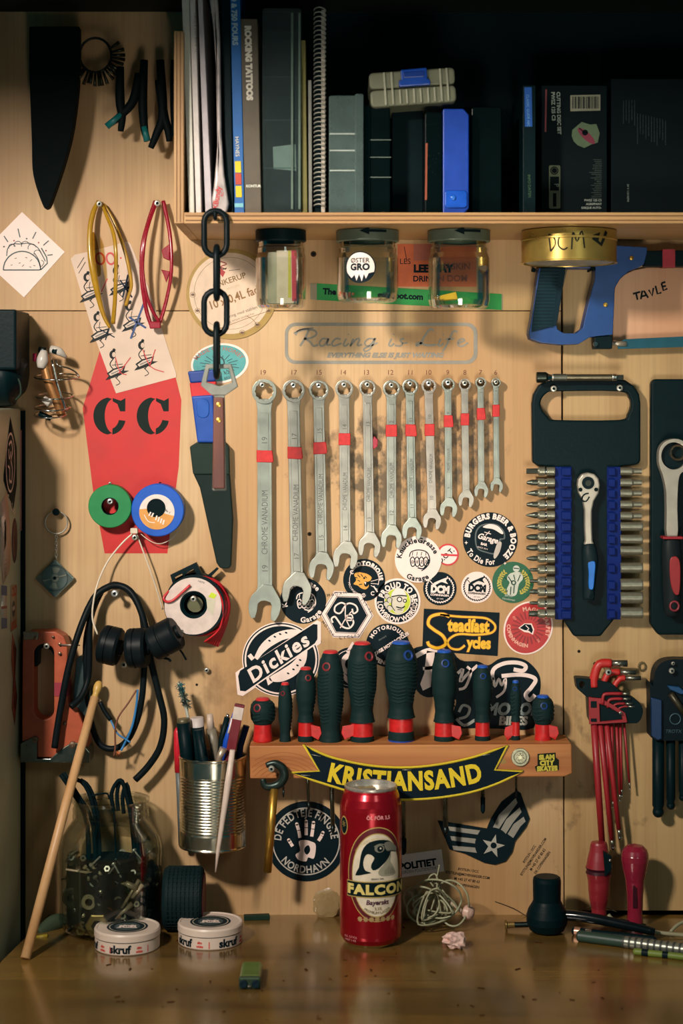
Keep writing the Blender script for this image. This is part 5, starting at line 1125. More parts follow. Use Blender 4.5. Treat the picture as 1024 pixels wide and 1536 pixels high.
# chevron patch
def f(m, w):
    a = L_(w, 1); GR = K(150, 146, 134, .7)
    for i in range(3):
        y = i*14.5; m.flat([(672+i*3, 1239.5+y), (720-i*2, 1245.5+y*.9), (716+i, 1252+y*.95), (674+i*3, 1246+y)], a, GR)
    for i in range(3):
        x = i*11; m.flat([(739+x, 1241+i*5), (748+x, 1222+i*7), (773+i*6, 1197+i*14), (776+i*6, 1204+i*14), (758+x, 1228+i*6), (747+x*1.02, 1245+i*6)], a, GR)
    m.flat(circ(738, 1267, 26, 36), a+.2, K(12, 30, 36, .8)); m.flat(star(739, 1269, 18, 7, 5, 14), a+.4, K(176, 172, 160)); m.flat(circ(740, 1268, 4.6, 16), a+.6, INK)
m = M(2.6); m.prism([(656, 1231), (730, 1243), (736, 1228), (752, 1203), (775, 1186), (781, 1190), (794, 1228), (789, 1240), (772, 1262), (768, 1278), (758, 1292), (742, 1297), (726, 1294), (696, 1280), (674, 1274)], .2, 2.6, K(12, 30, 36, .8)); f(m, 2.6)
tag(m.build('chevron_patch'), 'dark cloth sergeant patch with grey stripes and a star', 'patch')
m = M(1); m.prism([(598, 1283), (662, 1274), (666, 1307), (598, 1317)], .1, .9, CREAM); m.text('POLITIET', 599, 1305, 9.5, INK, 1.2, align='l', bold=.05, rot=8); m.text('NORDEN POLITIDISTRIKT', 599, 1311.5, 4.4, K(110, 100, 96), 1.2, align='l', rot=8, sx=.8)
tag(m.build('police_card'), 'small white card with black capitals beside the red can', 'card')
for u, v, lb in ((310, 1005, 'lone screw left of the horseshoe sticker'), (668, 1052, 'bare screw behind the blue-capped screwdrivers')): screw(u, v, 6, lb, 4)
# ------------------------------------------------------------------ hacksaw and board, upper right
tb = M(20); TBW = wood('board_birch', (212, 164, 128), (204, 150, 112), (170, 116, 84), 'Z', 3., (4, 4, .8), .6, .5, fine=.3, off=(7, 0, 3), kscale=12.)
tb.prism([(921, 440), (926, 424), (936, 412), (952, 404), (972, 400), (1080, 400), (1080, 506), (921, 512)], .6, 6.5, TBW)
o = tb.build('birch_board', bevel=1.5); tag(o, 'pale birch board with a handwritten black word, framed by the blue hacksaw', 'board')
m = M(20); MK = K(18, 26, 26, .5)
for p in ([(951, 440), (962, 437)], [(956, 440), (958, 449)], [(963, 448), (965, 436), (968, 436), (974, 446)], [(964, 444), (971, 442)], [(975, 434), (980, 443), (982, 431)], [(985, 428), (988, 440), (994, 438)], [(994, 424), (997, 435), (1003, 432)], [(994, 424), (1000, 422)], [(995, 429), (1001, 428)]): m.stroke(p, 2.8, 7, MK, sub=1)
m.build('marker_word', o)
hs = thing('hacksaw', 'big blue hacksaw with ribbed black grip at the upper right edge', 'saw', 830, 515, 12)
d = 46; HB = K(16, 66, 128, .42, var=.08); m = M(d)
m.prism([(893, 372), (928, 368), (971, 371), (970, 380), (966, 396), (958, 401), (944, 406), (930, 418), (922, 432), (921, 460), (919, 502), (897, 504), (884, 506), (868, 516), (840, 517), (812, 514), (795, 508), (793, 500), (797, 478), (802, 445), (808, 402), (870, 390), (893, 385)], 8, 44, HB, holes=[[(846, 402), (893, 402), (892, 420), (885, 445), (879, 470), (874, 492), (864, 500), (846, 500), (836, 494), (834, 484), (838, 450)]])
m.build('handle_frame', hs, bevel=4, seg=3)
m = M(d); m.prism([(811, 402), (848, 402), (842, 440), (836, 480), (834, 488), (797, 498), (800, 470), (805, 435)], 6, 48, K(16, 40, 50, .6))
for i in range(17): m.prism([(809-i*.7, 408+i*5), (838-i*.6, 408+i*5), (838-i*.6, 410.5+i*5), (809-i*.7, 410.5+i*5)], 47.5, 49, K(24, 52, 60, .6))
m.build('rubber_grip', hs, bevel=1, label='ribbed black rubber grip')
m = M(d); m.tube([(851-i*.9 if i < 1 else 850-i*1.05, 402+i*4.6, 44) for i in range(19)], 1.1, K(120, 116, 96, .5, .4), n=5); m.build('grip_edge', hs)
m = M(d); m.prism([(968, 375), (1090, 374), (1090, 398), (968, 399)], 16, 36, BLK); m.build('back_bar', hs, bevel=1.5)
m = M(d); m.prism([(995, 373), (1014, 373), (1014, 400), (995, 400)], 15.4, 36.8, K(170, 46, 60, .4)); m.build('red_tape', hs, label='red tape band')
m = M(d); m.prism([(892, 504), (919, 503), (919, 523), (892, 523)], 12, 40, BLK); m.build('blade_holder', hs, bevel=1.5)
m = M(d); m.prism([(929, 514), (940, 508), (1090, 501), (1090, 518), (930, 523)], 22, 25, K(24, 84, 100, .4, .3)); m.build('saw_blade', hs, bevel=.3, label='teal saw blade')
m = M(d); m.tube([(918, 514.5, 26), (942, 515.5, 26)], 3.8, K(190, 180, 160, .35, .6), n=10); m.tube([(893, 516, 41), (893.2, 516, 45)], 3.5, CHROME, n=8); m.build('tension_pin', hs)
for u, v in ((947, 387), (908, 457)): m = M(d); m.lathe([(3.6, 43.8), (3, 46), (0, 46.5)], m.pt(u, v, 0), (0, -1, 0), BRASS, n=12); m.build('rivet', hs)
screw(800, 405, 20, 'dark screw left of the hacksaw grip', 3.6, dark=True); screw(889, 403, 52, 'dark screw above the hacksaw opening', 4, dark=True)

# ------------------------------------------------------------------ socket set on the black holder
sh = thing('socket_holder', 'black plastic socket holder with carrying handle and two blue rails', 'tool holder', 888, 955, 10)
d = 24; m = M(d)
m.prism([(798, 606), (800, 592), (808, 578), (820, 570), (836, 567), (920, 567), (938, 570), (951, 579), (959, 591), (961, 606), (961, 692), (956, 697), (936, 699), (925, 703), (925, 925), (901, 955), (861, 955), (845, 930), (843, 703), (808, 699), (799, 694)], 3, 22, BLK, holes=[cat([(836, 587), (930, 587), (944, 596), (947, 608), (942, 622), (930, 630), (836, 630), (822, 625), (812, 612), (812, 600), (820, 590)], 3, True)])
m.build('back_plate', sh, bevel=3, seg=3)
RB = K(8, 34, 104, .5)
rows_l = [707, 724, 740, 757, 773, 790, 806, 822, 838, 855, 872, 888, 905, 921]; rows_r = [707, 724, 740, 757, 774, 790, 809, 826, 852, 877, 897, 920]
def rail(x0, x1, bx0, bx1, rows, lab):
    m = M(d); m.prism([(x0, 700), (x1, 700), (x1, 929), (x0, 929)], 22, 27, RB)
    for y in rows: m.prism(rrect(bx0, y-5.6, bx1, y+5.6, 1), 26, 34, RB)
    m.build('blue_rail', sh, bevel=.8, label=lab)
rail(832, 857, 841, 855, rows_l, 'left blue rail'); rail(910, 931, 911, 921, rows_r, 'right blue rail')
screw(830, 583, 26, 'left screw holding the black socket holder', 5); screw(929, 582, 26, 'right screw holding the black socket holder', 5)
m = M(30); m.prism(circ(871, 628, 6, 16, a0=0, a1=180), 4, 9, DARKM); 
eb = thing('extension_bar', 'steel extension bar lying across the top of the socket holder', 'extension bar', 870, 573, 20)
d = 40; m = M(d); k = m.k; o = m.pt(804, 566, 40); AX = (1, 0, 0)
m.lathe([(0, 0), (7, 0), (8, 1), (8, 14), (6, 17)], o, AX, K(60, 68, 60, .35, .9), n=20); m.lathe([(6, 17), (4, 22), (4.6, 23)], o, AX, CHROME, n=20); m.build('drive_socket', eb)
m = M(d); m.lathe([(4.8, 23), (5.2, 25), (5.2, 44), (4.6, 45), (4.6, 112), (5, 113), (5, 118), (4, 120)], o, AX, [STEEL, K(110, 112, 100, .5, .8), STEEL, K(130, 122, 100, .35, .9), STEEL, CHROME, CHROME], n=20); m.box(o+Vector((124, 0, 0)), (4.5, 3.6, 3.6), K(60, 64, 58, .35, .9)); m.build('bar', eb)
m = M(30); ords = ['first', 'second', 'third', 'fourth', 'fifth', 'sixth', 'seventh', 'eighth', 'ninth', 'tenth', 'eleventh', 'twelfth', 'thirteenth', 'fourteenth']
SK = K(150, 148, 130, .34, .7, var=.12, ns=200); SKD = K(92, 98, 88, .36, .75)
tips = ['hex', 'flat', 'point', 'flat', 'point', 'point', 'round', 'round', 'cross', 'thin', 'thin', 'cross', 'thin', 'round']
d = 34
for i, y in enumerate(rows_l):
    L_bit = 17 if i < 9 else 12
    r = thing('bit_socket', 'bit socket, %s from the top in the left row of the socket holder' % ords[i], 'bit socket', 818, y, 30, 'bit sockets in the left row')
    m = M(d); k = m.k; o = m.pt(832, y, 30); AX = (-1, 0, 0)
    m.lathe([(6.4, 0), (6.6, 1), (6.6, 11), (5.9, 12), (5.9, 14), (6.6, 15), (6.6, 23), (5.6, 25), (3.5, 25.5)], o, AX, [SK, SK, SK, CHROME, CHROME, SK, SK, SK], n=18); m.build('socket_body', r)
    m = M(d); tp = tips[i]; e = 25.+L_bit
    pf = {'hex': [(4.2, 24), (4.2, e-1), (3.6, e), (0, e)], 'flat': [(4.6, 24), (4.4, 34), (2.4, e-1), (0, e)], 'point': [(4.6, 24), (4.8, 30), (3, 36), (1.2, e), (0, e+1)], 'round': [(4.2, 24), (4.8, 30), (4, 38), (2, e), (0, e)], 'cross': [(3.6, 24), (4, 31), (3, 37), (1, e), (0, e)], 'thin': [(2.8, 24), (2.8, 32), (2, e), (0, e)]}[tp]
    m.lathe(pf, o, AX, SKD, n=8, smooth=tp != 'hex'); m.build('bit', r)
for i, y in enumerate(rows_r):
    big = i >= 8; R = (8.6 if i > 8 else 7.8) if big else (6.6 if i > 4 else 6)
    m = M(d); k = m.k; o = m.pt(930, y, 30); AX = (1, 0, 0)
    if i < 5: m.lathe([(R, 0), (R, 17), (R*.8, 19), (R*.72, 20), (R*.72, 32), (R*.5, 32), (R*.5, 26), (0, 26)], o, AX, [SK]*5+[SKD, BLKM], n=20)
    else: m.lathe([(R*.9, 0), (R, 1), (R, 32), (R*.94, 33.5), (R*.7, 33.5), (R*.7, 26), (0, 26)], o, AX, [SK]*4+[SKD, BLKM], n=22)
    if y in (877, 897): pass
    tag(m.build('socket'), 'socket, %s from the top in the right row of the socket holder' % ords[i], 'socket', 'sockets in the right row')
rt = thing('ratchet', 'small ratchet with black handle and blue inlay in the middle of the socket holder', 'ratchet', 884, 900, 30)
d = 44; m = M(d); RS = K(190, 182, 166, .34, .55, var=.06)
m.prism([(866, 728), (867, 719), (873, 711), (882, 709), (892, 711), (898, 718), (900, 728), (898, 740), (891, 752), (888, 766), (888, 790), (889, 812), (892, 818), (876, 818), (878, 812), (877, 790), (877, 766), (874, 750), (868, 740)], 28, 42, RS); m.build('head', rt, bevel=2.5, seg=3)
m = M(d); m.prism(circ(882, 724.5, 9.3, 26), 40, 43.5, BLK); m.prism(circ(882, 724.5, 4.5, 16), 43, 45, K(70, 76, 70, .3, .8)); m.prism(circ(870.5, 734.5, 3, 12), 41, 43, BLKM); m.prism(circ(894, 734.5, 3, 12), 41, 43, BLKM)
m.stroke([(883, 740), (876, 742), (872, 750), (879, 752), (884, 745)], 2.2, 42.4, BLKM, sub=3); m.build('selector', rt)
m = M(d); m.tube([(884, 817, 38), (885, 830, 40), (886, 845, 40), (885, 870, 38), (884, 900, 36)], [8, 11, 11.5, 9.5, 8.5], K(22, 38, 42, .5), n=18, sub=4, sq=.8); m.build('grip', rt)
m = M(d); m.prism(cat([(884, 842), (888, 841), (892, 844), (891, 862), (889, 882), (885, 884), (882, 880), (882, 860), (881, 845)], 3, True), 44, 49.5, K(24, 110, 200, .35)); m.build('blue_inlay', rt, bevel=1, label='blue inlay')
m = M(d); m.prism(circ(887, 895, 3.4, 14, ry=4), 42, 44, BLKM); m.build('hanging_hole', rt)
# second holder at the right edge
sh = thing('socket_holder', 'second black holder plate, cut off by the right edge of the picture', 'tool holder', 1030, 953, 10)
m = M(24); m.prism([(977, 574), (982, 568.5), (1090, 568.5), (1090, 953), (988, 953), (976, 937)], 3, 20, BLK); m.build('back_plate', sh, bevel=3, seg=3)
rt = thing('ratchet', 'large ratchet with red and black handle at the right edge', 'ratchet', 1008, 925, 30)
d = 48; m = M(d)
pts = cat([(988, 684), (990, 672), (997, 663), (1008, 658.5), (1022, 660), (1032, 670), (1034, 690), (1028, 705), (1020, 712), (1017, 730), (1016, 765), (1016, 806), (1001, 806), (1000, 765), (999, 735), (994, 712), (989, 698)], 3, True)
m.prism(pts, 26, 46, RS, holes=[circ(1011, 684, 19, 30, ry=20.5)]); m.build('head', rt, bevel=3, seg=3)
m = M(d); m.prism(circ(1011, 684, 19.4, 30, ry=20.8), 24, 38, BLK); m.build('head_plate', rt)
m = M(d); m.lathe([(12, 36), (12, 47), (10.5, 48.5), (9, 47), (8, 36)], m.pt(1017, 679, 0), (0, -1, 0), K(150, 142, 124, .25, .9), n=30); m.build('drive_ring', rt)
m = M(d); m.tube([(1008, 808, 40), (1008, 830, 42), (1009, 860, 42), (1009, 895, 40), (1010, 918, 38), (1010, 925, 36)], [13, 14.5, 15, 14, 12, 8], K(26, 34, 36, .45), n=20, sub=4, sq=.75); m.build('grip', rt)
m = M(d); m.prism(rrect(993, 804.5, 1023, 808.5, 1), 30, 54, DRED); m.prism(cat([(1004, 838), (1012, 834), (1018, 842), (1019, 865), (1017, 890), (1010, 890), (1005, 876), (1003, 855)], 3, True), 48, 54.5, K(150, 34, 38, .4)); m.build('red_inlay', rt, bevel=1, label='red inlay')
m = M(d); m.tube([(1011+6.5*math.cos(rad(a)), 909-7*math.sin(rad(a)), 49) for a in range(0, 360, 20)], 1.8, K(130, 40, 50, .4), n=6, closed=True); m.build('red_eyelet', rt)

# ------------------------------------------------------------------ hex key sets
hk = thing('hex_key_set', 'set of red hex keys in a black and red holder at the lower right', 'hex keys', 930, 1300, 10)
d = 40; HRD = K(150, 30, 38, .45); HR2 = K(186, 40, 36, .42)
m = M(d); m.prism(cat([(864, 1020), (867, 1018), (890, 1020), (918, 1026), (930, 1038), (944, 1044), (956, 1052), (965, 1065), (962, 1080), (956, 1086)], 3)+[(925, 1087), (888, 1088), (884, 1080), (882, 1048), (866, 1034)], 8, 34, BLK, holes=[circ(873.5, 1028, 4, 12, ry=5)]); m.build('holder', hk, bevel=2.5)
m = M(d); m.prism([(883, 1046), (898, 1048), (902, 1048), (920, 1058), (938, 1070), (941, 1084), (884, 1087)], 33, 38, HRD, holes=[[(899, 1056), (912, 1060), (932, 1072), (934, 1080), (900, 1083)]]); m.prism([(886, 1052), (895, 1052), (895, 1062), (886, 1062)], 37.5, 39, BLK); m.prism([(886, 1078), (895, 1078), (895, 1083), (886, 1083)], 37.5, 39, BLK); m.build('red_clip', hk, bevel=1)
LONG = [(892, 1090, 904, 1266, 5.4, 890, 1010, 942, 996.5, 6.2), (901, 1090, 919, 1262, 4.4, 905, 1018, 955, 1010, 4.4), (911, 1090, 930, 1247, 4.2, 921, 1024, 963, 1019, 4),
        (911.5, 1092, 913, 1212, 3.4, 904, 1050, 945, 1041, 2.6), (919.5, 1092, 921.5, 1205, 2.8, 912, 1055, 946, 1049, 2.4), (927, 1092, 932, 1195, 2.4, 920, 1058, 950, 1056.5, 2), (933, 1092, 935, 1188, 2.2, 928, 1062, 954, 1061, 1.8), (939, 1092, 947, 1178, 1.8, 935, 1068, 958, 1068, 1.4)]
for i, (u0, v0, u1, v1, r, cu_, cv_, eu, ev, r2) in enumerate(LONG):
    w = 30-i*1.5; ks = M(d); top = i < 3; col = HR2 if top else HRD
    if top: ks.tube([(cu_+2, cv_+22, w), (cu_+2, cv_+8, w), (cu_+10, ev+1.5, w), (eu-24, ev, w)], r2+.6, col, n=10, sub=4)
    else: ks.tube([(cu_, cv_+7, w+12), (cu_+1, ev+3, w+12), (cu_+8, ev, w+12), (eu-12, ev, w+12)], r2, col, n=8, sub=3)
    ks.tube([(u0, v0-3, w), ((u0+u1)/2, (v0+v1)/2, w), (u1, v1, w)], [r, r*.95, r*.9], HRD, n=10)
    kk = ks.build('hex_key', hk)
    ks = M(d); a = 24 if top else 12; ww = w if top else w+12
    ks.tube([(eu-a, ev, ww), (eu, ev, ww)], r2*.9, K(150, 150, 136, .3, .9), n=6)
    ks.build('steel_tip', kk); ks = M(d); t = Vector((u1-u0, v1-v0)).normalized(); L_ = 11 if r > 3 else 8
    ks.tube([(u1, v1, w), (u1+t.x*L_, v1+t.y*L_, w)], r*.72, K(150, 150, 136, .3, .9), n=6); ks.ball(ks.pt(u1+t.x*(L_+2), v1+t.y*(L_+2), w), r*.85, CHROME, n=6); ks.build('steel_tip', kk)
screw(912, 1008, 44, 'screw holding the red hex key set', 5); screw(893, 996, 8, 'dark screw above the red hex key set', 3.6, dark=True); screw(930, 1069, 42, 'small screw in the clip of the red hex key set', 2.4)
m = M(4); m.tube([(963+5*math.cos(rad(a)), 1000-6*math.sin(rad(a)), 2) for a in range(0, 360, 30)], 1.6, K(96, 84, 50, .5), n=6, closed=True); tag(m.build('washer'), 'dark washer-like ring on the plywood right of the red hex keys', 'washer')
hk = thing('hex_key_set', 'black and blue folding hex key set at the lower right edge', 'hex keys', 1010, 1225, 10)
d = 44; m = M(d); m.prism(cat([(980, 1030), (983, 1008), (992, 995), (1008, 990), (1030, 990)], 3)+[(1080, 990), (1080, 1112), (984, 1112), (976, 1106), (975, 1024)], 8, 40, K(12, 26, 32, .45)); m.build('holder', hk, bevel=2.5)
m = M(d); m.prism([(976, 1046), (992, 1050), (992, 1108), (986, 1110), (977, 1104)], 36, 46, K(14, 50, 90, .4)); m.prism([(1000, 1028), (1018, 1030), (1030, 1040), (1020, 1041), (1004, 1034)], 38, 48, K(20, 74, 120, .4)); m.build('blue_clip', hk, bevel=1.2, label='dark blue clip')
m = M(d); m.tube([(1013+8*math.cos(rad(a)), 1079-8*math.sin(rad(a)), 41) for a in range(0, 360, 20)], 1, K(60, 90, 100, .4), n=5, closed=True); m.text('TROTX', 1010, 1100, 5, K(60, 90, 100), 40.6, shear=.2); m.build('printing', hk)
m = M(d); m.tube([(1005, 1040, 46), (1030, 1075, 46)], 5, K(70, 66, 50, .4, .6), n=8); m.tube([(1024, 1030, 46), (1040, 1034, 46)], 2, STEEL, n=8); m.build('folded_key', hk)
for u, v1, r in ((990, 1212, 9), (1009, 1202, 7), (1027, 1190, 6), (1042, 1180, 5)):
    m = M(d); m.tube([(u, 1108, 26), (u, v1, 26), (u, v1+4, 26), (u, v1+10, 26)], [r, r, r*.8, r*.95], BLK, n=12); m.ball(m.pt(u, v1+10, 26), r*.95, BLK, n=8); m.build('hex_key', hk)
screw(1007, 1006, 48, 'screw holding the black and blue hex key set', 4.6); screw(1009, 995, 46, 'light screw just above the one in the blue hex key set', 3)

# ------------------------------------------------------------------ screwdriver rack
RK = wood('rack_pine', (196, 132, 74), (166, 100, 52), (120, 68, 34), 'X', 6., (1.2, 10, 26), .5, 0, fine=.4, finescale=.7, off=(0, 0, .2))
rk = thing('screwdriver_rack', 'pine beam drilled as a screwdriver rack across the plywood', 'rack', 615, 1168, 0)
RD = 76.; kz = 1-RD/D
m = M(RD); m.prism([(374, 1119), (857, 1116), (858, 1160), (846, 1165), (375, 1168)], 0, RD, RK); m.build('beam', rk, bevel=1.5)
m = M(RD); GRN = K(150, 84, 36, .6)
for cx, cy, rr_, a0, a1, n_ in ((425, 1200, 20, 20, 160, 9), (700, 1200, 22, 30, 150, 7)):
    for i in range(n_):
        pts = [(x, y) for x, y in circ(cx, cy-10, rr_+i*6.5, 30, ry=(rr_+i*6)*.9, a0=a0, a1=a1) if 377 < x < 854 and 1121 < y < 1165]
        if len(pts) > 3: m.stroke(pts, .9, RD+.12, GRN, sub=1)
m.build('end_grain', rk)
HANDLES = [(394, 38, 1047, 'r', 1, 0), (427.5, 21, 1024, 'r', 0, 1), (458.5, 30, 1001, 'r', 1, 2), (495.5, 40, 976, 'r', 0, 1), (543, 45, 963, 'r', 2, 3), (601.5, 49, 962, 'b', 1, 4), (666, 38, 975, 'b', 2, 1), (723.5, 29, 998, 'b', 1, 1), (773, 17, 1021, 'b', 1, 2), (814, 33, 1043, 'b', 3, 3)]
SHAFT = {427.5: (425, 1196, 1.6), 458.5: (463, 1215, 2.6), 495.5: (499, 1250, 3.4), 543: (545, 1230, 4), 601.5: (604, 1282, 4.6), 666: (668, 1252, 4), 723.5: (724, 1220, 3), 773: (774, 1196, 1.8)}
LBL = ['stubby red-capped screwdriver at the left end of the rack', 'slimmest red-capped screwdriver, second from the left end of the rack', 'red-capped screwdriver with red tape at its foot, third from the left', 'tall red-capped screwdriver without any red collar, fourth from the left', 'tallest and thickest red-capped screwdriver with torn red tape',
       'thickest blue-capped screwdriver, just right of the tallest red-capped one', 'blue-capped screwdriver with red tape flag, seventh from the left', 'medium blue-capped screwdriver, eighth from the left', 'slim blue-capped screwdriver second from the right end', 'stubby blue-capped screwdriver at the right end of the rack']
GB_ = K(20, 42, 42, .6, var=.08); d = 40
for i, (u, wd, vt, c, tape, j) in enumerate(HANDLES):
    k = 1-d/D; cap = K(200, 44, 48, .42) if c == 'r' else K(22, 84, 180, .42); vb = 1112.
    r = thing('screwdriver', LBL[i], 'screwdriver', u, vb, d, 'screwdrivers in the rack'); H = (vb-vt)*k; R = wd/2*k; o = M(d).pt(u, vb, d)
    stub = H < 75
    cl_h = 0 if i in (1, 3) else (26 if stub else 30)*k; cl_h = cl_h if i != 5 else 36
    m = M(d); prof = []; n = 46
    shp = [(0, .86), (.06, .78), (.14, .72), (.25, .78), (.45, .95), (.62, 1.), (.78, .96), (.9, .82), (.97, .66), (1, .55)] if not stub else [(0, .7), (.1, .8), (.3, .97), (.55, 1.), (.8, .95), (.92, .8), (1, .6)]
    L = H-cl_h-3
    for q in range(n+1):
        t = q/n
        for a, b_ in zip(shp, shp[1:]):
            if a[0] <= t <= b_[0]: f_ = (t-a[0])/(b_[0]-a[0]); f_ = f_*f_*(3-2*f_); rr_ = a[1]+(b_[1]-a[1])*f_; break
        prof.append((R*rr_, cl_h+L*t))
    m.lathe(prof, o, (0, 0, 1), GB_, n=28)
    # grip ridges on the two sides and front
    ribs = int(L*.62/5.4)
    for q in range(ribs):
        t = .24+.58*q/ribs; z = cl_h+L*t
        rr_ = R*.97*(1 if not stub else .98)
        for a, b_ in zip(shp, shp[1:]):
            if a[0] <= t <= b_[0]: f_ = (t-a[0])/(b_[0]-a[0]); f_ = f_*f_*(3-2*f_); rr_ = R*(a[1]+(b_[1]-a[1])*f_); break
        for A0 in ((80, 140) if i in (1, 2, 6, 7) else (35, 100) if i in (4, 5) else (60, -40)):
            sp_ = 30 if i not in (4,) else 26
            P_ = []
            for s_ in range(7):
                A = rad(A0-sp_+2*sp_*s_/6-(50 if i in (4, 5) else 0)); zz = z-(1-abs(s_-3)/3)*2.2
                P_.append(Vector((o.x+(rr_+.2)*math.sin(A), o.y-(rr_+.2)*math.cos(A), o.z+zz)))
            # small raised ridge
            V = []; 
            for p_ in P_:
                n_ = Vector((p_.x-o.x, p_.y-o.y, 0)).normalized(); V += [p_+Vector((0, 0, 1.3)), p_+n_*.8, p_-Vector((0, 0, 1.3))]
            m.add(V, [(3*a+b2, 3*a+b2+3, 3*a+b2+4, 3*a+b2+1) for a in range(6) for b2 in (0, 1)], GB_)
    m.build('grip', r)
    m = M(d); m.lathe([(R*.56, cl_h+L-.6), (R*.56, cl_h+L+1.5), (R*.44, cl_h+L+3.4), (0, cl_h+L+4)], o, (0, 0, 1), cap, n=24); m.build('end_cap', r, label=('red' if c == 'r' else 'blue')+' end cap')
    # hanging hole with coloured rim
    zz = cl_h+L*(.86 if not stub else .74); off = (-.45, -.35, .3, -.35, .55, .5, .05, 0, -.2, 0)[i]
    A = off; R3 = R*(.88 if not stub else .93); cc = Vector((o.x+R3*math.sin(A), o.y-R3*math.cos(A), o.z+zz)); nn = Vector((math.sin(A), -math.cos(A), .25)).normalized(); rh = max(2.6, R*.24)
    m = M(d); m.lathe([(rh*1.35, -2.5), (rh*1.35, .6), (rh, 1.2), (rh*.85, .4), (rh*.8, -1), (0, -1)], cc, nn, [K(128, 34, 42, .5) if c == 'r' else K(18, 58, 128, .5)]*4+[BLKM], n=18); m.build('hanging_hole', r)
    if cl_h:
        m = M(d)
        if stub: m.lathe([(R*.72, 0), (R*.78, 2), (R*.72, cl_h*.5), (R*.70, cl_h+2)], o, (0, 0, 1), TAPE, n=24)
        elif i == 5: m.lathe([(R*.80, 0), (R*.80, 3.5), (R*.82, 3.6), (R*.78, 14), (R*.74, 16), (R*.74, cl_h+2)], o, (0, 0, 1), [K(20, 70, 170, .4)]*2+[GB_]*2+[TAPE], n=28)
        else: m.lathe([(R*.80, 0), (R*.80, 6), (R*.78, 9), (R*.76, 9.5), (R*.72, cl_h+2)], o, (0, 0, 1), [GB_, GB_, TAPE], n=24)
        m.build('collar', r, label='red collar')
    if i in (2, 4, 6, 8, 9):
        fx = {2: (1, 0), 4: (-1, 6), 6: (1, 2), 8: (-1, 4), 9: (1, -2)}[i]; m = M(d+R+1)
        x0 = u+(R*.4)*fx[0]; x1 = u+(R*1.05+6)*fx[0]
        m.prism([(x0, 1088), (x1, 1092), (x1+2*fx[0], 1102), (x1-3*fx[0], 1112), (x0, 1104)], d+R*.4, d+R*.4+1.6, TAPE); m.build('tape_flag', r, bevel=.6, label='loose end of red tape')
    if u in SHAFT:
        su, sv, sr = SHAFT[u]; sk = M(d); bl = i in (5, 7); sk.tube([(u, 1112, d), (su, sv-(24 if bl else 12), d)], sr, K(120, 130, 122, .28, .95), n=14); sk.build('shaft', r)
        sk = M(d); sk.tube([(su, sv-(24 if bl else 12), d), (su, sv-4, d), (su, sv, d)], [sr*1.2, sr*1.15, sr*.5] if bl else [sr, sr*.9, sr*.4], BLK if bl else DARKM, n=12); sk.build('tip', r)
# banner patch
BN = K(14, 30, 40, .85, bump=.4, bs=900); BY = K(214, 190, 40, .75, var=.15, ns=900, bump=.6, bs=1500); d = 80
bp = thing('cloth_banner', 'black cloth banner patch with yellow border stapled to the screwdriver rack', 'banner', 610, 1200, RD)
out = [(455, 1117)]+cat([(468, 1124), (490, 1134), (515, 1141), (550, 1148), (590, 1151.5), (630, 1150.5), (670, 1145), (710, 1136), (740, 1126)], 3)+[(761, 1118), (742, 1155), (784, 1157)]+cat([(765, 1167), (740, 1178), (705, 1189), (665, 1196), (625, 1199.5), (585, 1199), (540, 1192), (505, 1182), (470, 1171)], 3)+[(436, 1159), (479, 1157)]
m = M(d); m.prism(out, RD+.4, RD+2.4, BN); m.build('cloth', bp)
m = M(d); m.tube([(x, y, RD+2.2) for x, y in out], 2., BY, n=6, closed=True, sq=.8); m.build('yellow_border', bp)
m = M(d); m.arc('KRISTIANSAND', 607, 700, 485, 270, 26, K(226, 198, 36, .75, var=.15, ns=900), RD+2.9, bottom=True, bold=.045, sx=.80, space=.11); m.build('yellow_letters', bp)
m = M(d)
for x, y, a in ((474, 1133, -25), (610, 1155, 0), (728, 1133, 20), (458, 1163, -10)): m.tube([(x-7, y-7*math.tan(rad(a))*-1*.3, RD+3), (x+7, y+7*math.tan(rad(-a))*.6, RD+3)], .6, STEEL, n=5)
m.build('staple', bp)
m = M(RD+3); m.prism(circ(780, 1136, 13.5, 36), RD, RD+3, K(130, 128, 104, .25, .5, var=.4, ns=300)); m.prism(circ(780, 1136, 10, 30), RD+2.9, RD+4, K(100, 104, 86, .2, .5, var=.5, ns=400), holes=[circ(780, 1136, 8.6, 30)]); m.prism(star(780, 1136, 7, 3, 7), RD+2.9, RD+4, K(150, 146, 118, .2, .5)); tag(m.build('glass_button', bevel=.6), 'round greyish glass button on the right end of the screwdriver rack', 'button')
m = M(RD+1); m.prism([(806, 1131), (833, 1129), (833, 1136), (838, 1140), (838, 1155), (804, 1157), (802, 1150), (806, 1148)], RD, RD+.8, K(20, 30, 20, .5)); SY = K(196, 182, 60, .5)
m.text('SLAM', 820, 1139, 6.5, SY, RD+1.1, bold=.08, rot=2); m.text('CITY', 820, 1147.5, 6.5, SY, RD+1.1, bold=.08, rot=2); m.text('SKATES', 820.5, 1156, 6.5, SY, RD+1.1, bold=.08, rot=2, sx=.95); tag(m.build('small_sticker'), 'tiny black sticker with yellow letters on the right end of the rack', 'sticker')
m = M(RD+1); m.flat(circ(754, 1142, 5, 14, ry=4), RD+.3, K(150, 120, 50, .4)); tag(m.build('gold_sticker'), 'tiny worn gold sticker beside the glass button', 'sticker')
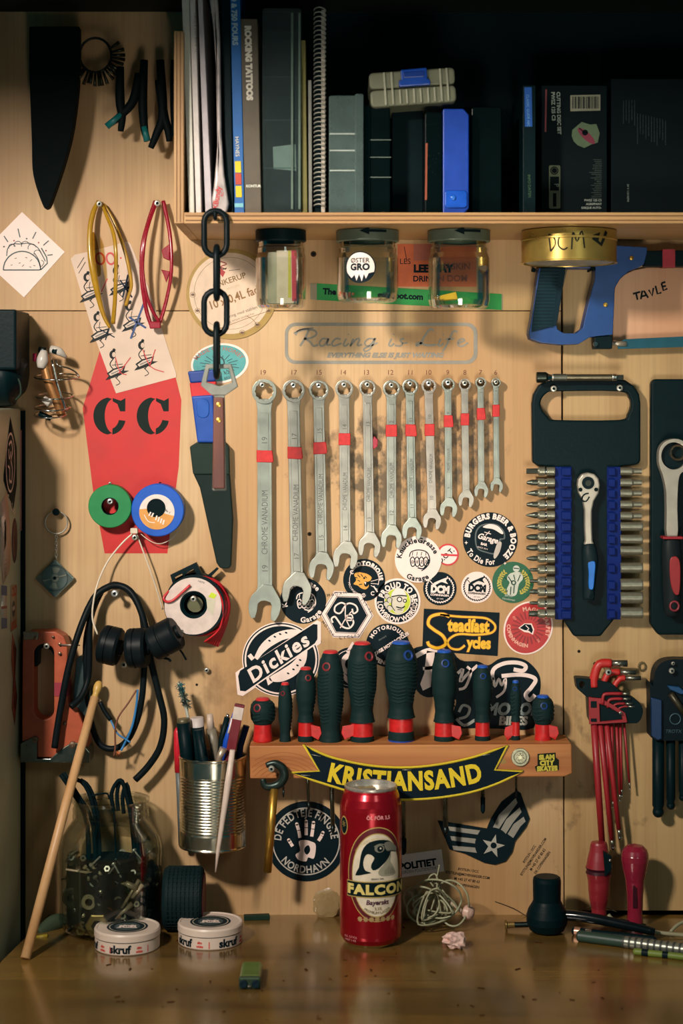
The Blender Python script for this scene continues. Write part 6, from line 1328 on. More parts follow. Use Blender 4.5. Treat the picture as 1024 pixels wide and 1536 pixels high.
# T wrench
tw = thing('brass_hook', 'brass rod with a dark C-shaped wrench head hanging from a rack screw', 'wrench', 404, 1310, RD)
d = RD+14; m = M(d); CD = K(44, 58, 54, .35, .7); m.tube([(399, 1148, d), (412, 1145, d), (423, 1152, d), (426, 1163, d), (420, 1175, d), (408, 1180, d), (397, 1178, d), (394, 1168, d)], [4, 5.5, 7, 7.5, 7, 6.5, 5.5, 4], CD, n=12, sub=4, sq=.8); m.build('hook_head', tw)
m = M(d); m.tube([(411, 1182, d), (401, 1308, d)], 6.2, K(196, 152, 66, .34, .85), n=16); m.build('brass_rod', tw)
m = M(RD+20); screw(407, 1153, RD+22, 'screw in the left end of the screwdriver rack', 5, parent_w=RD-2)
# ------------------------------------------------------------------ tin can with pens
d = 58; k = 1-d/D
pc = thing('food_can', 'ribbed silver food can fixed to the wall, full of pens', 'can', 318, 1272, d)
CN = K(214, 208, 188, .22, 1., var=.05); CR = 50*k; o = M(d).pt(319, 1268, d); Hc = (1268-1132)*k
prof = [(CR*.96, 1), (CR*1.0, 0), (CR*1.02, 2), (CR, 4), (CR, 22)]
nr = 19; z0, z1 = 24, Hc-26
for i in range(nr):
    z = z0+(z1-z0)*i/nr; p = (z1-z0)/nr; prof += [(CR*.985, z+p*.15), (CR*.965, z+p*.35), (CR*.965, z+p*.55), (CR, z+p*.8)]
prof += [(CR, Hc-4), (CR*1.02, Hc-2.5), (CR*1.02, Hc-.5), (CR*.99, Hc), (CR*.97, Hc-2), (CR*.96, 4), (0, 3)]
m = M(d); m.lathe(prof, o, (0, 0, 1), CN, n=64); m.build('can_body', pc)
screw(310, 1140, 14, 'screw fixing the food can to the plywood', 4)
pg = 'pens and markers in the food can'
def pen(name, label, pts, r, mt, parts=(), cat_='pen', group=pg, sq=1.):
    """pts from bottom to top"""
    rt_ = thing(name, label, cat_, pts[0][0], pts[0][1], pts[0][2], group)
    m = M(d); m.tube(pts, r, mt, n=14, sq=sq); m.build('barrel', rt_)
    for nm, p_, rr_, mm, lb in parts:
        m = M(d); m.tube(p_, rr_, mm, n=14, sq=sq); m.build(nm, rt_, label=lb)
    return rt_
pen('marker_pen', 'thick black marker with a grey end at the left of the food can', [(290, 1250, 60), (280, 1130, 62), (275, 1083, 62)], 10, BLK, [('end_cap', [(275.5, 1086, 62), (275, 1077, 62)], 9.6, K(96, 90, 66, .4, .3), 'grey end')])
pen('marker_pen', 'black marker with a pale label behind the thick one', [(305, 1250, 50), (296, 1100, 48), (294, 1078, 48)], 10, K(196, 184, 180, .5), [('lower_barrel', [(303, 1250, 52), (298, 1130, 50), (295, 1092, 50)], 10.6, BLK, None)])
pen('marker_pen', 'black felt pen leaning in the middle of the food can', [(330, 1250, 66), (308, 1150, 66), (298, 1093, 66)], [8, 8, 7], BLK, [('clip', [(304, 1100, 74), (310, 1130, 74)], 1.6, BLK, None)])
pen('glue_tube', 'grey tube with a white tip in the middle of the food can', [(335, 1240, 40), (320, 1120, 40), (315, 1096, 40)], 7.5, K(120, 112, 96, .4), [('white_tip', [(315, 1098, 40), (313, 1074, 40)], [6, 4.5], K(196, 176, 160, .4), 'white tip')], cat_='tube')
pen('ballpoint_pen', 'black ballpoint with a silver tip leaning right in the food can', [(320, 1240, 50), (332, 1110, 46), (340, 1078, 46)], [4, 5, 4.4], BLK, [('button', [(339.5, 1080, 46), (341, 1073, 46)], 2.6, CHROME, None)])
pen('ballpoint_pen', 'blue and white ballpoint leaning right in the food can', [(318, 1240, 60), (340, 1110, 60), (352, 1070, 60)], [4, 5, 3.4], K(16, 76, 190, .35), [('clip', [(343, 1098, 66), (349, 1076, 66)], 1.8, WHITE, 'white clip')])
pen('metal_pen', 'silver-tipped pen low in the food can', [(322, 1210, 84), (331, 1130, 84), (337, 1117, 84)], [3, 5, 6], K(190, 170, 150, .35, .6))
pen('dark_pen', 'dark blue pen at the right rim of the food can', [(345, 1240, 50), (360, 1120, 50), (369, 1090, 50)], 5, K(16, 28, 60, .5))
mr = thing('flat_marker', 'flat dark red carpenter pencil with a white end in the food can', 'pencil', 350, 1250, 76, pg)
m = M(d); m.prism(rot2([(350, 1072), (364, 1072), (364, 1230), (350, 1230)], 357, 1072, -11), 66, 78, K(112, 26, 38, .45)); m.build('red_body', mr, bevel=1)
m = M(d); m.prism(rot2([(349.5, 1057), (364.5, 1057), (364.5, 1076), (349.5, 1076)], 357, 1072, -11), 65.6, 78.4, K(206, 190, 180, .45)); m.prism(rot2([(349.5, 1054), (364.5, 1054), (364.5, 1057.5), (349.5, 1057.5)], 357, 1072, -11), 65.6, 78.4, K(112, 26, 38, .45)); m.build('white_end', mr, bevel=.6, label='white end')
pen('white_stick', 'long white plastic pick hooked over the front of the food can', [(327.5, 1292, 118), (331, 1262, 117), (346, 1160, 114), (352, 1114, 112)], [1, 3, 5.2, 4], K(214, 194, 180, .4), cat_='stick', group=None)
pen('red_marker', 'slim grey marker with a red cap beside the food can', [(270, 1274, 30), (267, 1200, 30), (265, 1160, 30)], 5, K(96, 104, 104, .45), [('red_cap', [(265.3, 1164, 30), (264, 1130, 30), (263.5, 1103, 30), (263.5, 1097, 30)], [6, 6, 5.6, 3], K(206, 30, 48, .4), 'red cap'), ('end_plug', [(270.2, 1275, 30), (270.2, 1267, 30)], 4.6, K(150, 34, 90, .4), 'magenta end')], cat_='marker', group=None)
tbh = thing('toothbrush', 'clear toothbrush with worn teal bristles sticking out of the food can', 'toothbrush', 290, 1240, 44)
m = M(d); m.tube([(292, 1240, 48), (284, 1110, 44), (279, 1072, 42), (272, 1045, 42), (267, 1026, 42)], [3, 3, 2.4, 4, 3], K(176, 180, 168, .25), n=8, sub=3, sq=.6); m.build('handle', tbh)
m = M(d); BT = [K(30, 120, 130, .6), K(90, 120, 110, .6), K(40, 60, 60, .6), K(140, 150, 130, .6)]
for i in range(150):
    t = random.random(); x, y = 268+13*t, 1028+34*t; a = random.uniform(0, 6.28); R_ = random.uniform(4, 9); mt = BT[0] if t < .35 and i % 3 else BT[1+i % 3]
    m.tube([(x, y, 44), (x+R_*math.cos(a), y-R_*.7*math.sin(a), 50+random.uniform(-3, 6))], .5, mt, n=3, caps=False)
ob = m.build('bristles', tbh); ob['kind'] = 'stuff'

# ------------------------------------------------------------------ helpers for the bench
def bo(u, py):
    """origin on the bench (unit space) for something whose base centre shows at (u, py)"""
    dd = bench(py); kk = 1-dd/D; return Vector(((u-512)*kk, -dd, BZ)), dd, kk
# drumstick
ds = M(auto=True); DW = wood('drumstick_maple', (222, 176, 124), (206, 156, 104), (176, 124, 78), 'Z', 3, (20, 20, 2), .42, 0, fine=.3)
ds.tube([(38, 1438, 219), (92, 1232, 118), (142, 1046, 30)], [7.4, 7.2, 6.4], DW, n=18)
st_ = thing('drumstick', 'pale wooden drumstick leaning against the wall at the left', 'drumstick', 38, 1440, 218)
ds.build('shaft', st_)
ds = M(auto=True); ds.tube([(142, 1046, 30), (143.6, 1041, 28), (145, 1036, 26), (147, 1029, 23), (148.6, 1023, 20.5), (149, 1021, 20)], [5.4, 4.6, 6, 6.4, 4, 1], K(206, 166, 88, .4), n=16, sub=2); ds.build('tip', st_, label='yellowish bead tip')

# big jar of screws
o, d, k = bo(166, 1393); JH = 190.
gj = thing('screw_jar', 'big glass jar full of screws and nuts standing on the bench', 'jar', 166, 1393, d)
R = 77*k; RM = 55*k
m = M(d); m.lathe([(0, 2), (R*.8, 1), (R*.93, 5), (R, 18), (R, 118), (R*.96, 132), (R*.86, 146), (RM*1.05, 158), (RM, 162), (RM*1.04, 164), (RM*1.04, 168), (RM, 170), (RM*1.03, 173), (RM*1.03, 177), (RM, 179), (RM, JH-4), (RM*1.06, JH-3), (RM*1.06, JH), (RM*.97, JH+.5), (RM*.95, JH-4), (RM*.95, 162), (R*.9, 138), (R*.95, 118), (R*.95, 18), (R*.88, 8), (0, 6)], o, (0, 0, 1), glassy('jar_glass', (.93, .96, .92), .03, .06), n=56); m.build('glass', gj)
mets = [DARKM, K(100, 104, 90, .35, .6), K(140, 136, 112, .3, .6), K(186, 174, 140, .3, .6), STEEL, BLKM, K(90, 60, 40, .4, .8), K(50, 56, 50, .4, .9)]
rnd = random.Random(11)
m = M(d); m.lathe([(0, 9), (R*.84, 9), (R*.86, 60), (R*.84, 96), (R*.5, 104), (0, 100)], o, (0, 0, 1), K(14, 22, 20, .7, bump=1., bs=90), n=30)
for i in range(330):
    a = rnd.uniform(0, 2*PI); rr_ = R*.9*math.sqrt(rnd.uniform(.55, 1)) ; z = rnd.uniform(12, 104+18*math.sin(a*2)); c = o+Vector((rr_*.93*math.cos(a), -rr_*.93*abs(math.sin(a)) if i % 5 else rr_*.93*math.sin(a), z))
    dr = Vector((rnd.uniform(-1, 1), rnd.uniform(-.35, .35), rnd.uniform(-1, 1))).normalized(); mt = mets[rnd.randrange(len(mets))]; ty = rnd.random()
    if ty < .5:
        L_ = rnd.uniform(8, 26); m.lathe([(0, 0), (3.6, 0), (3.8, 1), (3.6, 3), (1.6, 3.2), (1.5, L_), (0, L_+1.5)], c-dr*L_/2, dr, mt, n=8)
    elif ty < .78: m.lathe([(2.2, 0), (4.6, 0), (4.6, 3.4), (2.2, 3.4), (2.2, 0)], c, (dr.x*.4, -1, dr.z*.4), mt, n=6, smooth=False)
    else: m.lathe([(2.8, 0), (5.6, 0), (5.6, 1), (2.8, 1)], c, (dr.x*.5, -1, dr.z*.5), mt, n=12)
ob = m.build('screws_and_nuts', origin=o*U+Vector((0, 0, ZC))); tag(ob, 'dark heap of screws, nuts and washers inside the big jar', 'screws'); ob['kind'] = 'stuff'
def bolt(name, label, u, v, r, n, mt, hole=True):
    m = M(d); c = m.pt(u, v, 0); c.y = -(d+math.sqrt(max(0, (R*.9)**2-((c.x-o.x))**2))-3)
    m.lathe([(r*.45, -5), (r, -5), (r, 1), (r*.9, 2), (r*.5, 2), (r*.45, -3), (0, -3)], c, (0, -1, 0), [mt]*5+[BLKM], n=n, smooth=n > 8); tag(m.build(name), label, 'nut', 'nuts against the jar glass')
bolt('hex_nut', 'largest brassy hex nut low in the big jar', 155, 1370, 18, 6, K(150, 130, 80, .3, .8)); bolt('round_washer', 'pale round washer in the middle of the big jar', 142, 1336, 11, 20, K(170, 164, 130, .3, .7)); bolt('hex_nut', 'small nut at the bottom left of the big jar', 129, 1380, 7, 6, K(130, 124, 80, .3, .8)); bolt('round_washer', 'wide thin ring at the left of the big jar', 114, 1335, 14, 24, K(96, 100, 80, .3, .8))
m = M(d)
for p_, r_ in ((((166, 1303), (196, 1311)), 4.5), (((196, 1308), (212, 1318)), 6), (((205, 1330), (220, 1312)), 4), (((190, 1345), (215, 1305)), 3), (((160, 1318), (180, 1320)), 1.6), (((180, 1360), (205, 1340)), 4), (((108, 1288), (150, 1296)), 2.4)):
    m.tube([(p_[0][0], p_[0][1], d+R*.80), (p_[1][0], p_[1][1], d+R*.72)], [r_*.6, r_], K(176, 160, 130, .35, .4), n=8)
ob = m.build('pale_bolts'); tag(ob, 'pale bolts and plugs pressed against the front of the big jar', 'bolts'); ob['kind'] = 'stuff'
for lb, ps, w_, in (('bundle of black zip ties sticking out of the left of the big jar', (((92, 1160), (112, 1190), (132, 1230)), ((96, 1158), (118, 1192), (140, 1236)), ((112, 1168), (128, 1178), (142, 1222)), ((120, 1170), (134, 1182), (146, 1224)), ((106, 1172), (116, 1200), (130, 1240))), 6),
                    ('loop of black zip ties sticking out of the right of the big jar', (((172, 1215), (168, 1190), (176, 1172), (184, 1170), (190, 1190), (198, 1230)), ((178, 1215), (176, 1190), (181, 1172), (190, 1185), (202, 1230)), ((186, 1220), (184, 1195), (190, 1175), (196, 1200), (206, 1235))), 6), ('bent thin black wire in the mouth of the big jar', (((138, 1192), (160, 1188), (165, 1196), (172, 1214)),), 0)):
    rt_ = thing('zip_tie_bundle' if w_ else 'bent_wire', lb, 'zip ties' if w_ else 'wire', ps[0][1][0], 1230, d, 'black things in the mouth of the jar' if w_ else None)
    for i, p_ in enumerate(ps): m = M(d); e = p_[-1]; m.tube([(x, y, d+8-i*3) for x, y in p_]+[((e[0]-(150 if e[0] < 150 else 190))*.2+e[0]+6, 1330, d)], 3.4 if w_ else 1.5, BLKM, n=6, sub=3, sq=.5); m.build('tie' if w_ else 'wire_piece', rt_)

# rubber wheel
o, d, k = bo(276, 1394)
wh = thing('toy_tyre', 'black ribbed rubber wheel between the jar and the snus tins'.replace('snus ', 'white '), 'wheel', 276, 1394, d)
Rw = 47*k; m = M(d); c = o+Vector((-29, 0, Rw)); prof = [(Rw*.5, 0), (Rw*.9, 0), (Rw*.97, 3)]
for i in range(8): z = 5+i*6; prof += [(Rw, z), (Rw, z+4), (Rw*.965, z+4.6), (Rw*.965, z+5.6)]
prof += [(Rw*.97, 54), (Rw*.9, 57), (Rw*.5, 57)]
m.lathe(prof, c, (1, 0, 0), RUB, n=48)
for i in range(40):
    A = 2*PI*i/40; m.box(c+Vector((29, -Rw*.99*math.sin(A), Rw*.99*math.cos(A))), (24, .6, .8), RUB, Matrix.Rotation(A, 3, 'X'))
m.build('tyre', wh); m = M(d); m.lathe([(Rw*.8, 57.2), (Rw*.8, 58.5), (Rw*.3, 58), (0, 58)], c, (1, 0, 0), K(120, 44, 60, .5), n=30); m.build('red_hub', wh, label='dull red hub')
m = M(d); m.tube([(98, 1385, 60), (80, 1386, 70), (60, 1396, 90)], [9, 13, 8], K(50, 66, 44, .8, bump=.6), n=12, sub=4, sq=.8); tag(m.build('green_rag'), 'dim green rag behind the drumstick at the foot of the wall', 'rag')
m = M(110); m.tube([(53, 1406, 112), (72, 1403, 112)], 3.2, K(150, 130, 30, .5), n=8); tag(m.build('yellow_plug'), 'small yellow plug on the bench behind the drumstick', 'plug')

# round white tins
def tin2(label, u, py, rotd, txts, lidt):
    o, d, k = bo(u, py); r = thing('snus_tin', label, 'tin', u, py, d, 'white round tins'); R = 46.6; H = 29.; WT = K(226, 206, 190, .38, var=.02)
    m = M(d); m.lathe([(0, 0), (R*.95, 0), (R*.98, 1.5), (R*.98, 17)], o, (0, 0, 1), WT, n=56); m.build('base', r)
    m = M(d); m.lathe([(R*.96, 17), (R*.96, 18.2), (R, 18.4), (R, H-2.5), (R*.97, H), (R*.92, H), (R*.9, H-1), (0, H-1)], o, (0, 0, 1), [K(110, 100, 80, .5), WT, WT, WT, WT, WT, WT], n=56); m.build('lid', r)
    m = M(d); kz_ = 1; m.warp = None
    m2 = M(0)   # label on the lid, drawn flat then laid down
    m2.warp = lambda p: Vector((o.x+(p.x+512-0)*1., o.y+(p.z-600)*1., o.z+H-.9-(p.y)*.1))
    m2.flat(circ(0, 0, 29, 44), .2, K(34, 46, 50, .5)); m2.stroke(circ(0, 0, 25, 40), 1.4, 1, K(190, 180, 160), closed=True, sub=1); m2.flat(circ(0, 0, 18, 36), 1, K(70, 84, 84)); 
    m2.text(lidt, 0, 6, 11, CREAM, 2, bold=.06); m2.stroke([(-14, 8), (-4, -8), (0, 6), (6, -9), (14, 8)], 1.6, 2.2, CREAM, sub=2); m2.build('lid_label', bpy.data.objects['lid'] if False else r, label='dark round lid label')
    m = M(d); m.warp = lambda v: Vector((o.x+(R*.98-v.y)*math.sin((v.x-o.x)/R+rad(rotd)), o.y-(R*.98-v.y)*math.cos((v.x-o.x)/R+rad(rotd)), v.z)); m.cut = (o.x-200, o.x+200, 3)
    uc = o.x/k+512; vb = 600-(BZ+3.6)/k
    for off, t, s_, mt in txts: m.text(t, uc+off, vb, s_, mt, .3, bold=.045, sx=1.0)
    for off in (28,):
        for base in [x[0] for x in txts if x[1] == 'skruf']:
            m.text('slim', uc+base+off+2, vb-5.5, 3.6, K(214, 70, 60), .3, bold=.05, sx=.9); m.text('white', uc+base+off+2, vb, 3.6, K(214, 70, 60), .3, bold=.05, sx=.9); m.flat([(uc+base+off+16, vb+1), (uc+base+off+17.4, vb+1), (uc+base+off+17.4, vb-9), (uc+base+off+16, vb-9)], .3, K(214, 70, 60))
    m.build('side_print', r)
tin2('round white tin left of the other, in front of the big jar', 191, 1419.5, 0, [(-6, 'skruf', 11, INK), (-66, 'skruf', 11, INK)], 'ICE')
tin2('round white tin on the right, in front of the rubber wheel', 315.5, 1411.5, 0, [(33, 'skruf', 11, INK), (-43, 'skruf', 11, INK)], 'ICE')

# beer can
o, d, k = bo(556, 1412); R = 44.2; CRD = K(176, 18, 36, .24, .6, var=.05, coat=.5)
bc = thing('beer_can', 'tall red drinks can with a bird of prey label on the bench', 'can', 556, 1412, d)
m = M(d); m.lathe([(R*.74, 1), (R*.78, 0), (R*.9, 5), (R*.99, 12), (R, 16), (R, 192), (R*.985, 198), (R*.93, 208), (R*.86, 216), (R*.82, 219)], o, (0, 0, 1), [CN, CN]+[CRD]*8, n=64); m.build('can_body', bc)
m = M(d); m.lathe([(R*.82, 218.5), (R*.85, 220.5), (R*.85, 223), (R*.82, 224), (R*.78, 223), (R*.75, 216), (0, 216.5)], o, (0, 0, 1), K(200, 196, 186, .28, .7), n=56); m.build('lid', bc)
m = M(d); kk_ = o+Vector((-6, 4, 218)); m.box(kk_, (12, 7, 1), K(170, 164, 156, .3, .7), Matrix.Rotation(.3, 3, 'Z')); m.build('ring_pull', bc)
m = M(d); m.warp = cylwarp(o, R, o.x/k+512, k); m.cut = (o.x-120, o.x+120, 3); uc = 565
fx = lambda x: 556+46*math.asin(max(-.99, min(.99, (x-556)/46.)))
def zz(l): return [(fx(480+x/5.69), 1160+y/5.69) for x, y in l]
GD = K(196, 170, 96, .4, .2); CRM = K(226, 212, 188, .45); DK_ = K(10, 28, 32, .45); GYB = K(122, 122, 108, .5)
m.flat(circ(uc, 1300, 47, 64, ry=70), .15, GD); m.flat(circ(uc, 1300, 45.5, 60, ry=68.5), .3, K(96, 24, 36, .4)); m.flat(circ(uc, 1301, 39.5, 56, ry=62), .45, GD); m.flat(circ(uc, 1301, 38, 56, ry=60.5), .6, CRM)
m.arc('FALKENBERG BRYGGERI SEDAN 1896', uc, 1300, 50, 90, 4, GD, .6, sx=.9, rx=.83)
m.flat(cat(zz([(560, 640), (596, 634), (590, 690), (612, 740), (630, 808), (520, 812), (490, 770), (545, 700)]), 3, True), .75, K(160, 156, 134, .5))
for x in range(545, 620, 9): m.stroke(zz([(x, 730+abs(x-580)), (x+3, 800)]), .8, .85, K(120, 116, 100), sub=1)
m.flat(cat(zz([(300, 808), (330, 740), (345, 640), (370, 570), (420, 522), (500, 505), (570, 516), (605, 540), (632, 580), (600, 600), (585, 640), (560, 680), (520, 720), (485, 748), (448, 758), (430, 735), (436, 700), (458, 655), (425, 625), (390, 628), (370, 670), (366, 720), (385, 762), (432, 778), (370, 795)]), 2, True), .9, DK_)
m.flat(cat(zz([(545, 530), (590, 530), (624, 562), (640, 590), (636, 618), (626, 610), (608, 606), (585, 612), (560, 600), (540, 560)]), 3, True), 1.05, GYB)
m.stroke(zz([(560, 606), (600, 606), (630, 618)]), 1.2, 1.2, DK_, sub=2); m.flat(circ(fx(480+500/5.69), 1160+578/5.69, 7.5, 18, ry=6), 1.05, GYB); m.flat(circ(fx(480+505/5.69), 1160+580/5.69, 4.4, 14), 1.15, DK_); m.flat(circ(fx(480+508/5.69), 1160+576/5.69, 1.4, 8), 1.25, CRM)
m.stroke(zz([(455, 560), (500, 540), (545, 548)]), 1.4, 1.1, GYB, sub=3)
m.flat([(uc-48, 1310), (uc+48, 1310), (uc+48, 1334), (uc-48, 1334)], 1.3, GD); m.flat([(uc-47, 1311.5), (uc+47, 1311.5), (uc+47, 1332.5), (uc-47, 1332.5)], 1.45, DK_)
m.text('FALCON', uc+2, 1328.5, 13, K(226, 206, 120, .45), 1.65, bold=.06, sx=1.15, space=.14)
m.text('SEDAN 1896', uc, 1307.5, 2.4, DK_, 1.2); m.text('Bayerskt', uc, 1344, 6.6, K(80, 40, 60), 1.2, bold=.03, shear=.15); m.text('3,5%', uc+1, 1352, 4, K(120, 90, 60), 1.2)
m.arc('PREMIUM LAGER', uc, 1322, 36, 270, 4, K(130, 110, 70), 1.2, bottom=True); m.text('ÖL FÖR 3,5', uc+2, 1219, 5, K(230, 150, 150), .4, bold=.03)
for i in range(7): m.flat(star(uc-26+i*8.6, 1366, 4.4, 3, 8), .4, K(190, 160, 110, .4, .3))
m.text('ALK. 3,5 VOL', 522, 1396, 3, K(220, 150, 150), .4); m.text('PANT 1 KR', 522, 1401, 3, K(220, 150, 150), .4)
m.flat(circ(508, 1232, 9, 20, ry=14), .4, GD); m.flat(circ(508, 1232, 7.5, 20, ry=12), .55, DK_); m.text('*', 508, 1240, 14, GD, .7)
m.build('label_print', bc)
# ring under the can
m = M(d); m.lathe([(0, .2), (49, .2), (50, .1)], o, (0, 0, 1), K(150, 110, 40, .2, .0), n=40); m = None

# wrapped plastic, wire tangle, plug, nuts
def clump(name, label, cat_, u, py, rx, ry, rz, mt, seed, hgt=None, bumpy=.3, group=None, n=3):
    o, d, k = bo(u, py); bm = bmesh.new(); bmesh.ops.create_icosphere(bm, subdivisions=n, radius=1); rn = random.Random(seed)
    ph = [(rn.uniform(2, 7), rn.uniform(2, 7), rn.uniform(2, 7), rn.uniform(0, 6)) for _ in range(7)]
    for v in bm.verts:
        f_ = sum(math.sin(v.co.x*a+v.co.y*b_+v.co.z*c+p_) for a, b_, c, p_ in ph)/7
        q = v.co*(1+bumpy*2*abs(f_)-bumpy*.6); v.co = Vector((q.x*rx*k, q.y*ry, max(q.z, -.85)*rz*k+rz*k*.85))*U
    me = bpy.data.meshes.new(name); bm.to_mesh(me); bm.free(); me.materials.append(mt); me.polygons.foreach_set('use_smooth', [False]*len(me.polygons))
    ob = bpy.data.objects.new(name, me); COL.objects.link(ob); ob.location = o*U+Vector((0, 0, ZC)); return tag(ob, label, cat_, group)
clump('plastic_wrap', 'ball of crinkled clear plastic wrap left of the red can', 'plastic wrap', 490, 1376, 22, 3.5, 23, glassy('crinkled_film', (.9, .84, .70), .3, .08, .7, (176, 150, 104)), 5, bumpy=.25)
clump('plastic_wrap', 'ball of crinkled clear plastic wrap behind the wire tangle', 'plastic wrap', 612, 1378, 22, 5, 26, glassy('crinkled_film2', (.9, .84, .70), .3, .08, .6, (170, 144, 98)), 8, bumpy=.22)
clump('crumpled_tissue', 'small crumpled pink and white tissue on the bench', 'tissue', 683, 1422, 17, 16, 13, K(226, 190, 178, .6, var=.25, ns=90), 3, bumpy=.42)
clump('tissue_scrap', 'little pink crumb of tissue beside the crumpled one', 'tissue', 668, 1416, 6, 6, 5, K(206, 140, 130, .6), 9, bumpy=.4)
m = M(80); rnd = random.Random(3); WCc = K(150, 150, 120, .45); kb = 1-80/D
P_ = []
for i in range(26):
    a = i*2.05+rnd.uniform(-.4, .4); rx, rz = rnd.uniform(18, 46), rnd.uniform(12, 34)
    P_.append((652+rx*math.cos(a)+rnd.uniform(-6, 6), max(1312, min(1386, 1356-rz*math.sin(a)+rnd.uniform(-5, 5))), 80+rnd.uniform(-22, 28)))
m.tube(P_, 1.5, WCc, n=6, sub=7)
for c_, rx, ry_, q in (((632, 1350), 26, 24, 0), ((655, 1345), 36, 28, .5), ((678, 1352), 24, 32, 1), ((640, 1362), 30, 18, 2)): m.tube([(c_[0]+rx*math.cos(a*.5), c_[1]-ry_*math.sin(a*.5), 84+14*math.sin(a*.7+q)) for a in range(13)], 1.6, WCc, n=6, sub=5, closed=True)
m.tube([(650, 1330, 80), (643, 1318, 78), (652, 1312, 76), (656, 1322, 80), (652, 1345, 82), (646, 1365, 84)], 1.5, WCc, n=6, sub=5); m.tube([(652, 1326, 80), (657, 1308, 78), (659, 1298, 76)], 1.2, WCc, n=6, sub=3)
wt = m.build('wire_tangle'); tag(wt, 'loose tangle of greenish grey thin wire right of the red can', 'wire')
ep = thing('earphone', 'white earphone lying in the wire tangle', 'earphone', 700, 1378, 84); m = M(84); m.lathe([(0, 0), (5, .5), (10, 3), (11, 6), (9, 12), (4, 15), (0, 16)], m.pt(697, 1369, 78), (.75, -.65, 0), K(214, 176, 160, .4), n=20); m.build('earbud', ep); m = M(84); m.lathe([(5, 0), (4, -1.5), (0, -2)], m.pt(704, 1369, 86)+Vector((1, -1, 0)), (.75, -.65, 0), K(150, 110, 96, .5), n=14); m.tube([(694, 1370, 80), (680, 1358, 78), (664, 1350, 78)], 3, K(196, 176, 150, .4), n=8, sub=3); m.build('stem', ep)
o, d, k = bo(757, 1396); bb = thing('brass_bolt', 'small brass cap nut lying on the bench left of the mallet', 'bolt', 757, 1396, d)
m = M(d); m.lathe([(0, 0), (7, 0), (8, 1.5), (8, 3), (5, 3.5), (4.5, 14)], o+Vector((0, 0, 8)), (1, -.1, .1), K(170, 140, 84, .3, .8), n=18); m.build('head', bb); m = M(d); m.lathe([(4, 14), (4, 40), (0, 41)], o+Vector((0, 0, 8)), (1, -.1, .06), DARKM, n=14); m.build('shank', bb)

# mallet
o, d, k = bo(820, 1398); ml = thing('rubber_mallet', 'black rubber mallet lying on the bench with its head upright', 'mallet', 820, 1398, d)
m = M(d); m.lathe([(0, 0), (18, 0), (25, 4), (29.5, 14), (30, 24), (27, 34), (22, 42), (20, 46), (20.5, 74), (19.5, 79), (17, 81), (0, 81)], o, (0, 0, 1), BLK, n=40); m.build('head', ml)
m = M(auto=True); m.tube([(838, 1372, d), (880, 1376, d+14), (938, 1388, d+30), (982, 1398, d+40)], [8, 8, 7, 6], K(12, 22, 26, .3, coat=.4), n=14, sub=3); m.build('handle', ml)
# pens lying on the bench
def lying(name, label, cat_, a, b_, r, mt, parts=(), group=None):
    """a, b: (u, py) of the two ends on the bench"""
    (oa, da, ka), (ob_, db, kb_) = bo(*a), bo(*b_); r0 = thing(name, label, cat_, a[0], a[1], da, group); ax = (ob_-oa); L_ = ax.length; up = Vector((0, 0, r))
    m = M(0); m.lathe([(0, 0), (r*.8, 0), (r, 2), (r, L_-3), (r*.6, L_), (0, L_)], oa+up, ax, mt, n=18); m.build('barrel', r0)
    for nm, t0, t1, rr_, mm, lb in parts: m = M(0); m.lathe([(0, t0*L_), (rr_, t0*L_), (rr_, t1*L_), (0, t1*L_)], oa+up, ax, mm, n=18); m.build(nm, r0, label=lb)
    return r0
lying('ballpoint_pen', 'black pen with a silver band lying across the mallet handle', 'pen', (858, 1402), (984, 1416), 5.5, BLK, [('silver_band', .03, .10, 6.2, K(210, 160, 130, .3, .6), 'silver band'), ('silver_ring', .16, .24, 6.2, CHROME, 'silver ring')], 'pens beside the mallet')
lying('snap_knife', 'green and silver snap-off knife lying at the right of the bench', 'knife', (866, 1412), (1075, 1440), 8, K(40, 66, 54, .45), [('steel_slide', .34, 1.05, 8.4, K(150, 154, 140, .35, .6), 'ribbed steel slide')])
m = M(0); (oa, da, ka), (ob_, db, kb_) = bo(946, 1424), bo(1075, 1436); ax = (ob_-oa).normalized()
for i in range(14): m.lathe([(9.2, 70+i*9-3), (9.2, 70+i*9)], bo(866, 1412)[0]+Vector((0, 0, 8)), (bo(1075, 1440)[0]-bo(866, 1412)[0]), K(60, 66, 60, .5), n=12)
m.build('slide_notch', bpy.data.objects['snap_knife'])
lying('green_pen', 'yellow-green striped pen under the snap-off knife', 'pen', (950, 1432), (1075, 1446), 4.6, K(110, 130, 50, .5), [('dark_stripe', .1, .18, 4.9, BLK, None), ('dark_stripe', .35, .42, 4.9, BLK, None)], 'pens beside the mallet')
m = M(auto=True); m.tube([(912, 1372, 95), (922, 1382, 100), (945, 1390, 105), (980, 1398, 112), (1040, 1404, 118)], 3., K(150, 146, 116, .45), n=8, sub=4); m.tube([(1005, 1398, 100), (1018, 1386, 90), (1040, 1378, 80)], 2.6, K(150, 146, 116, .45), n=8, sub=4); tag(m.build('cable'), 'light grey cord lying behind the knife at the right', 'cord')
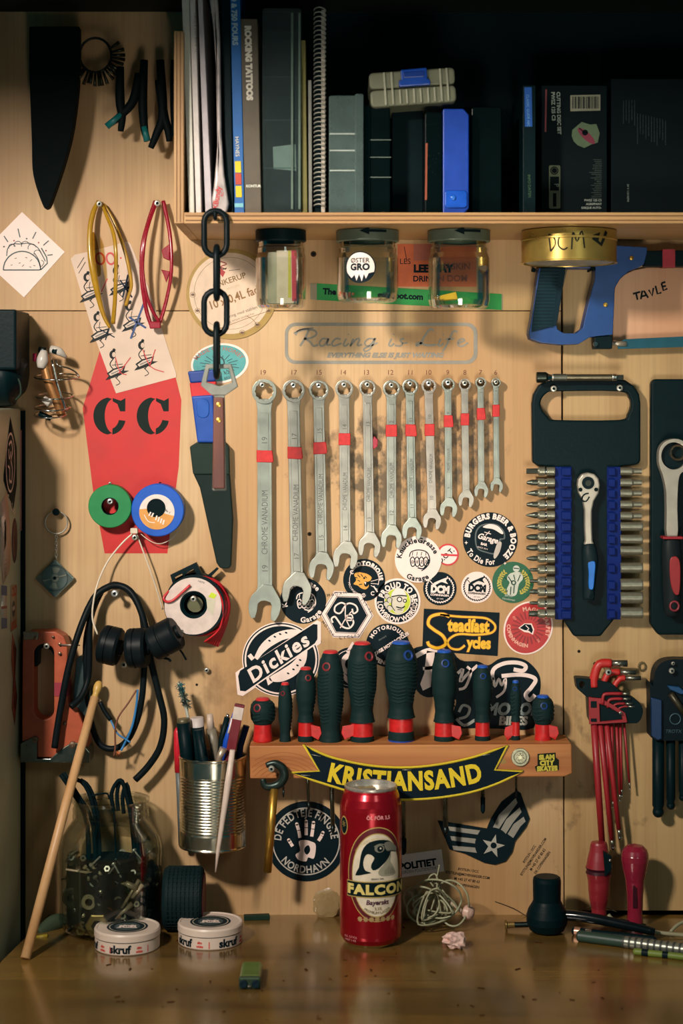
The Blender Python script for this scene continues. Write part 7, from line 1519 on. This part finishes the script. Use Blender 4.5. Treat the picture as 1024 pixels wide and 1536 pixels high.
# red handles hanging/standing right
RH = K(140, 34, 44, .4, coat=.3)
rh = thing('screwdriver', 'red tapered screwdriver handle with a dark shaft side, left of two at the lower right', 'screwdriver', 898, 1372, 44, 'red handles at the lower right'); d = 44; o = M(d).pt(898, 1376, d); k = 1-d/D
pr = [(11, 0), (11, 14), (14, 26), (16, 42), (16.5, 54), (19, 66), (17, 70), (19.5, 74), (17, 86), (14, 98), (12.5, 108), (11, 111), (0, 112)]
m = M(d); m.lathe(pr, o, (0, 0, 1), RH, n=24); m.build('grip', rh); m = M(d); m.lathe([(19.7, 66), (17.8, 70), (19.9, 74)], o, (0, 0, 1), K(60, 24, 34, .5), n=24); m.build('dark_groove', rh); m = M(d); m.prism([(902, 1272), (914, 1280), (914, 1300), (904, 1310)], d+8, d+20, BLK); m.lathe([(2.5, 0), (2, 2), (0, 2.4)], m.pt(911.5, 1285, d+20), (0, -1, 0), CHROME, n=8); m.build('black_clip', rh, bevel=1)
rh = thing('screwdriver', 'translucent red screwdriver handle with rounded top, right of two at the lower right', 'screwdriver', 952, 1385, 48, 'red handles at the lower right'); d = 60; o = M(d).pt(952, 1389, d)
m = M(d); m.lathe([(10, 0), (12, 6), (11, 20), (12, 44), (14, 66), (18, 84), (20, 96), (20, 104), (19.6, 105), (19.8, 106), (18, 112), (12, 118), (0, 121)], o, (0, 0, 1), K(136, 30, 52, .25, coat=.5), n=28); m.build('grip', rh); m = M(d); m.prism([(947, 1325), (953, 1325), (953, 1358), (947, 1358)], d+11, d+13.4, K(60, 24, 34, .4)); m.build('dark_print', rh)
m = M(70); m.tube([(930, 1384, 66), (950, 1388, 66), (968, 1392, 66)], 5, BLK, n=10); tag(m.build('black_foot'), 'black end piece under the translucent red handle', 'tool')
# lighter, flint block, crumbs
o, d, k = bo(375, 1480); lt = thing('lighter', 'green disposable lighter lying on the front of the bench', 'lighter', 375, 1480, d)
m = M(0); m.box(o+Vector((0, 26, 8)), (14, 32, 8), K(96, 122, 60, .35, coat=.4)); m.build('body', lt, bevel=5, seg=3)
m = M(0); m.box(o+Vector((0, -8, 8)), (14.5, 4, 8.4), K(60, 80, 60, .35, .4)); m.build('metal_hood', lt, bevel=3)
for sx_ in (-8, 8): m = M(0); m.lathe([(0, 0), (5.2, 0), (5.2, 3), (4.2, 3.4), (0, 2.8)], o+Vector((sx_, -12, 8)), (0, -1, 0), K(20, 40, 50, .4), n=16); m.build('wheel', lt)
m = M(0); m.lathe([(0, 0), (2.4, 0), (2.2, 3), (0, 3.4)], o+Vector((0, -12, 6)), (0, -1, 0), CHROME, n=10); m.build('jet', lt)
o, d, k = bo(385, 1379); m = M(0); m.box(o+Vector((0, 0, 3.5)), (19, 6, 3.5), K(30, 50, 38, .5), Matrix.Rotation(.12, 3, 'Z')); tag(m.build('flat_file_stub', bevel=1), 'small flat dark green block at the foot of the wall', 'block')
rnd = random.Random(21)
m = M(0)
for i in range(60):
    u, py = rnd.uniform(120, 1000), rnd.uniform(1384, 1530); o, d, k = bo(u, py); a = rnd.uniform(0, 3); s_ = rnd.uniform(.8, 3); m.box(o+Vector((0, 0, .4)), (s_*1.6, s_*.5, .4), K(70, 40, 20, .7), Matrix.Rotation(a, 3, 'Z'))
ob = m.build('wood_crumbs'); tag(ob, 'dark crumbs and splinters scattered over the bench', 'crumbs'); ob['kind'] = 'stuff'
m = M(2); m.tube([(742, 1352, 2), (770, 1362, 4), (788, 1372, 8)], .5, K(70, 60, 40), n=4, sub=3); tag(m.build('thin_wire'), 'hair-thin wire on the plywood left of the mallet', 'wire')
m = M(auto=True); m.tube([(868, 1369, 20), (880, 1362, 26), (896, 1358, 30), (925, 1368, 40)], .6, K(70, 60, 40), n=4, sub=3); tag(m.build('thin_wire'), 'hair-thin wire behind the red tapered handle', 'wire')
# ------------------------------------------------------------------ camera and light
cam = bpy.data.cameras.new('camera'); co = bpy.data.objects.new('camera', cam); COL.objects.link(co)
cam.sensor_fit = 'VERTICAL'; cam.sensor_height = 24; cam.sensor_width = 16; cam.lens = 24*2700/1536.
co.location = (0, -D*U, ZC); co.rotation_euler = (PI/2, 0, 0); cam.shift_y = -168/1536.
cam.dof.use_dof = True; cam.dof.focus_distance = (D-20)*U; cam.dof.aperture_fstop = 3.2
cam.clip_start = .05; cam.clip_end = 20
sc.camera = co
def area(name, u, v, w, tu, tv, tw, size, power, col, sy=None):
    l = bpy.data.lights.new(name, 'AREA'); l.energy = power; l.color = col; l.size = size
    if sy: l.shape = 'RECTANGLE'; l.size_y = sy
    o = bpy.data.objects.new(name, l); COL.objects.link(o)
    p = Vector(((u-512)*U, -w*U, ZC+(600-v)*U)); t = Vector(((tu-512)*U, -tw*U, ZC+(600-tv)*U))
    o.location = p; o.rotation_euler = (t-p).to_track_quat('-Z', 'Y').to_euler(); return o
kl = area('work_lamp', -480, -165, 2000, 500, 800, 0, .14, 4.3, (1, .885, .77)); kl.data.spread = rad(60)
area('fill_light', 1700, -360, 3000, 450, 800, 0, .42, 2.8, (.84, 1., .88))  # added fill, lifts the shadows and the cabinet side
fl = area('low_fill_light', 720, 1300, 1950, 700, 480, 0, .4, .60, (1, .93, .80)); fl.data.spread = rad(38)  # added fill from below, brightens the jars and wall under the shelf
w = bpy.data.worlds.new('World'); sc.world = w; w.use_nodes = True
nt = w.node_tree; bg = nt.nodes['Background']; tc = nt.nodes.new('ShaderNodeTexCoord'); sx = nt.nodes.new('ShaderNodeSeparateXYZ'); nt.links.new(tc.outputs['Generated'], sx.inputs[0])
mr = nt.nodes.new('ShaderNodeMapRange'); mr.inputs['From Min'].default_value = .2; mr.inputs['From Max'].default_value = -1; nt.links.new(sx.outputs['Y'], mr.inputs['Value'])
cr = nt.nodes.new('ShaderNodeValToRGB'); e = cr.color_ramp.elements; e[0].position = .0; e[0].color = (.002, .036, .046, 1); e[1].position = 1.; e[1].color = (.006, .044, .052, 1)
nt.links.new(mr.outputs['Result'], cr.inputs['Fac']); nt.links.new(cr.outputs['Color'], bg.inputs['Color']); bg.inputs['Strength'].default_value = 1.
sc.view_settings.view_transform = 'Standard'; sc.view_settings.look = 'None'; sc.view_settings.gamma = 1; sc.view_settings.exposure = 0
sc.view_settings.use_curve_mapping = False
